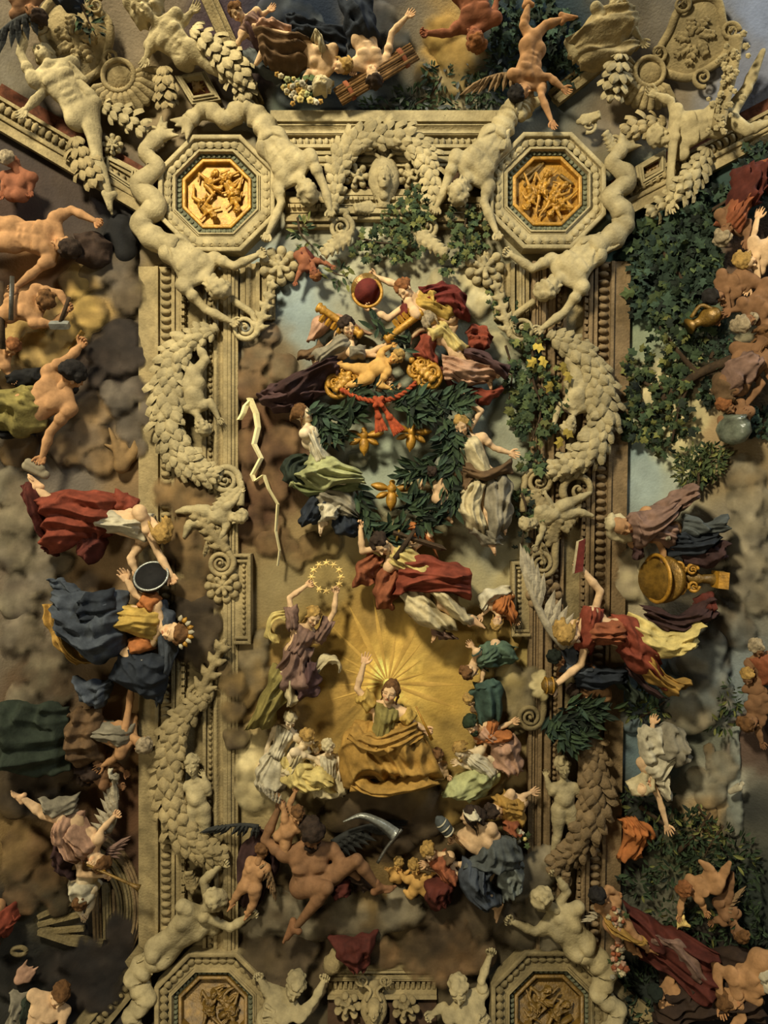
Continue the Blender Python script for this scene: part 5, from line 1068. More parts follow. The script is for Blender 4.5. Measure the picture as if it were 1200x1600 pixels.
fig('golden putto lying between the two gilded batons', 21, (618, 560, 56), (606, 566), (572, 584), yaw=-10, hy=15, a1=((592, 602), (608, 606), 'o'), a2=((596, 548), (612, 540), 'o'), l1=((556, 600), (540, 602), (532, 608)), l2=((546, 574), (532, 570), (524, 574)), child=True, skin='skin_gold', hair=('curly', 'hair_blond'), hb=50, vox=1.6)
fig('small putto face peering out below the golden putto', 17, (608, 598, 42), (604, 610), (600, 626), hy=20, child=True, skin='skin_fair', hair=('curly', 'hair_brown'), hb=34, a1=((616, 616), (622, 606), 'o'), a2=((592, 614), (588, 604), 'o'), vox=1.6)
fig('naked putto seen from behind inside the right wreath branch', 19, (676, 738, 46), (684, 744), (690, 778), yaw=180, hy=170, a1=((662, 750), (656, 766), 'o'), a2=((704, 742), (716, 740), 'o'), l1=((696, 800), (706, 816)), l2=((684, 802), (690, 818)), child=True, skin='skin_fair', hair=('curly', 'hair_dark'), hb=40, vox=1.6)
fig('winged red faced putto peeping in at the upper left corner of the opening', 18, (492, 428, 34), (484, 418), (470, 396), hy=10, hup=(.3, 1, 0), a1=((470, 420), (462, 440), 'o'), a2=((506, 410), (518, 416), 'o'), child=True, skin='skin_red', hair=('curly', 'hair_red'), hb=28, vox=1.6, sheets=[sh('dark_red', [(462, 390), (480, 384)], [(470, 420), (500, 410)], n=3, bulge=8, h=24)])
# pale women at the left of the glow
fig('pale woman crowned with white flowers in the left cloud', 23, (455, 1122, 36), (450, 1138), (432, 1180), yaw=-10, hy=20, fem=True, skin='skin_pale', hair=('curly', 'cream'), hb=24, tunic='white', a1=((470, 1160), (462, 1182), 'o'), a2=((420, 1160), (412, 1190), 'o'), skirt=('white', (396, 1232), (446, 1238)))
fig('woman in yellow robe leaning in profile on the left cloud', 25, (482, 1150, 42), (474, 1168), (452, 1206), yaw=60, hy=80, fem=True, skin='skin_pale', hair=('short', 'hair_blond'), hb=32, tunic='cream', a1=((446, 1190), (430, 1212), 'o'), a2=((492, 1186), (506, 1200), 'o'), sheets=[sh('yellow', [(436, 1180), (440, 1216), (470, 1238)], [(482, 1186), (500, 1210), (520, 1230)], n=7, bulge=18, amp=6), sh('yellow', [(470, 1196), (500, 1200), (522, 1212)], [(462, 1216), (496, 1226), (524, 1236)], n=4, bulge=12, amp=5, h=42)])
fig('pale veiled woman beside the ochre mantle', 22, (514, 1164, 40), (514, 1180), (514, 1216), hy=20, fem=True, skin='skin_pale', hair=('short', 'cream'), hb=26, tunic='white', a1=((532, 1200), (530, 1222), 'o'), a2=((496, 1200), (502, 1220), 'o'), skirt=('cream', (490, 1246), (540, 1246)))
fig('faint pale woman behind the yellow robed one', 18, (496, 1168, 22), (494, 1180), (490, 1206), hy=-10, fem=True, skin='skin_pale', hair=('short', 'hair_blond'), hb=18, tunic='cream')
# women at the right of the glow
fig('upside down woman in orange and white at the right edge of the glow', 22, (775, 972, 40), (780, 958), (790, 930), hy=15, fem=True, hair=('long', 'hair_blond'), hb=30, tunic='orange', a1=((764, 950), (752, 962), 'o'), a2=((800, 950), (806, 966), 'o'), sheets=[sh('orange', [(764, 936), (780, 952), (800, 976)], [(788, 922), (804, 944), (806, 970)], n=5, bulge=12, amp=5), sh('white', [(746, 946), (760, 922), (796, 914)], [(756, 956), (774, 938), (800, 932)], n=4, bulge=10, amp=5)])
fig('woman in sea green robe leaning over the right cloud', 25, (733, 1046, 44), (744, 1034), (776, 1016), yaw=-40, hy=-70, fem=True, hair=('short', 'hair_brown'), hb=34, tunic='sea_green', sleeves='teal', a1=((746, 1020), (738, 1010), 'o'), a2=((756, 1046), (752, 1066), 'o'), sheets=[sh('sea_green', [(744, 1014), (770, 1002), (806, 1006)], [(748, 1042), (776, 1040), (806, 1034)], n=5, bulge=14, amp=6), sh('teal', [(742, 1068), (736, 1084), (748, 1128)], [(776, 1058), (786, 1080), (780, 1130)], n=5, bulge=18, amp=5)])
fig('small fair child peeking below the sea green robe', 17, (733, 1092, 36), (742, 1098), (756, 1110), hy=-30, child=True, hair=('curly', 'hair_blond'), hb=26, vox=1.6)
fig('laurel crowned woman in pink robe with orange collar', 24, (736, 1130, 44), (752, 1138), (786, 1162), yaw=-20, hy=-60, hp=20, fem=True, hair=('wild', 'leaf_dark'), hb=34, tunic='pink', sleeves='orange', a1=((756, 1172), (740, 1186), 'o'), a2=((784, 1136), (800, 1128), 'o'), sheets=[sh('orange', [(756, 1146), (776, 1140), (800, 1138)], [(758, 1160), (780, 1156), (800, 1152)], n=3, bulge=10, amp=4, h=44), sh('pink', [(764, 1156), (770, 1190), (790, 1214)], [(806, 1146), (816, 1180), (816, 1212)], n=6, bulge=18, amp=6)])
fig('fair woman in pale green drapery reclining on the right cloud', 24, (718, 1170, 42), (734, 1178), (768, 1208), yaw=-20, hy=-60, hp=15, fem=True, skin='skin_pale', hair=('long', 'hair_blond'), hb=32, tunic='white', a1=((736, 1200), (716, 1192), 'o'), a2=((766, 1184), (784, 1196), 'o'), sheets=[sh('pale_green', [(740, 1196), (710, 1220), (684, 1244)], [(784, 1204), (770, 1236), (730, 1254)], n=7, bulge=16, amp=5)])
fig('small child beside the ochre mantle hem', 18, (683, 1178, 40), (682, 1190), (684, 1212), hy=15, child=True, hair=('curly', 'hair_brown'), hb=28, vox=1.6, a1=((694, 1200), (700, 1212), 'o'), a2=((674, 1202), (672, 1214), 'o'))
# lower group
fig('muscular bearded old man seated on the clouds', 40, (488, 1298, 58), (482, 1320), (484, 1384), yaw=8, hy=40, hp=-10, a2=((414, 1312), (436, 1262), 'g'), a1=((540, 1352), (560, 1372), None), l2=((514, 1372, 74), (462, 1446, 52), (454, 1474)), l1=((558, 1336, 60), (590, 1384, 48), (628, 1376)), skin='skin_dark', hair=('wild', 'hair_dark'), hb=44, fat=1.05,
    sheets=[sh('plum', [(400, 1300), (372, 1340), (366, 1420)], [(440, 1340), (420, 1390), (392, 1440)], n=5, bulge=8, amp=6, h=18), sh('dark_red', [(520, 1366), (520, 1390), (518, 1404)], [(548, 1376), (546, 1390), (548, 1400)], n=3, bulge=12, amp=5, h=40), sh('dark_brown', [(530, 1342), (560, 1360), (590, 1392)], [(526, 1372), (548, 1392), (570, 1400)], n=3, bulge=8, amp=5, h=26)], wings=[((520, 1318), (604, 1286), 42, 'feather_dark', 1, 28, 12)])
fig('struggling putto held up by the bearded old man', 21, (466, 1270, 62), (460, 1284), (440, 1310), yaw=10, hy=30, a1=((452, 1258), (461, 1238), 's'), a2=((444, 1266), (436, 1248), 's'), l1=((446, 1330), (440, 1318), (436, 1310)), child=True, skin='skin_ruddy', hair=('curly', 'hair_brown'), hb=52, vox=1.6)
fig('winged putto turning away left of the bearded old man', 22, (410, 1330, 40), (406, 1344), (392, 1384), yaw=170, hy=150, a1=((386, 1356), (380, 1376), 'o'), a2=((420, 1362), (424, 1380), 'o'), l1=((372, 1396), (362, 1412), (352, 1420)), l2=((396, 1412), (386, 1428), (380, 1434)), child=True, skin='skin_ruddy', hair=('curly', 'hair_brown'), hb=40, vox=1.6, wings=[((412, 1350), (428, 1386), 24, 'feather_brown', 1, 44, 7)])
fig('spinning woman in slate blue skirt seen from behind', 34, (735, 1272, 54), (740, 1292), (772, 1346), yaw=150, hy=-110, fem=True, hair=('long', 'hair_dark'), hb=44, a1=((748, 1330), (712, 1312), 'g'), a2=((784, 1318), (792, 1340), None), l1=((752, 1382, 60), (776, 1418), (768, 1436)), skin='skin_fair',
    sheets=[sh('slate', [(756, 1304), (744, 1336), (722, 1348)], [(802, 1304), (814, 1330), (808, 1356)], n=6, bulge=22, amp=6, h=48), sh('blue', [(726, 1342), (716, 1384), (752, 1424)], [(776, 1340), (770, 1380), (788, 1410)], n=7, bulge=28, amp=7), sh('grey_blue', [(768, 1340), (780, 1380), (790, 1408)], [(808, 1340), (822, 1362), (810, 1390)], n=6, bulge=18, amp=7), sh('white', [(722, 1262), (740, 1256)], [(730, 1272), (752, 1272)], n=3, bulge=10, amp=3, h=66, name='headband')])
fig('young woman in dark red robe looking back beside the spinner', 26, (670, 1326, 50), (682, 1338), (704, 1372), yaw=-20, hy=-45, fem=True, hair=('short', 'hair_blond'), hb=38, tunic='rust', sleeves='brown', a1=((690, 1352), (666, 1350), 'o'), a2=((722, 1350), (724, 1366), None), sheets=[sh('dark_red', [(676, 1370), (662, 1394), (676, 1424)], [(716, 1366), (710, 1390), (706, 1410)], n=5, bulge=20, amp=6), sh('rust', [(684, 1344), (700, 1352), (716, 1362)], [(690, 1362), (704, 1372), (712, 1380)], n=3, bulge=14, amp=5, h=48)])
fig('pale putto curled beside the foot of the old man', 19, (648, 1352, 34), (650, 1366), (654, 1388), hy=10, child=True, skin='skin_gold', hair=('curly', 'hair_blond'), hb=26, vox=1.6, a1=((666, 1376), (676, 1366), 'o'), a2=((634, 1376), (626, 1364), 'o'), l1=((668, 1400), (676, 1388)), l2=((642, 1400), (632, 1392)))
fig('small sleepy putto above the old man outstretched foot', 16, (622, 1348, 24), (622, 1358), (618, 1374), hy=-20, child=True, skin='skin_gold', hair=('curly', 'hair_blond'), hb=18, vox=1.6, a1=((632, 1366), (640, 1360), 'o'), a2=((612, 1366), (606, 1360), 'o'))
fig('figure in gold and red patterned cloth with outstretched bare arm', 26, (772, 1262, 46), (784, 1254), (812, 1262), yaw=-20, hy=-80, fem=True, hair=('short', 'hair_dark'), hb=36, tunic='ochre', a1=((794, 1292), (796, 1306), None), a2=((812, 1246), (830, 1238), 's'), sheets=[sh('ochre', [(770, 1242), (780, 1270), (800, 1300)], [(802, 1240), (816, 1262), (822, 1290)], n=6, bulge=16, amp=6), sh('rust', [(786, 1280), (790, 1300)], [(808, 1276), (812, 1304)], n=3, bulge=12, amp=5, h=42)])
# ------------------------------------------------------------------ figures on the left cove (heads toward the frame)
fig('ruddy nude man with raised arm under the left cornice', 36, (106, 388, 50), (92, 376), (20, 366), yaw=0, hy=30, hp=-10, a2=((112, 328), (150, 346), 'g'), a1=((60, 420), (26, 448), 'g'), l1=((-40, 380), (-80, 390)), l2=((-40, 350), (-80, 350)), skin='skin_ruddy', hair=('curly', 'hair_dark'), hb=40, fat=1.05, sheets=[sh('dark_brown', [(112, 366), (140, 356), (172, 370)], [(112, 404), (140, 412), (166, 396)], n=3, bulge=12, amp=5, h=20)])
fig('dark red skinned man with turned back above the cornice shadow', 27, (22, 256, 36), (30, 268), (26, 304), yaw=170, hy=150, a1=((8, 284), (4, 300)), a2=((50, 282), (48, 300), 'g'), skin='skin_red', hair=('curly', 'hair_grey'), hb=28)
fig('smith bending over a hammer in the fiery light', 31, (76, 474, 50), (64, 478), (12, 480), yaw=-10, hy=80, hp=-35, a2=((94, 458), (104, 478), 'g'), a1=((86, 506), (106, 484), 'g'), l1=((-30, 500), (-60, 510)), skin='skin_ruddy', hair=('short', 'hair_brown'), hb=38, fat=1.1)
fig('fair haired smith boy at the left edge below the hammer', 25, (24, 546, 40), (12, 550), (-24, 560), yaw=-10, hy=60, a1=((6, 574), (18, 590)), a2=((0, 528), (4, 512), 'g'), skin='skin_ruddy', hair=('curly', 'hair_red'), hb=30)
fig('muscular man seen from behind gripping a stone with one long arm', 38, (116, 590, 48), (102, 604), (44, 642), yaw=175, hy=140, a2=((78, 676), (66, 714), 'g'), a1=((112, 556), (126, 540), 'g'), l1=((-10, 640), (-50, 650)), skin='skin_ruddy', hair=('wild', 'hair_black'), hb=42, fat=1.12,
    sheets=[sh('olive', [(66, 606), (30, 602), (-10, 612)], [(72, 668), (30, 680), (-10, 668)], n=7, bulge=22, amp=7), sh('black', [(70, 566), (40, 572), (0, 578)], [(74, 592), (40, 602), (0, 600)], n=3, bulge=8, amp=5, h=24), sh('black', [(46, 660), (20, 668), (-10, 670)], [(50, 678), (20, 682), (-10, 684)], n=2, bulge=8, amp=4, h=34)])
fig('fair woman in white blouse and heavy red skirt bending over a dark dish', 38, (252, 832, 56), (232, 824), (158, 812), yaw=40, hy=90, hp=-10, fem=True, hair=('long', 'hair_blond'), hb=44, skin='skin_fair', tunic='white', a1=((204, 872), (212, 892), 'o'), a2=((246, 862), (268, 900), 'g'), l1=((100, 800), (56, 762), (28, 742)),
    sheets=[sh('red', [(196, 774), (130, 764), (58, 768)], [(170, 836), (130, 850), (70, 868)], n=6, bulge=30, amp=10), sh('dark_red', [(62, 762), (40, 752), (30, 760)], [(74, 868), (58, 820), (46, 790)], n=4, bulge=18, amp=7, h=36), sh('dark_red', [(112, 840), (120, 862), (134, 878)], [(168, 826), (164, 852), (150, 880)], n=4, bulge=18, amp=7, h=38), sh('dark_red', [(58, 850), (66, 862)], [(104, 846), (86, 866)], n=3, bulge=10, amp=5, h=34), sh('red', [(180, 768), (206, 772), (220, 790)], [(176, 796), (196, 800), (214, 800)], n=3, bulge=10, amp=5, h=42)])
fig('crowned woman in blue mantle over golden dress lying along the left cove', 38, (276, 986, 58), (250, 976), (172, 962), yaw=10, hy=20, fem=True, hair=('curly', 'hair_brown'), hb=46, skin='skin_fair', tunic='gold_cloth', sleeves='orange', a2=((212, 928), (198, 906), 'o'), a1=((192, 1018), (218, 1044), 'g'),
    sheets=[sh('blue', [(200, 924), (140, 922), (84, 916)], [(200, 1016), (150, 1040), (92, 990)], n=8, bulge=34, amp=10), sh('dark_blue', [(184, 920), (150, 924), (128, 934)], [(196, 966), (160, 972), (138, 966)], n=4, bulge=18, amp=7, h=62), sh('blue', [(70, 904), (90, 906), (122, 922)], [(88, 942), (110, 948), (130, 948)], n=3, bulge=10, amp=6, h=34), sh('ochre', [(66, 944), (84, 1000), (110, 1040)], [(96, 950), (130, 1020), (158, 1040)], n=6, bulge=16, amp=7, h=34), sh('dark_blue', [(190, 1004), (236, 1024), (266, 1014)], [(170, 1060), (220, 1090), (252, 1100)], n=6, bulge=20, amp=8), sh('blue', [(252, 940), (270, 960), (276, 1020)], [(234, 930), (246, 1010), (244, 1108)], n=5, bulge=12, amp=7, h=36), sh('blue', [(108, 1058), (140, 1066), (176, 1060)], [(120, 1094), (150, 1108), (168, 1096)], n=4, bulge=16, amp=7, h=34)])
fig('figure with braided grey hair reaching one arm up to the blue mantle', 30, (224, 1160, 46), (206, 1152), (150, 1142), yaw=150, hy=150, hair=('curly', 'hair_grey'), hb=38, skin='skin_ruddy', tunic='grey', a2=((202, 1104), (206, 1064), 'g'), a1=((178, 1186), (160, 1196)), sheets=[sh('brown', [(160, 1106), (130, 1110), (106, 1108)], [(164, 1186), (130, 1196), (106, 1190)], n=6, bulge=20, amp=7), sh('dark_green', [(110, 1104), (60, 1096), (-6, 1098)], [(112, 1200), (60, 1210), (-6, 1206)], n=5, bulge=24, amp=9)])
fig('dark arm reaching down with a white bundle above the trumpeter', 26, (136, 1214, 26), (146, 1210), (168, 1196), yaw=20, hy=40, hair=('short', 'hair_dark'), hb=26, skin='skin_dark', a1=((168, 1224), (188, 1228), 'g'), a2=((176, 1192), (196, 1206), 'g'), sheets=[sh('dark_brown', [(118, 1196), (140, 1224)], [(170, 1186), (166, 1214)], n=4, bulge=16, amp=6), sh('white', [(172, 1196), (184, 1204)], [(178, 1208), (186, 1214)], n=2, bulge=6, amp=3, h=40)])
fig('winged trumpeter tumbling in pink robe beside the arch', 31, (156, 1342, 48), (146, 1330), (112, 1292), yaw=20, hy=30, a2=((158, 1298), (180, 1274), 'g'), a1=((124, 1366), (164, 1368), 'g'), fem=True, hair=('short', 'hair_brown'), hb=40, tunic='pink', l2=((68, 1272), (34, 1246), (26, 1238)), wings=[((168, 1300), (180, 1240), 40, 'feather_grey', -1, 30, 9), ((168, 1336), (180, 1322), 26, 'mauve', 1, 28, 6)],
    sheets=[sh('pink', [(126, 1270), (120, 1310), (132, 1346)], [(82, 1272), (90, 1310), (116, 1340)], n=6, bulge=20, amp=6), sh('grey', [(118, 1246), (90, 1252), (60, 1246)], [(118, 1272), (92, 1276), (70, 1264)], n=4, bulge=12, amp=6), sh('plum', [(84, 1310), (76, 1340), (84, 1366)], [(112, 1340), (108, 1360), (116, 1376)], n=4, bulge=14, amp=7, h=28)])
fig('pale child in white cloth hanging head down below the trumpeter', 24, (130, 1400, 36), (130, 1390), (136, 1362), yaw=10, hy=160, a1=((120, 1414), (128, 1430)), a2=((144, 1410), (136, 1428), 'g'), child=True, hair=('short', 'hair_brown'), hb=28, skin='skin_pale', sheets=[sh('white', [(108, 1374), (106, 1396), (118, 1412)], [(150, 1372), (154, 1390), (144, 1408)], n=4, bulge=18, amp=5)])
fig('dim shirtless man in the lower left corner', 31, (96, 1550, 44), (82, 1560), (50, 1604), yaw=10, hy=50, a1=((60, 1598), (40, 1610)), a2=((100, 1590), (92, 1612)), hair=('curly', 'hair_brown'), hb=36, skin='skin_fair', sheets=[sh('grey', [(20, 1550), (16, 1580), (20, 1610)], [(44, 1556), (40, 1580), (46, 1612)], n=4, bulge=14, amp=6), sh('dark_green', [(42, 1552), (40, 1580)], [(50, 1552), (48, 1612)], n=2, bulge=10, amp=4, h=42)])
fig('figure in orange red cloth cut by the lower left edge', 28, (-30, 1460, 30), (-24, 1450), (-14, 1420), hb=26, skin='skin_ruddy', sheets=[sh('red', [(-10, 1418), (16, 1420), (24, 1438)], [(-10, 1480), (6, 1464), (22, 1446)], n=4, bulge=14, amp=6, h=20)])
# ------------------------------------------------------------------ figures on the right cove
fig('woman in red dress tumbling head down at the upper right edge', 30, (1128, 368, 46), (1138, 356), (1164, 306), yaw=-15, hy=20, fem=True, hair=('short', 'hair_grey'), hb=38, skin='skin_dark', tunic='rust', a1=((1126, 330), (1134, 352)), a2=((1170, 346), (1166, 376)), sheets=[sh('dark_red', [(1150, 262), (1142, 300), (1138, 340)], [(1204, 250), (1196, 290), (1186, 320)], n=6, bulge=20, amp=7), sh('rust', [(1176, 254), (1190, 280)], [(1210, 250), (1210, 300)], n=3, bulge=14, amp=6)])
fig('pale nude figure with blond hair at the right edge', 30, (1160, 412, 46), (1174, 404), (1216, 384), yaw=-20, hy=-60, fem=True, hair=('long', 'hair_blond'), hb=36, skin='skin_fair', a1=((1184, 434), (1170, 450)), a2=((1176, 372), (1184, 340)), l1=((1240, 420), (1250, 460)))
fig('satyr with dark hair pouring from a gilded jug', 28, (1112, 466, 46), (1126, 456), (1160, 440), yaw=-20, hy=-60, hair=('curly', 'hair_black'), hb=36, skin='skin_dark', a1=((1138, 486), (1122, 500), 'g'), a2=((1120, 440), (1130, 470), 'g'), l1=((1200, 452), (1220, 470)))
fig('bald bearded old satyr with a green wreath', 29, (1158, 506, 50), (1172, 496), (1204, 450), yaw=-15, hy=-20, hair=('wild', 'hair_grey'), hb=40, skin='skin_dark', a1=((1160, 480), (1140, 486)), a2=((1196, 520), (1200, 550)))
fig('large brown draped woman bending down to a child with a bowl', 36, (1196, 530, 44), (1184, 546), (1146, 600), yaw=150, hy=120, fem=True, hair=('long', 'hair_brown'), hb=42, skin='skin_dark', a1=((1190, 600), (1166, 632), 'g'), a2=((1180, 560), (1200, 580)), sheets=[sh('mauve', [(1166, 546), (1130, 570), (1122, 610)], [(1188, 560), (1172, 600), (1146, 622)], n=5, bulge=26, amp=6), sh('brown', [(1122, 580), (1118, 610), (1128, 630)], [(1150, 586), (1150, 616), (1150, 632)], n=3, bulge=14, amp=6)])
fig('curly child clutching a dark glass bowl upside down', 24, (1132, 636, 46), (1142, 640), (1166, 650), yaw=-20, hy=-30, child=True, hair=('curly', 'hair_red'), hb=38, skin='skin_dark', a1=((1148, 664), (1160, 676), 'g'), a2=((1126, 654), (1128, 668), 'g'))
fig('hooded old woman in mauve cloak and black skirts over a gilded brazier', 34, (968, 822, 60), (990, 822), (1050, 836), yaw=-25, hy=-30, hp=10, fem=True, hair=None, hb=50, skin='skin_ruddy', a1=((1036, 862), (1038, 896), 'o'), a2=((1020, 800), (1040, 790), None), tunic='mauve',
    sheets=[sh('cream', [(944, 812), (956, 804), (980, 806)], [(944, 830), (960, 846), (988, 846)], n=3, bulge=5, amp=3, h=52, name='hood', bumps=[(950, 820, 10, 14)]), sh('mauve', [(974, 806), (1000, 796), (1060, 772)], [(986, 846), (1010, 850), (1060, 800)], n=6, bulge=24, amp=7, h=54), sh('mauve', [(1020, 784), (1056, 766), (1090, 756)], [(1034, 812), (1066, 796), (1092, 776)], n=4, bulge=14, amp=7, h=52), sh('dark_blue', [(1040, 826), (1080, 830), (1130, 826)], [(1044, 872), (1080, 870), (1126, 848)], n=6, bulge=22, amp=8), sh('slate', [(1066, 806), (1100, 814), (1136, 806)], [(1060, 830), (1100, 836), (1138, 828)], n=4, bulge=16, amp=7, h=54), sh('plum', [(1062, 860), (1100, 852), (1140, 844)], [(1070, 884), (1110, 884), (1132, 870)], n=4, bulge=14, amp=7), sh('grey', [(1018, 832), (1030, 846)], [(1040, 826), (1042, 846)], n=3, bulge=18, amp=4, h=56), sh('purple', [(1010, 846), (1008, 870)], [(990, 840), (996, 872)], n=3, bulge=8, amp=5, h=40)])
fig('winged woman in rose bodice and yellow skirts flying over the right frame', 38, (884, 988, 84), (908, 984), (970, 988), yaw=-20, hy=-55, hp=-15, fem=True, hair=('long', 'hair_blond'), hb=66, skin='skin_fair', tunic='rust', sleeves='red', a1=((908, 1038), (866, 1072), 'g'), a2=((938, 924), (906, 886), 'g'),
    sheets=[sh('red', [(958, 962), (990, 970), (1030, 1010)], [(964, 1020), (990, 1046), (1040, 1080)], n=6, bulge=26, amp=8), sh('yellow', [(980, 958), (1040, 984), (1100, 972)], [(984, 1012), (1030, 1030), (1084, 1010)], n=7, bulge=30, amp=9), sh('ochre', [(1000, 1000), (1040, 1050), (1080, 1066)], [(980, 1024), (1014, 1064), (1050, 1090)], n=6, bulge=22, amp=9), sh('plum', [(1006, 946), (1060, 958), (1120, 936)], [(1020, 980), (1070, 990), (1126, 964)], n=5, bulge=16, amp=8, h=52), sh('dark_red', [(1096, 940), (1120, 930), (1124, 952)], [(1090, 958), (1110, 968), (1124, 960)], n=2, bulge=8, amp=5, h=50), sh('plum', [(986, 1038), (1020, 1072), (1050, 1094)], [(980, 1050), (1010, 1080), (1036, 1096)], n=2, bulge=10, amp=5, h=52)], wings=[((884, 1010), (826, 908), 56, 'feather_grey', 1, 56, 12)])
fig('dark haired man in blue glancing out below the wing', 25, (866, 1026, 62), (880, 1034), (920, 1052), yaw=-20, hy=-15, hair=('curly', 'leaf_black'), hb=44, skin='skin_dark', tunic='blue', sheets=[sh('blue', [(876, 1016), (890, 1006), (900, 1014)], [(884, 1044), (896, 1040), (906, 1034)], n=3, bulge=12, amp=5, h=48), sh('dark_blue', [(900, 1040), (940, 1040), (980, 1046)], [(900, 1072), (940, 1076), (976, 1064)], n=5, bulge=16, amp=7), sh('dark_green', [(966, 1046), (990, 1068), (1006, 1092)], [(960, 1068), (978, 1084), (992, 1104)], n=3, bulge=10, amp=6, h=36)])
fig('bare footed leg figure hidden behind the dark laurel branch', 26, (900, 1078, 36), (912, 1080), (940, 1090), yaw=160, hy=150, hair=('short', 'hair_dark'), hb=34, skin='skin_ruddy', l1=((946, 1080), (938, 1100), (942, 1114)), l2=((930, 1106), (900, 1104)))
fig('veiled woman in white seated head down among the trees', 30, (1002, 1226, 46), (1014, 1212), (1046, 1172), yaw=-10, hy=15, fem=True, hair=None, hb=38, skin='skin_fair', tunic='white', a1=((1030, 1248), (1042, 1290), 's'), a2=((1016, 1162), (1020, 1130), 'o'), sheets=[sh('cream', [(980, 1220), (986, 1236), (1004, 1240)], [(1000, 1206), (1016, 1216), (1024, 1230)], n=3, bulge=6, amp=3, h=48, name='veil'), sh('white', [(996, 1150), (1010, 1136), (1030, 1134)], [(1002, 1198), (1024, 1200), (1040, 1200)], n=5, bulge=18, amp=6), sh('grey', [(1024, 1136), (1060, 1136), (1076, 1164)], [(1022, 1196), (1050, 1202), (1072, 1186)], n=6, bulge=22, amp=7), sh('white', [(1020, 1210), (1030, 1240)], [(1046, 1208), (1044, 1250)], n=4, bulge=14, amp=5, h=40)])
fig('brown skinned mother with head bent at the right edge', 25, (1180, 1012, 36), (1188, 1024), (1200, 1060), yaw=-10, hy=-40, hp=-20, fem=True, hair=('short', 'hair_grey'), hb=30, skin='skin_dark', tunic='rust', a1=((1200, 1040), (1204, 1060)), a2=((1172, 1044), (1178, 1060)))
fig('curly blond child in front of the bent mother', 20, (1164, 1056, 36), (1172, 1066), (1186, 1084), yaw=-10, hy=-50, child=True, hair=('curly', 'hair_blond'), hb=28, skin='skin_dark', vox=1.6)
fig('older brown child crouching below the blond one', 24, (1166, 1126, 38), (1176, 1116), (1192, 1094), yaw=170, hy=-60, child=True, hair=('short', 'hair_brown'), hb=30, skin='skin_dark', a1=((1184, 1140), (1190, 1160)), l1=((1176, 1090), (1186, 1110)))
fig('putto diving head first in the wrestling pair', 23, (1066, 1386, 46), (1078, 1390), (1114, 1378), yaw=-160, hy=-120, a1=((1096, 1410), (1102, 1424), 'o'), a2=((1064, 1412), (1062, 1430), 'o'), l1=((1130, 1366), (1140, 1348)), l2=((1110, 1358), (1094, 1346)), child=True, hair=('curly', 'hair_red'), hb=38, skin='skin_ruddy', vox=1.6)
fig('second wrestling putto with dusky wings', 22, (1150, 1452, 36), (1144, 1440), (1128, 1408), yaw=170, hy=150, a1=((1124, 1436), (1114, 1440)), l1=((1140, 1384), (1144, 1364)), child=True, hair=('short', 'hair_brown'), hb=28, skin='skin_dark', vox=1.6, wings=[((1134, 1424), (1150, 1400), 22, 'feather_brown', 1, 30, 6)])
fig('dark haired winged putto in yellow scarf carrying a flower garland over the right frame', 25, (934, 1394, 68), (946, 1404), (962, 1440), yaw=10, hy=10, hp=-10, a1=((966, 1412), (950, 1398), 'g'), a2=((950, 1388), (964, 1396), 'g'), l1=((990, 1462), (1014, 1484), (1022, 1492)), l2=((978, 1474), (994, 1488), (998, 1496)), child=True, hair=('curly', 'hair_black'), hb=54, skin='skin_ruddy', vox=1.6, wings=[((942, 1420), (924, 1436), 18, 'feather_grey', 1, 44, 6)], sheets=[sh('ochre', [(940, 1426), (960, 1440), (1000, 1466)], [(944, 1444), (964, 1456), (1014, 1470)], n=3, bulge=14, amp=5, h=58)])
fig('reclining nude on a vast dark red cloak in the lower right corner', 36, (1140, 1560, 40), (1154, 1548), (1194, 1510), yaw=-10, hy=-60, a1=((1160, 1590), (1140, 1610)), a2=((1118, 1508), (1128, 1572), 'o'), l1=((1230, 1500), (1250, 1460)), hair=('short', 'hair_brown'), hb=40, skin='skin_ruddy',
    sheets=[sh('dark_red', [(980, 1420), (1040, 1450), (1130, 1490)], [(1000, 1500), (1060, 1540), (1120, 1590)], n=9, bulge=22, amp=9, h=24), sh('dark_brown', [(1040, 1530), (1100, 1500), (1200, 1500)], [(1030, 1620), (1100, 1610), (1200, 1610)], n=8, bulge=16, amp=9, h=18), sh('mauve', [(1020, 1450), (1060, 1470), (1100, 1520)], [(1014, 1462), (1050, 1484), (1090, 1530)], n=2, bulge=8, amp=5, h=50), sh('white', [(1180, 1510), (1190, 1540)], [(1200, 1500), (1204, 1550)], n=2, bulge=10, amp=5, h=52)])
fig('shadowed face looking out of the dark red cloak', 25, (1022, 1544, 50), (1034, 1550), (1070, 1556), yaw=-10, hy=-30, hair=('curly', 'leaf_black'), hb=36, skin='skin_ruddy')
# ------------------------------------------------------------------ figures along the top edge
fig('half clad woman with a basket of flowers lying at the top edge', 28, (535, 108, 46), (520, 102), (470, 80), yaw=10, hy=60, fem=True, hair=('long', 'hair_blond'), hb=38, skin='skin_fair', a1=((482, 112), (470, 138), 'g'), a2=((496, 80), (500, 64), None), l1=((420, 66), (400, 100)), l2=((420, 50), (396, 40)), sheets=[sh('brown', [(486, 60), (440, 56), (396, 40)], [(480, 110), (440, 112), (410, 100)], n=6, bulge=20, amp=7), sh('cream', [(484, 66), (496, 72), (500, 90)], [(500, 62), (510, 78), (506, 96)], n=3, bulge=18, amp=5, h=46), sh('cream', [(488, 130), (504, 126), (520, 130)], [(490, 148), (508, 150), (516, 142)], n=3, bulge=12, amp=5, h=44), sh('pink', [(396, 36), (420, 32), (450, 44)], [(398, 56), (424, 52), (450, 58)], n=3, bulge=10, amp=5)])
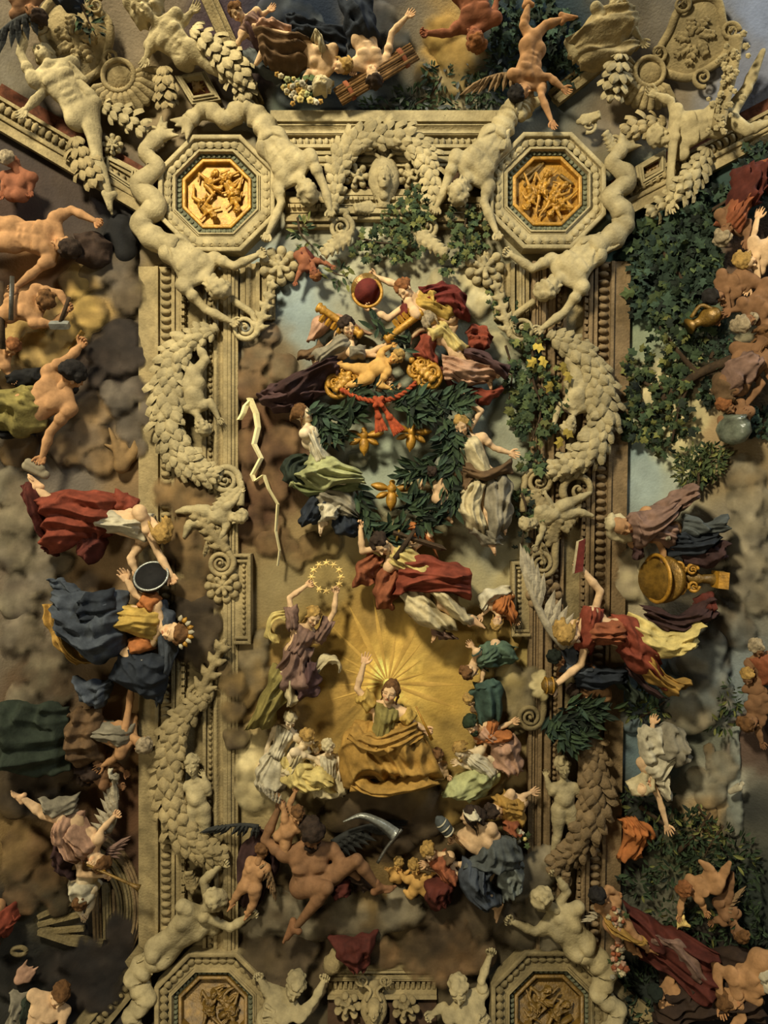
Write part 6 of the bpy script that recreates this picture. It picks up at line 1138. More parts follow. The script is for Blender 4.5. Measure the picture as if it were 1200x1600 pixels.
fig('man hanging head down with pointing arm and a wooden bundle', 28, (583, 124, 46), (580, 108), (570, 62), yaw=-10, hy=10, a2=((612, 52), (636, 26), 's'), a1=((560, 90), (552, 110), 'g'), hair=('curly', 'hair_dark'), hb=38, skin='skin_fair', l1=((552, 20), (540, -20)), sheets=[sh('dark_blue', [(546, 70), (540, 40), (530, 0)], [(600, 66), (590, 40), (580, 0)], n=5, bulge=18, amp=7), sh('dark_blue', [(440, 0), (490, 20), (540, 30)], [(450, 40), (490, 60), (540, 70)], n=5, bulge=10, amp=8, h=14)])
fig('red skinned nude man leaning in from the top edge', 33, (742, 64, 44), (746, 46), (740, -6), yaw=10, hy=60, a1=((704, 52), (668, 52), 'g'), a2=((770, 30), (776, 0)), l1=((700, -20), (690, -60)), hair=('short', 'hair_red'), hb=38, skin='skin_red', fat=1.08)
fig('tumbling faun boy beside the upper right triton', 29, (812, 148, 48), (822, 134), (832, 74), yaw=-20, hy=-60, hair=('curly', 'hair_black'), hb=40, skin='skin_ruddy', a1=((858, 120), (880, 138), 'o'), a2=((846, 150), (862, 190), 'o'), l1=((852, 40), (880, 30), (892, 34)), l2=((818, 40), (826, 6), (830, -6)), wings=[((800, 118), (746, 130), 30, 'feather_brown', -1, 34, 8)])
fig('dark faced creature with black wing in the upper left corner', 28, (58, 26, 44), (48, 14), (20, -20), hy=20, hair=('curly', 'hair_dark'), hb=38, skin='skin_dark', wings=[((50, 26), (-10, 64), 40, 'feather_dark', -1, 40, 8)], sheets=[sh('dark_blue', [(76, -6), (100, 14), (122, 16)], [(80, -16), (110, -8), (130, -4)], n=3, bulge=10, amp=5, h=36)])
fig('reclining figure in violet and pink at the top left of the upper scene', 25, (372, 24, 34), (384, 32), (420, 60), yaw=-10, hy=-60, fem=True, hair=('short', 'hair_brown'), hb=28, skin='skin_fair', tunic='mauve', a1=((376, 60), (366, 78)), a2=((404, 28), (420, 16)), sheets=[sh('purple', [(380, 40), (400, 70), (440, 90)], [(400, 20), (430, 44), (470, 70)], n=5, bulge=14, amp=6), sh('slate', [(370, 80), (400, 110), (440, 120)], [(390, 66), (420, 90), (450, 100)], n=3, bulge=8, amp=5, h=18)])
# ------------------------------------------------------------------ things held and hung
def rod(name, label, cat, a, b, r0, r1, m, h=44, prof=None, k=12):
    a = p3(a, h); b = p3(b, h); V, F = lathe_vf(prof or [(0, r0), (.5, (r0 + r1) / 2), (1, r1)], a, b, k); return solo(name, label, cat, V, F, m)
def baton(label, a, b, h):
    root = thing('gilded_baton', label, 'baton', a[0], a[1], 0, 'gilded batons')
    A = p3(a, h); B = p3(b, h); V, F = lathe_vf([(0, 7), (.04, 9), (.08, 6), (.12, 8), (.16, 6), (.8, 6), (.84, 8), (.9, 5), (.94, 8), (1, 6)], A, B, 14); part('shaft', V, F, MATS['gilt'], root)
    d = unit(B - A); n = np.array([-d[1], d[0], 0])
    for i in range(4):
        c = A + (B - A) * (.2 + .13 * i) + n * 12; V, F = lathe_vf([(0, 3.5), (.5, 4.5), (1, 3.5)], c - n * 6, c + n * 6, 4); part('tooth', V, F, MATS['gilt'], root, smooth=False)
    return root
baton('gilded toothed baton held by the plum robed woman', (496, 479), (566, 524), 44)
baton('gilded toothed baton pointing up right toward the crimson cloak', (660, 488), (602, 532), 52)
def handle(label, cx, cy, ang):
    root = thing('gilded_scroll_handle', label, 'handle', cx, cy, 0, 'gilded scroll handles'); c, s = math.cos(ang), math.sin(ang); L = lambda x, y: (cx + x * c - y * s, cy + x * s + y * c)
    for x, y, R, g in ((-10, -8, 11, 1), (-10, 8, 11, -1), (10, -8, 12, -1), (10, 8, 12, 1)): q = L(x, y); volute(root, q[0], q[1], R, 1.7, ang + (0 if x > 0 else PI), g, 46, m='gilt', w=.36)
    P = [p3(L(24 * math.cos(t) + 6, 19 * math.sin(t)), 44) for t in np.linspace(0, 2 * PI, 21)]; V, F = tube_vf(P, 4, 8, caps=False); part('loop', V, F, MATS['gilt'], root)
    q = L(-30, 0); V, F = lathe_vf([(0, 2), (.5, 6), (1, 2)], (*q, 44), (*L(-20, 0), 44), 10); part('knob', V, F, MATS['gilt'], root)
    acanthus(root, L(-16, 0), L(22, 0), 20, m='gilt', h=48, n=4, curl=4); return root
handle('gilded scrollwork handle at the left end of the red cord', 536, 594, 2.3); handle('gilded scrollwork handle at the right end of the red cord', 662, 580, .75)
root = thing('knotted_rope', 'twisted red cord knotted with two tassels below the gilded handles', 'rope', 592, 628)
P = crom([(532, 608, 54), (560, 622, 56), (592, 627, 58), (625, 618, 56), (650, 598, 54)], 60); tw = [P + np.stack([0 * P[:, 0], 2.2 * np.sin(np.arange(60) * .9 + q), 2.2 * np.cos(np.arange(60) * .9 + q)], 1) for q in (0, PI)]
V, F = merge([tube_vf(t, 2.6, 6) for t in tw]); part('rope', V, F, MATS['rope'], root)
f = Field(1.5); f.ell((591, 628, 60), (7, 8, 6), k=2); f.cone((586, 622, 62), (597, 634, 64), 4, 4, k=1).cone((597, 622, 62), (586, 634, 62), 4, 4, k=1); V, Q = f.build(); part('knot', V, Q, MATS['rope'], root)
for a, b in (((587, 632), (596, 674)), ((596, 632), (624, 676))):
    A = np.array([*a, 56.]); B = np.array([*b, 56.]); n = unit([-(B - A)[1], (B - A)[0], 0]); f = Field(1.3); M_ = A + (B - A) * .45
    f.cone(A, M_, 3.2, 4.2, k=1); f.ell(M_, 6, k=1)
    for i in range(7): f.cone(M_ + n * (i - 3) * 1.2, B + n * (i - 3) * 3.2 + [0, 0, (i % 2) * 2], 1.8, 1.5, k=.5)
    V, Q = f.build(); part('tassel', V, Q, MATS['rope'], root)
# winged gilded ornaments inside the wreath
def ornament(label, cx, cy, s, ang):
    root = thing('gilded_ornament', label, 'ornament', cx, cy, 0, 'gilded winged ornaments'); R = rot2(ang)
    T = lambda V: (np.asarray(V, float) * s) @ R.T + [cx, cy, 34]
    f = Field(.9); f.ell((0, 8, 0), (8, 13, 7), k=2); f.ell((0, -8, 1), (7, 7, 6), k=2); f.ell((0, -17, 0), (4.5, 4, 4), k=1.5); f.cone((0, 16, 0), (0, 24, 0), 4, 1, k=2); V, Q = f.build(); part('core', T(V), Q, MATS['gilt'], root)
    for sx in (1, -1):
        for (x, y, l, a) in ((5, -8, 26, -.15), (5, -2, 20, .45)):
            V = []; n = 10
            for j in range(n + 1):
                t = j / n; wv = l * .24 * math.sin(PI * min(1, t * .9 + .06)) ** .8; c = np.array([sx * (x + l * t * math.cos(a)), y + l * t * math.sin(a), 2 + 2 * math.sin(PI * t)]); nn = np.array([-sx * math.sin(a), math.cos(a), 0]) * wv
                V += [c - nn, c + [0, 0, 1.6], c + nn, c - [0, 0, 1.2]]
            F = [(4 * j + q, 4 * j + (q + 1) % 4, 4 * j + 4 + (q + 1) % 4, 4 * j + 4 + q) for j in range(n) for q in range(4)] + [(0, 1, 2, 3), (4 * n, 4 * n + 1, 4 * n + 2, 4 * n + 3)]
            part('wing', T(V), F, MATS['gilt'], root)
    return root
ornament('gilded winged ornament in the upper left of the laurel ring', 569, 688, 1.0, 0); ornament('gilded winged ornament in the upper right of the laurel ring', 643, 682, 1.0, .12); ornament('gilded winged ornament at the foot of the laurel ring', 612, 772, 1.08, .05)
# domed basket
root = thing('domed_basket', 'red domed basket with gilt rim lifted at the top of the sky', 'basket', 574, 456)
V, F = lathe_vf([(0, 6), (.12, 15), (.3, 20), (.6, 23), (.85, 23), (.9, 25), (1, 25)], (566, 444, 22), (574, 457, 52), 22); part('dome', V, F, MATS['bronze'], root)
V, F = lathe_vf([(0, 21), (.5, 19), (1, 3)], (574.2, 457.3, 52.6), (571, 453, 44), 22); part('red_lining', V, F, MATS['crimson'], root)
P = np.array([(574 + 22.5 * math.cos(t), 457 + 22.5 * math.sin(t), 53) for t in np.linspace(0, 2 * PI, 33)]); V, F = tube_vf(P, 2.6, 8, caps=False); part('gilt_rim', V, F, MATS['gilt'], root)
# star circlet
root = thing('star_circlet', 'ring of small golden stars lifted by the mauve woman', 'circlet', 510, 902)
for i in range(12):
    a = i * PI / 6; c = np.array([510 + 23 * math.cos(a), 902 + 22 * math.sin(a), 34]); V = [c + [0, 0, 3]]
    for j in range(12): rr = 7 if j % 2 == 0 else 2.8; b = a + j * PI / 6; V.append(c + [rr * math.cos(b), rr * math.sin(b), 0])
    V.append(c - [0, 0, 2]); part('star', V, [(0, 1 + j, 1 + (j + 1) % 12) for j in range(12)] + [(13, 1 + (j + 1) % 12, 1 + j) for j in range(12)], MATS['flame'], root, smooth=False)
# laurel ring: four leafy branches
for nm_, c_, br in (('dark laurel branch at the upper left of the ring', (520, 650), [([(484, 640), (520, 650), (560, 640)], 60), ([(505, 665), (530, 680), (548, 660)], 34), ([(545, 622), (580, 605), (620, 612)], 30), ([(492, 640), (506, 660), (512, 690)], 26), ([(596, 532), (600, 520), (588, 500)], 12), ([(630, 550), (640, 540), (632, 530)], 10)]),
                   ('thick dark laurel branch at the upper right of the ring', (680, 630), [([(622, 628), (670, 622), (724, 628)], 90), ([(640, 640), (690, 648), (730, 620)], 70), ([(630, 636), (650, 650), (664, 640)], 30)]),
                   ('dark laurel branch down the right side of the ring', (700, 710), [([(716, 650), (712, 700), (700, 742)], 80), ([(700, 660), (690, 700), (664, 740)], 50), ([(690, 735), (655, 735), (632, 745)], 44), ([(700, 750), (714, 775), (708, 790)], 34), ([(650, 790), (640, 780), (648, 770)], 18)]),
                   ('dark laurel branches at the foot of the ring', (610, 826), [([(556, 765), (572, 800), (584, 822)], 44), ([(570, 826), (600, 838), (624, 824)], 50), ([(640, 800), (660, 794), (680, 804)], 44), ([(648, 812), (670, 820), (676, 800)], 30)])):
    root = thing('laurel_branch', nm_, 'branch', *c_, 0, 'laurel branches of the ring')
    for i, (p, n) in enumerate(br): branch_leaves(root, p, ['leaf_dark', 'leaf_dark', 'leaf_black', 'leaf_teal'], 'dark_wood', n, 24, 14, int(c_[0]) + i, h=44)
# lightning bolt
root = thing('lightning_bolt', 'zigzag cream lightning bolt down the brown cloud', 'lightning', 400, 740)
for nm_, P in (('main_bolt', [(390, 622), (400, 646), (403, 668), (397, 694), (408, 716), (394, 742), (398, 752), (412, 742), (420, 764), (434, 788), (431, 830), (437, 860), (434, 884)]), ('side_bolt', [(392, 626), (384, 634), (380, 646), (374, 656)])):
    L = []
    for i, (x, y) in enumerate(P): wd = 4.6 * (1 - i / 15) + .8; L += [(x - wd, y, 26), (x, y, 31), (x + wd, y, 26), (x, y, 22)]
    n = len(P); part(nm_, L, [(4 * j + q, 4 * j + (q + 1) % 4, 4 * j + 4 + (q + 1) % 4, 4 * j + 4 + q) for j in range(n - 1) for q in range(4)], MATS['lightning'], root, smooth=False)
def flame(label, cx, cy, R, ang, m, n=9, h=20, spread=2.4):
    r = random.Random(int(cx * 7 + cy)); f = Field(1.6)
    for i in range(n):
        a = ang + (i / (n - 1) - .5) * spread; d = np.array([math.cos(a), math.sin(a), 0]); l = R * r.uniform(.6, 1.1); p = np.array([cx, cy, h]); q = p + d * l * .5 + np.array([-d[1], d[0], 0]) * R * r.uniform(-.15, .15); e = p + d * l + np.array([-d[1], d[0], 0]) * R * r.uniform(-.25, .25)
        f.cone(p, q, R * .16, R * .11, k=4).cone(q, e, R * .11, R * .03, k=3)
    V, Q = f.build(clip=0.5); return solo('flame', label, 'flame', V, Q, m)
flame('pale flame tongues rising below the smoke plume', 190, 728, 60, -1.35, 'cloud_tan', 7, 12, 1.2)
for lb_, lo_, cm_, sd_, h_ in (('bright flames around the small lamp at the right frame', [(846, 1070, 13), (838, 1058, 9), (840, 1082, 10), (834, 1070, 9), (850, 1088, 8), (846, 1052, 7)], 'cloud_white', 95, 44), ('white flames and glare left of the gilded brazier', [(996, 892, 20), (982, 880, 15), (984, 908, 15), (1000, 868, 12), (998, 918, 12)], 'cloud_white', 96, 8)):
    cloud(lb_, lo_, cm_, sd_, h=h_, flat=.5, vox=2.0, sub=9, name='flame')['category'] = 'flame'
flame('small torch flame in the lower left corner', 30, 1530, 34, -.8, 'pink', 6, 20, 1.2)
flame('torch flame held by the diving putto', 1064, 1432, 22, 1.3, 'flame', 6, 34, 1.2)
# sunburst rays
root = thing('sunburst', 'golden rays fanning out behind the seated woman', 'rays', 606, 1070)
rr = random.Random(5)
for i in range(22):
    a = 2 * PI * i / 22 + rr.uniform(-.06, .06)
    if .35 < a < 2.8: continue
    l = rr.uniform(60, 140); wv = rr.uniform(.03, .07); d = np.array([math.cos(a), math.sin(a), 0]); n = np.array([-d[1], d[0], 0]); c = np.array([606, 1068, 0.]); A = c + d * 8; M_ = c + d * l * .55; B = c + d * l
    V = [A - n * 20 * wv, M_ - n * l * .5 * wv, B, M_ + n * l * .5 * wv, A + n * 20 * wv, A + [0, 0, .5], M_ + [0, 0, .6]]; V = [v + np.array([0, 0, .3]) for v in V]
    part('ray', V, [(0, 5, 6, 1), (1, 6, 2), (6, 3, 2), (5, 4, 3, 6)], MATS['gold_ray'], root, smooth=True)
# simple held things
rod('sceptre', 'thin golden sceptre held by the seated woman', 'sceptre', (650, 1104), (675, 1156), 1.2, 2.6, 'gilt', 60)
rod('wooden_baton', 'dark wooden baton crossing the orange cloaked woman', 'baton', (648, 828), (617, 874), 3, 5, 'dark_wood', 66)
root = thing('short_sword', 'dark short sword crossing the baton over the orange cloak', 'sword', 650, 845); V, F = lathe_vf([(0, 4), (.15, 5), (.2, 3.6), (.9, 5), (1, .6)], (614, 832, 60), (698, 859, 60), 4); part('blade', V, F, MATS['dark_wood'], root, smooth=False); V, F = lathe_vf([(0, 2), (1, 2)], (624, 828, 60), (619, 846, 60), 8); part('crossguard', V, F, MATS['bronze'], root)
root = thing('scythe', 'iron scythe with curved blade raised by the old man', 'scythe', 600, 1300); P = crom([(628, 1296, 50), (606, 1322, 50), (590, 1348, 50)], 10); V, F = tube_vf(P, 2.6, 8); part('shaft', V, F, MATS['iron'], root)
A = crom([(624, 1296, 52), (600, 1280, 54), (566, 1270, 52), (536, 1284, 50)], 14); B = crom([(612, 1314, 52), (592, 1294, 54), (564, 1280, 52), (536, 1285, 50)], 14); V = []
for p, q in zip(A, B): V += [p, (p + q) / 2 + [0, 0, 3], q, (p + q) / 2 - [0, 0, 2]]
part('blade', V, [(4 * j + q, 4 * j + (q + 1) % 4, 4 * j + 4 + (q + 1) % 4, 4 * j + 4 + q) for j in range(13) for q in range(4)] + [(0, 1, 2, 3)], MATS['steel'], root)
root = thing('distaff', 'dark distaff wound with wool held by the spinning woman', 'distaff', 696, 1292); V, F = lathe_vf([(0, 2), (.15, 8), (.4, 11), (.7, 10), (.9, 6), (1, 2)], (682, 1276, 58), (706, 1306, 58), 14); part('wool', V, F, MATS['slate'], root); V, F = lathe_vf([(0, 2), (1, 2)], (704, 1303, 58), (726, 1326, 58), 8); part('stick', V, F, MATS['wood'], root)
for i in range(3): c = np.array([686, 1281, 58]) + np.array([6.0, 7.5, 0]) * (i + .6); P = np.array([c + [8.5 * math.cos(t) * .8, -8.5 * math.cos(t) * .65, 11 * math.sin(t)] for t in np.linspace(0, 2 * PI, 15)]); V, F = tube_vf(P, 1.3, 6, caps=False); part('wool_band', V, F, MATS['white'], root)
root = thing('hammer', 'smith hammer with iron head in the bending man hands', 'hammer', 100, 490); V, F = lathe_vf([(0, 3), (1, 3.4)], (108, 464, 54), (94, 506, 54), 8); part('handle', V, F, MATS['dark_wood'], root); V, F = lathe_vf([(0, 6), (.1, 7), (.9, 7), (1, 6)], (78, 508, 54), (108, 508, 54), 4); part('hammer_head', V, F, MATS['steel'], root, smooth=False)
root = thing('dagger', 'dagger with gilt hilt lying above the bent back man', 'dagger', 118, 530); V, F = lathe_vf([(0, 3), (1, 5)], (108, 546, 34), (130, 518, 34), 4); part('blade', V, F, MATS['gilt_dark'], root, smooth=False)
rod('iron_rod', 'dark iron rod held upright at the left edge', 'rod', (19, 432), (17, 500), 3.5, 3.5, 'iron', 54)
rod('dark_staff', 'dark slanting staff crossing the left edge', 'staff', (2, 440), (4, 545), 4, 4, 'dark_wood', 44)
f = Field(2.0); f.cone((42, 728, 40), (70, 742, 40), 8, 7, k=2).cone((46, 722, 44), (66, 732, 44), 6, 6, k=2); V, Q = f.build(); solo('stone_block', 'grey stone block in the fist of the bent back man', 'stone', V, Q, 'cloud_grey')
root = thing('dark_dish', 'shallow dark dish held by the woman in the white blouse', 'dish', 236, 904); V, F = lathe_vf([(0, 6), (.3, 22), (.8, 27), (1, 26)], (236, 912, 40), (236, 900, 56), 20); part('bowl', V, F, MATS['black'], root); P = np.array([(236 + 26 * math.cos(t), 900 + 26 * math.sin(t) * .8, 56 + 26 * math.sin(t) * .6) for t in np.linspace(0, 2 * PI, 29)]); V, F = tube_vf(P, 1.8, 6, caps=False); part('rim', V, F, MATS['steel'], root)
root = thing('flower_tiara', 'jewelled tiara on the crowned woman in blue', 'tiara', 288, 990)
for i in range(9): a = -1.3 + i * .32; V, F = lathe_vf([(0, 3.6), (.5, 4), (1, .8)], (276 + 19 * math.cos(a), 988 + 19 * math.sin(a), 66), (276 + 28 * math.cos(a), 988 + 28 * math.sin(a), 66), 6); part('jewel', V, F, MATS['gilt' if i % 2 else 'white'], root)
rod('small_rod', 'short gilt tipped rod in the blue mantled woman lower hand', 'rod', (222, 1030), (219, 1074), 3, 4.5, 'iron', 60)
root = thing('trumpet', 'long slender brass trumpet blown beside the arch', 'trumpet', 136, 1352); V, F = lathe_vf([(0, 1.8), (.8, 2.2), (.92, 3.4), (1, 6)], (136, 1351, 56), (218, 1388, 56), 12); part('tube', V, F, MATS['gilt_dark'], root); V, F = lathe_vf([(0, 3), (1, 3)], (160, 1361, 56), (164, 1363, 56), 10); part('collar', V, F, MATS['gilt'], root)
# fasces
root = thing('wooden_bundle', 'bundle of wooden rods bound with a strap beside the hanging man', 'bundle', 590, 112)
d = unit([120., -72, 0]); n = np.array([-d[1], d[0], 0])
for i in range(7): o = n * (i - 3) * 4.2; V, F = lathe_vf([(0, 2.6), (1, 2.6)], np.array([528, 152, 34]) + o + [0, 0, (i % 3) * 3], np.array([648, 80, 34]) + o + [0, 0, (i % 3) * 3], 7); part('stick', V, F, MATS['wood'], root)
for t in (.15, .5, .85): c = np.array([528, 152, 36]) + (np.array([648, 80, 36]) - np.array([528, 152, 36])) * t; V, F = lathe_vf([(0, 17), (1, 17)], c - d * 3, c + d * 3, 14); V = np.array(V); V[:, 2] = 37 + (V[:, 2] - 36) * .45; part('strap', V, F, MATS['rust'], root)
# flower basket and garlands of blossoms
def posy(name, label, pts, r, mats, seed, h=40, n=26, leaves=8, core='leaf_dark'):
    R_ = random.Random(seed); c = pts[len(pts) // 2]; root = thing(name, label, 'flowers', c[0], c[1]); P = crom([p3(p, h) for p in pts], 30)
    V, F = tube_vf(P, r * .5, 8); part('stem', V, F, MATS[core], root)
    for i in range(n):
        p = P[R_.randrange(30)] + [R_.gauss(0, r * .5), R_.gauss(0, r * .5), r * .3 * R_.random() + r * .3]; f = Field(1.2); s = R_.uniform(4, 6.5)
        f.ell(p + [0, 0, 2], s * .45, k=.6)
        for j in range(5): a = j * 2 * PI / 5 + i; f.ell(p + [s * .6 * math.cos(a), s * .6 * math.sin(a), 0], (s * .42, s * .42, s * .3), k=.8)
        V, Q = f.build(); part('blossom', V, Q, MATS[R_.choice(mats)], root)
    for i in range(leaves):
        p = P[R_.randrange(30)]; inst('leaf', leaf('vine', 'leaf_mid'), root, p[0] + R_.gauss(0, r * .7), p[1] + R_.gauss(0, r * .7), h + 2, rot2(R_.uniform(0, 6.28)), 12)
    return root
posy('flower_basket', 'heap of pale flowers and fruit in the arms of the woman at the top edge', [(452, 128), (470, 146), (488, 152)], 18, ['pale_green', 'cream', 'yellow', 'ochre', 'white'], 3, 42, 34, 12)
posy('blossom_garland', 'white stone blossom garland over the right hand stone youth', [(1150, 60), (1142, 110), (1130, 160), (1122, 200)], 22, ['stone_pale'], 4, 52, 46, 0, core='stone')
posy('flower_swag', 'hanging swag of tiny pale flowers carried by the dark haired putto', [(964, 1424), (970, 1460), (968, 1500), (970, 1526)], 9, ['pink', 'cream', 'grey', 'rust'], 6, 62, 44, 6)
posy('flower_sprig', 'sprig of small white and yellow flowers beside the patterned cloth', [(800, 1300), (812, 1306), (822, 1312)], 8, ['white', 'yellow'], 8, 46, 12, 5)
# gilded jug, bowl, brazier, book, lamp
root = thing('gilded_jug', 'gilded jug tipped by the dark haired satyr', 'jug', 1096, 500); V, F = lathe_vf([(0, 8), (.1, 12), (.3, 16), (.5, 13), (.65, 7), (.85, 8), (1, 13)], (1122, 488, 40), (1076, 510, 40), 16); part('vessel', V, F, MATS['bronze'], root); P = crom([(1114, 482, 46), (1094, 478, 50), (1080, 496, 48)], 12); V, F = tube_vf(P, 3, 7); part('handle', V, F, MATS['gilt_dark'], root)
root = thing('glass_bowl', 'dark glass bowl gripped by the curly child', 'bowl', 1148, 680); V, F = lathe_vf([(0, 3), (.2, 20), (.5, 26), (.8, 22), (.92, 15), (1, 17)], (1150, 694, 30), (1144, 650, 50), 20); part('vessel', V, F, MATS['glass_bowl'], root)
root = thing('gilded_brazier', 'round gilded brazier on an ornate stem under the hooded woman hand', 'brazier', 1040, 906)
V, F = lathe_vf([(0, 14), (.2, 30), (.6, 37), (.9, 38), (1, 36)], (1052, 906, 30), (1026, 904, 52), 24); part('bowl', V, F, MATS['bronze'], root)
P = np.array([(1026 + 10 * math.cos(t), 904 + 37 * math.sin(t), 52 + 30 * math.cos(t)) for t in np.linspace(0, 2 * PI, 33)]); V, F = tube_vf(P, 3, 8, caps=False); part('rim', V, F, MATS['gilt'], root)
V, F = lathe_vf([(0, 12), (.1, 18), (.25, 10), (.4, 14), (.55, 7), (.8, 8), (.85, 14), (1, 14)], (1054, 902, 44), (1130, 906, 44), 14); part('stem', V, F, MATS['gilt_dark'], root)
for (x, y, R, g) in ((1062, 886, 11, 1), (1064, 920, 12, -1), (1082, 890, 9, -1), (1084, 916, 9, 1)): volute(root, x, y, R, 1.7, 0, g, 56, m='gilt', w=.34)
V = [(x, y, z) for z in (34, 60) for x, y in ((1118, 892), (1134, 894), (1132, 920), (1116, 918))]; part('foot', V, [(4, 5, 6, 7), (0, 1, 5, 4), (1, 2, 6, 5), (2, 3, 7, 6), (3, 0, 4, 7)], MATS['gilt'], root, smooth=False)
root = thing('red_book', 'thin red book held up by the winged woman', 'book', 905, 868); pts = [(897, 896), (904, 846), (914, 842), (910, 892)]
V = [(x, y, z) for z in (70, 76) for x, y in pts]; bf = [(4, 5, 6, 7), (3, 2, 1, 0), (0, 1, 5, 4), (1, 2, 6, 5), (2, 3, 7, 6), (3, 0, 4, 7)]; part('cover', V, bf, MATS['crimson'], root, smooth=False)
V = [(x - 3, y, z) for z in (71, 75) for x, y in pts]; part('pages', V, bf, MATS['cream'], root, smooth=False)
root = thing('round_lamp', 'small round brass lamp in the winged woman lower hand', 'lamp', 860, 1070); V, F = lathe_vf([(0, 5), (.2, 11), (.5, 13), (.8, 11), (1, 5)], (860, 1060, 72), (856, 1082, 72), 16); part('vessel', V, F, MATS['gilt_dark'], root)
for t in (-5, 5): P = np.array([(858 + t + 0 * q, 1071 + 12.5 * math.sin(q), 72 + 12.5 * math.cos(q)) for q in np.linspace(0, 2 * PI, 19)]); V, F = tube_vf(P, 1.4, 6, caps=False); part('band', V, F, MATS['gilt'], root)
# painted arch in the lower left, column and waterfall in the lower right, far cliffs
root = thing('ruined_arch', 'curved stone arch with pilasters behind the trumpeter', 'arch', 175, 1420)
for i, (r0, m) in enumerate(((96, 'stone_brown'), (84, 'stone_dim'), (70, 'stone_dim'))):
    P = [(120 + r0 * math.cos(t), 1420 + r0 * 1.25 * math.sin(t)) for t in np.linspace(-1.15, .75, 16)]; strip('archivolt', P, PROF['step'](11, 10 - i * 2), m, root)
for i, x in enumerate((150, 166, 182)): strip('pilaster', [(x, 1372 + i * 8), (x + 3, 1470 - i * 4)], PROF['step'](12, 7), 'stone_dim' if i % 2 else 'stone_brown', root)
strip('cornice', [(62, 1452), (110, 1468), (160, 1476)], PROF['step'](14, 9), 'stone_dim', root)
for i in range(3): strip('step', [(60, 1432 + i * 12), (120 + i * 6, 1406 + i * 22)], PROF['flat'](7, 7), 'stone_dim', root)
root = thing('millstone', 'small pale stone ring lying in the lower left ruins', 'stone', 30, 1486); P = np.array([(30 + 11 * math.cos(t), 1486 + 6 * math.sin(t), 14) for t in np.linspace(0, 2 * PI, 21)]); V, F = tube_vf(P, 3.4, 8, caps=False); part('ring', V, F, MATS['stone_dim'], root)
cloud('pale waterfall streak among the lower right trees', [(1148, 1140 + 14 * i, 9 + i * .5) for i in range(12)], 'grey_blue', 91, h=3, flat=.3, sub=3, name='waterfall')['category'] = 'waterfall'
cloud('ochre cliff face beside the waterfall', [(1108 + 3 * math.sin(i), 1170 + 13 * i, 10) for i in range(11)], 'cloud_tan', 92, h=3, flat=.4, sub=4, name='cliff')['category'] = 'cliff'
f = Field(1.4); f.cone((1142, 1238, 20), (1154, 1230, 22), 4, 6, k=2).cone((1154, 1230, 22), (1160, 1224, 22), 3, 3.4, k=1).cone((1146, 1234, 24), (1152, 1222, 26), 3, 1.5, k=1); V, Q = f.build(); solo('white_dove', 'small white dove near the waterfall', 'dove', V, Q, 'white')
v_, q_ = sheet_vf([(966, 1282), (980, 1300), (968, 1346)], [(1000, 1276), (1020, 1310), (1000, 1344)], n=5, bulge=14, amp=7, h=14, seed=77); solo('orange_cloth', 'orange cloth fluttering beside the right frame', 'cloth', v_, q_, 'orange')
v_, q_ = sheet_vf([(512, 1470), (530, 1500), (552, 1524)], [(592, 1466), (580, 1500), (566, 1526)], n=5, bulge=14, amp=7, h=40, seed=78); solo('red_brown_cloth', 'red brown cloth hanging over the lower entablature', 'cloth', v_, q_, 'dark_red')
V, F = lathe_vf([(0, 10), (.3, 16), (.5, 13), (.7, 15), (1, 9)], (512, 1516, 26), (536, 1484, 26), 14); solo('stone_bowl_capital', 'small stone capital under the red brown cloth', 'capital', V, F, 'stone')
for lb, a, b, s in (('cream bundle wing of a bird above the old man hand', (420, 1240), (440, 1252), 1),):
    root = thing('white_bird_wing', lb, 'wing', 428, 1246); wing(root, (438, 1254), (414, 1238), 16, 'feather_grey', 1, 56, 6)
root = thing('dark_wing', 'dark feathered wing spread at the left of the old man', 'wing', 366, 1296); wing(root, (404, 1292), (336, 1294), 26, 'feather_dark', -1, 40, 10)
# rock block at the left cornice
f = Field(3.0); f.cone((188, 356, 8), (196, 396, 8), 22, 18, k=5).cone((176, 370, 8), (206, 366, 8), 16, 16, k=4); V, Q = f.build(clip=0.5); solo('dark_rock', 'black rock ledge under the left triton tail', 'rock', V, Q, 'black')
# ------------------------------------------------------------------ trees and leaves
def tree(name, label, limbs, blobs, n, size, kind, mats, seed, h=14, hv=18, stuff=0, cat='tree', bark='dark_wood'):
    c = blobs[0]; root = thing(name, label, cat, c[0], c[1])
    for (p, r) in limbs: P = crom([p3(q, h + 4) for q in p], 16); V, F = tube_vf(P, np.linspace(r, r * .4, 16), 8); part('branch', V, F, MATS[bark], root)
    foliage(root, blobs, n, size, kind, mats, seed, h, hv, stuff=stuff); return root
tree('ivy_bush', 'dense dark green ivy filling the upper right cove', [([(1000, 380), (1040, 400), (1080, 460)], 5), ([(1030, 350), (1050, 400), (1030, 470)], 4)], [(1040, 400, 52, 50), (1020, 450, 36, 46), (1080, 370, 46, 36), (1010, 380, 26, 36), (1090, 420, 30, 40), (1060, 470, 40, 26)], 290, 19, 'vine', ['leaf_teal', 'leaf_dark', 'leaf_teal', 'leaf_black', 'leaf_mid'], 1, stuff=420, cat='bush')
tree('vine_patch', 'small dark vine patch under the right slanting cornice', [([(1110, 330), (1140, 310), (1180, 280)], 3)], [(1120, 320, 40, 22), (1180, 280, 34, 24), (1080, 335, 30, 16), (1190, 240, 26, 16)], 110, 15, 'vine', ['leaf_teal', 'leaf_dark', 'leaf_black'], 2, stuff=120, cat='bush')
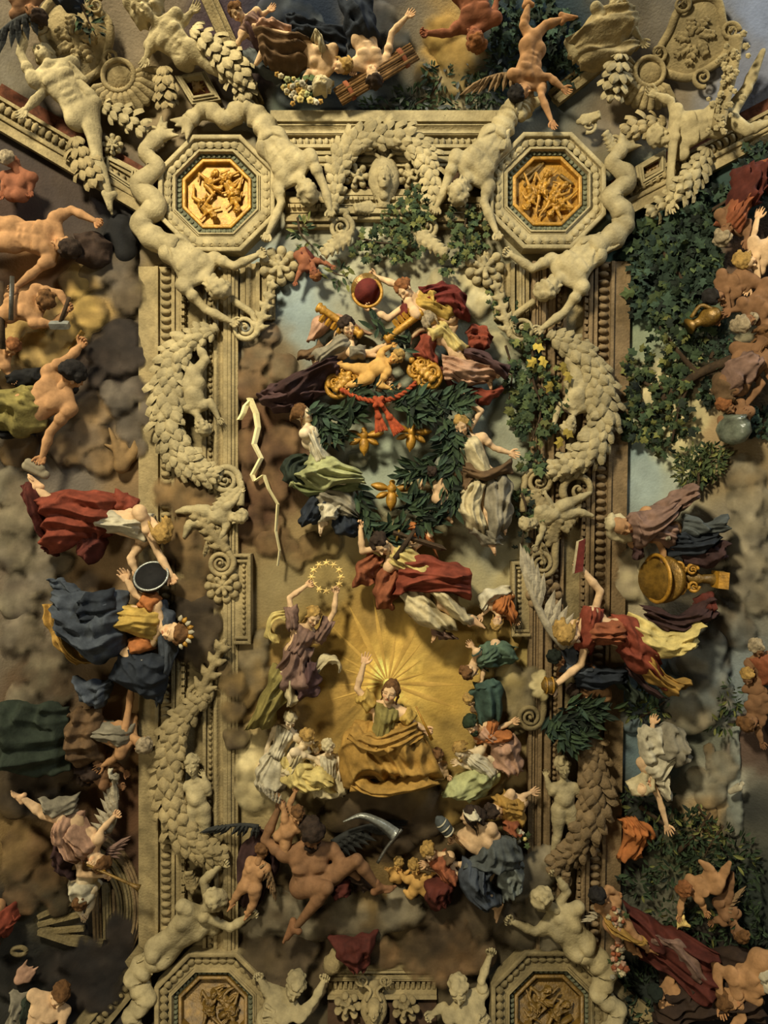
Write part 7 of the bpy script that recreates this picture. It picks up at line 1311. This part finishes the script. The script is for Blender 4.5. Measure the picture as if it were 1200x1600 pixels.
tree('oak_tree', 'oak with spreading branches and clustered leaves in the right landscape', [([(1150, 560), (1090, 585), (1040, 620), (1000, 650)], 9), ([(1090, 585), (1060, 550), (1030, 510)], 5), ([(1080, 590), (1060, 640), (1050, 690)], 4), ([(1060, 610), (1010, 600), (990, 570)], 4)], [(1000, 570, 20, 26), (1065, 560, 26, 24), (1010, 620, 30, 24), (1060, 620, 26, 22), (1000, 660, 26, 22), (1040, 670, 28, 18), (1070, 660, 18, 14), (1050, 520, 34, 18), (1090, 520, 20, 16), (990, 690, 10, 14), (1030, 695, 20, 10), (1060, 590, 20, 18)], 295, 15, 'vine', ['leaf_dark', 'leaf_black', 'leaf_dark', 'leaf_olive', 'leaf_mid'], 3, stuff=160)
tree('round_bush', 'small rounded green tree above the hooded woman', [([(1090, 770), (1092, 740), (1096, 710)], 3)], [(1092, 725, 36, 30), (1080, 740, 26, 20), (1112, 715, 24, 20)], 150, 11, 'laurel', ['leaf_mid', 'leaf_dark', 'leaf_olive'], 4, stuff=260)
tree('grape_vine', 'trailing grape vine over the inner edge of the right frame', [([(838, 530), (830, 580), (845, 640), (830, 690)], 3), ([(840, 600), (880, 640), (900, 650)], 2)], [(842, 600, 30, 34), (836, 655, 28, 34), (815, 560, 16, 30), (812, 640, 14, 34), (870, 620, 22, 20), (835, 535, 14, 16), (812, 520, 12, 20), (832, 725, 18, 10)], 190, 15, 'vine', ['leaf_dark', 'leaf_mid', 'leaf_olive', 'leaf_mid'], 5, h=26, hv=14, stuff=60, cat='vine')
root = thing('yellow_vine_leaves', 'bright yellow vine leaves on the right frame above the wreath', 'leaves', 842, 550)
for i, (x, y, a) in enumerate(((832, 540, .3), (845, 556, 1.2), (838, 560, 2.4), (880, 565, 1.6), (884, 580, 1.2), (880, 672, .6), (876, 682, 1.8), (862, 596, 2))): inst('leaf', leaf('vine', 'leaf_yellow'), root, x, y, 44, rot2(a) @ rotx(.3), 20)
tree('ivy_spray', 'ivy leaves spilling from the arch into the sky', [([(560, 372), (600, 380), (650, 378)], 2)], [(600, 375, 40, 16), (580, 395, 26, 10), (640, 385, 26, 14), (630, 345, 34, 26), (655, 320, 22, 30), (625, 400, 16, 8)], 200, 12, 'vine', ['leaf_mid', 'leaf_dark', 'leaf_olive', 'leaf_dark'], 6, h=24, hv=14, stuff=90, cat='ivy')
tree('ivy_trail', 'ivy trailing down by the upper right triton arm', [([(735, 320), (725, 360), (730, 400)], 2)], [(722, 340, 18, 26), (730, 380, 20, 22), (712, 392, 24, 14), (748, 360, 12, 30), (700, 415, 14, 10)], 110, 12, 'vine', ['leaf_mid', 'leaf_dark', 'leaf_olive'], 7, h=24, hv=14, stuff=40, cat='ivy')
tree('ivy_sprig', 'sparse ivy sprig by the upper left rosette', [([(465, 340), (470, 365), (488, 385)], 2), ([(500, 400), (520, 425), (540, 432)], 2)], [(470, 355, 20, 18), (484, 380, 16, 14), (525, 425, 20, 14), (536, 440, 10, 10)], 60, 13, 'laurel', ['leaf_mid', 'leaf_dark', 'leaf_olive'], 8, h=26, hv=10, cat='ivy')
tree('sky_ivy', 'thin green leaves hanging beside the right scroll over the sky', [([(790, 540), (800, 580), (795, 630)], 2)], [(790, 490, 14, 26), (800, 590, 10, 34), (806, 640, 8, 26), (775, 465, 10, 16)], 70, 11, 'vine', ['leaf_mid', 'leaf_olive', 'leaf_dark'], 9, h=10, hv=8, cat='ivy')
tree('bracket_ivy', 'dark vine at the foot of the right bracket', [([(815, 770), (822, 800), (815, 850)], 2)], [(816, 790, 12, 26), (830, 815, 14, 16), (818, 850, 10, 16), (835, 722, 22, 8)], 60, 12, 'vine', ['leaf_dark', 'leaf_black', 'leaf_mid'], 10, h=26, hv=8, cat='vine')
root = thing('fallen_laurel_branch', 'dark laurel branch lying across the lower right frame', 'branch', 900, 1130)
for i, p in enumerate(([(858, 1130), (890, 1128), (930, 1118)], [(860, 1140), (885, 1150), (920, 1146)], [(880, 1110), (910, 1108), (940, 1110)], [(870, 1120), (880, 1150), (890, 1160)])): branch_leaves(root, p, ['leaf_dark', 'leaf_black', 'leaf_teal'], 'dark_wood', 60, 24, 14, 300 + i, h=44)
tree('shrub_grove', 'dark shrubs filling the lower right landscape', [([(1000, 1260), (1040, 1290), (1090, 1330)], 4), ([(1060, 1330), (1090, 1300), (1110, 1270)], 4)], [(1010, 1250, 36, 26), (1040, 1300, 40, 30), (1080, 1300, 30, 34), (1000, 1380, 30, 24), (1050, 1360, 40, 26), (1150, 1350, 40, 46), (1100, 1350, 30, 30), (1160, 1440, 36, 40), (1050, 1430, 40, 24), (1090, 1450, 40, 26), (1030, 1470, 26, 10)], 295, 13, 'laurel', ['leaf_dark', 'leaf_black', 'leaf_dark', 'leaf_olive'], 11, stuff=700, cat='shrubs')
tree('sapling', 'slender sapling with leaf pairs against the pale sky', [([(1090, 1260), (1110, 1290), (1130, 1330)], 2), ([(1130, 1290), (1110, 1320), (1100, 1340)], 2)], [(1100, 1285, 18, 14), (1120, 1310, 16, 14), (1092, 1270, 10, 10), (1130, 1300, 10, 14)], 70, 10, 'laurel', ['leaf_dark', 'leaf_olive'], 12, hv=8)
tree('olive_tree', 'leafy tree between the white veiled woman and the grey cloud', [([(1000, 1120), (1020, 1110), (1040, 1095)], 3)], [(1000, 1110, 26, 14), (1030, 1110, 16, 12), (1020, 1080, 24, 22), (1130, 1130, 28, 12), (1140, 1090, 14, 26), (990, 1100, 12, 10)], 130, 12, 'laurel', ['leaf_dark', 'leaf_mid', 'leaf_olive'], 13, stuff=80)
tree('right_edge_bush', 'dark bushes around the satyrs at the right edge', [([(1110, 560), (1120, 540), (1140, 530)], 3)], [(1118, 530, 24, 22), (1110, 610, 14, 18), (1190, 660, 22, 24), (1150, 600, 14, 12), (1120, 560, 16, 12)], 100, 13, 'vine', ['leaf_teal', 'leaf_dark', 'leaf_black'], 14, h=6, stuff=140, cat='bush')
tree('top_bushes', 'dark blue green shrubs along the lower edge of the top scene', [([(640, 170), (670, 150), (690, 120)], 3)], [(650, 150, 34, 18), (690, 120, 30, 20), (600, 165, 40, 10), (670, 170, 34, 8), (760, 140, 30, 24), (740, 110, 14, 16), (790, 90, 26, 26), (720, 165, 30, 10)], 210, 13, 'laurel', ['leaf_dark', 'leaf_teal', 'leaf_black', 'slate'], 15, h=4, hv=10, stuff=300, cat='bush')
tree('blue_green_hedge', 'blue green foliage behind the tumbling faun boy', [], [(880, 60, 26, 40), (850, 40, 24, 40), (880, 110, 18, 26), (790, 40, 20, 40)], 120, 14, 'vine', ['leaf_teal', 'leaf_black', 'leaf_teal'], 16, h=4, hv=8, stuff=200, cat='bush')
tree('dark_sprig', 'dark leafy sprig hanging over the upper left shield', [([(122, -4), (134, 24), (150, 56)], 2)], [(128, 15, 10, 16), (138, 36, 16, 10), (148, 48, 10, 8)], 34, 14, 'laurel', ['leaf_black', 'leaf_dark'], 17, h=34, hv=6, cat='sprig')
tree('corner_thicket', 'black thicket under the lower right cloak', [], [(1000, 1540, 26, 34), (1020, 1500, 18, 20), (990, 1590, 30, 20), (1180, 1480, 26, 30)], 110, 13, 'laurel', ['leaf_black', 'leaf_dark'], 18, h=4, stuff=160, cat='bush')
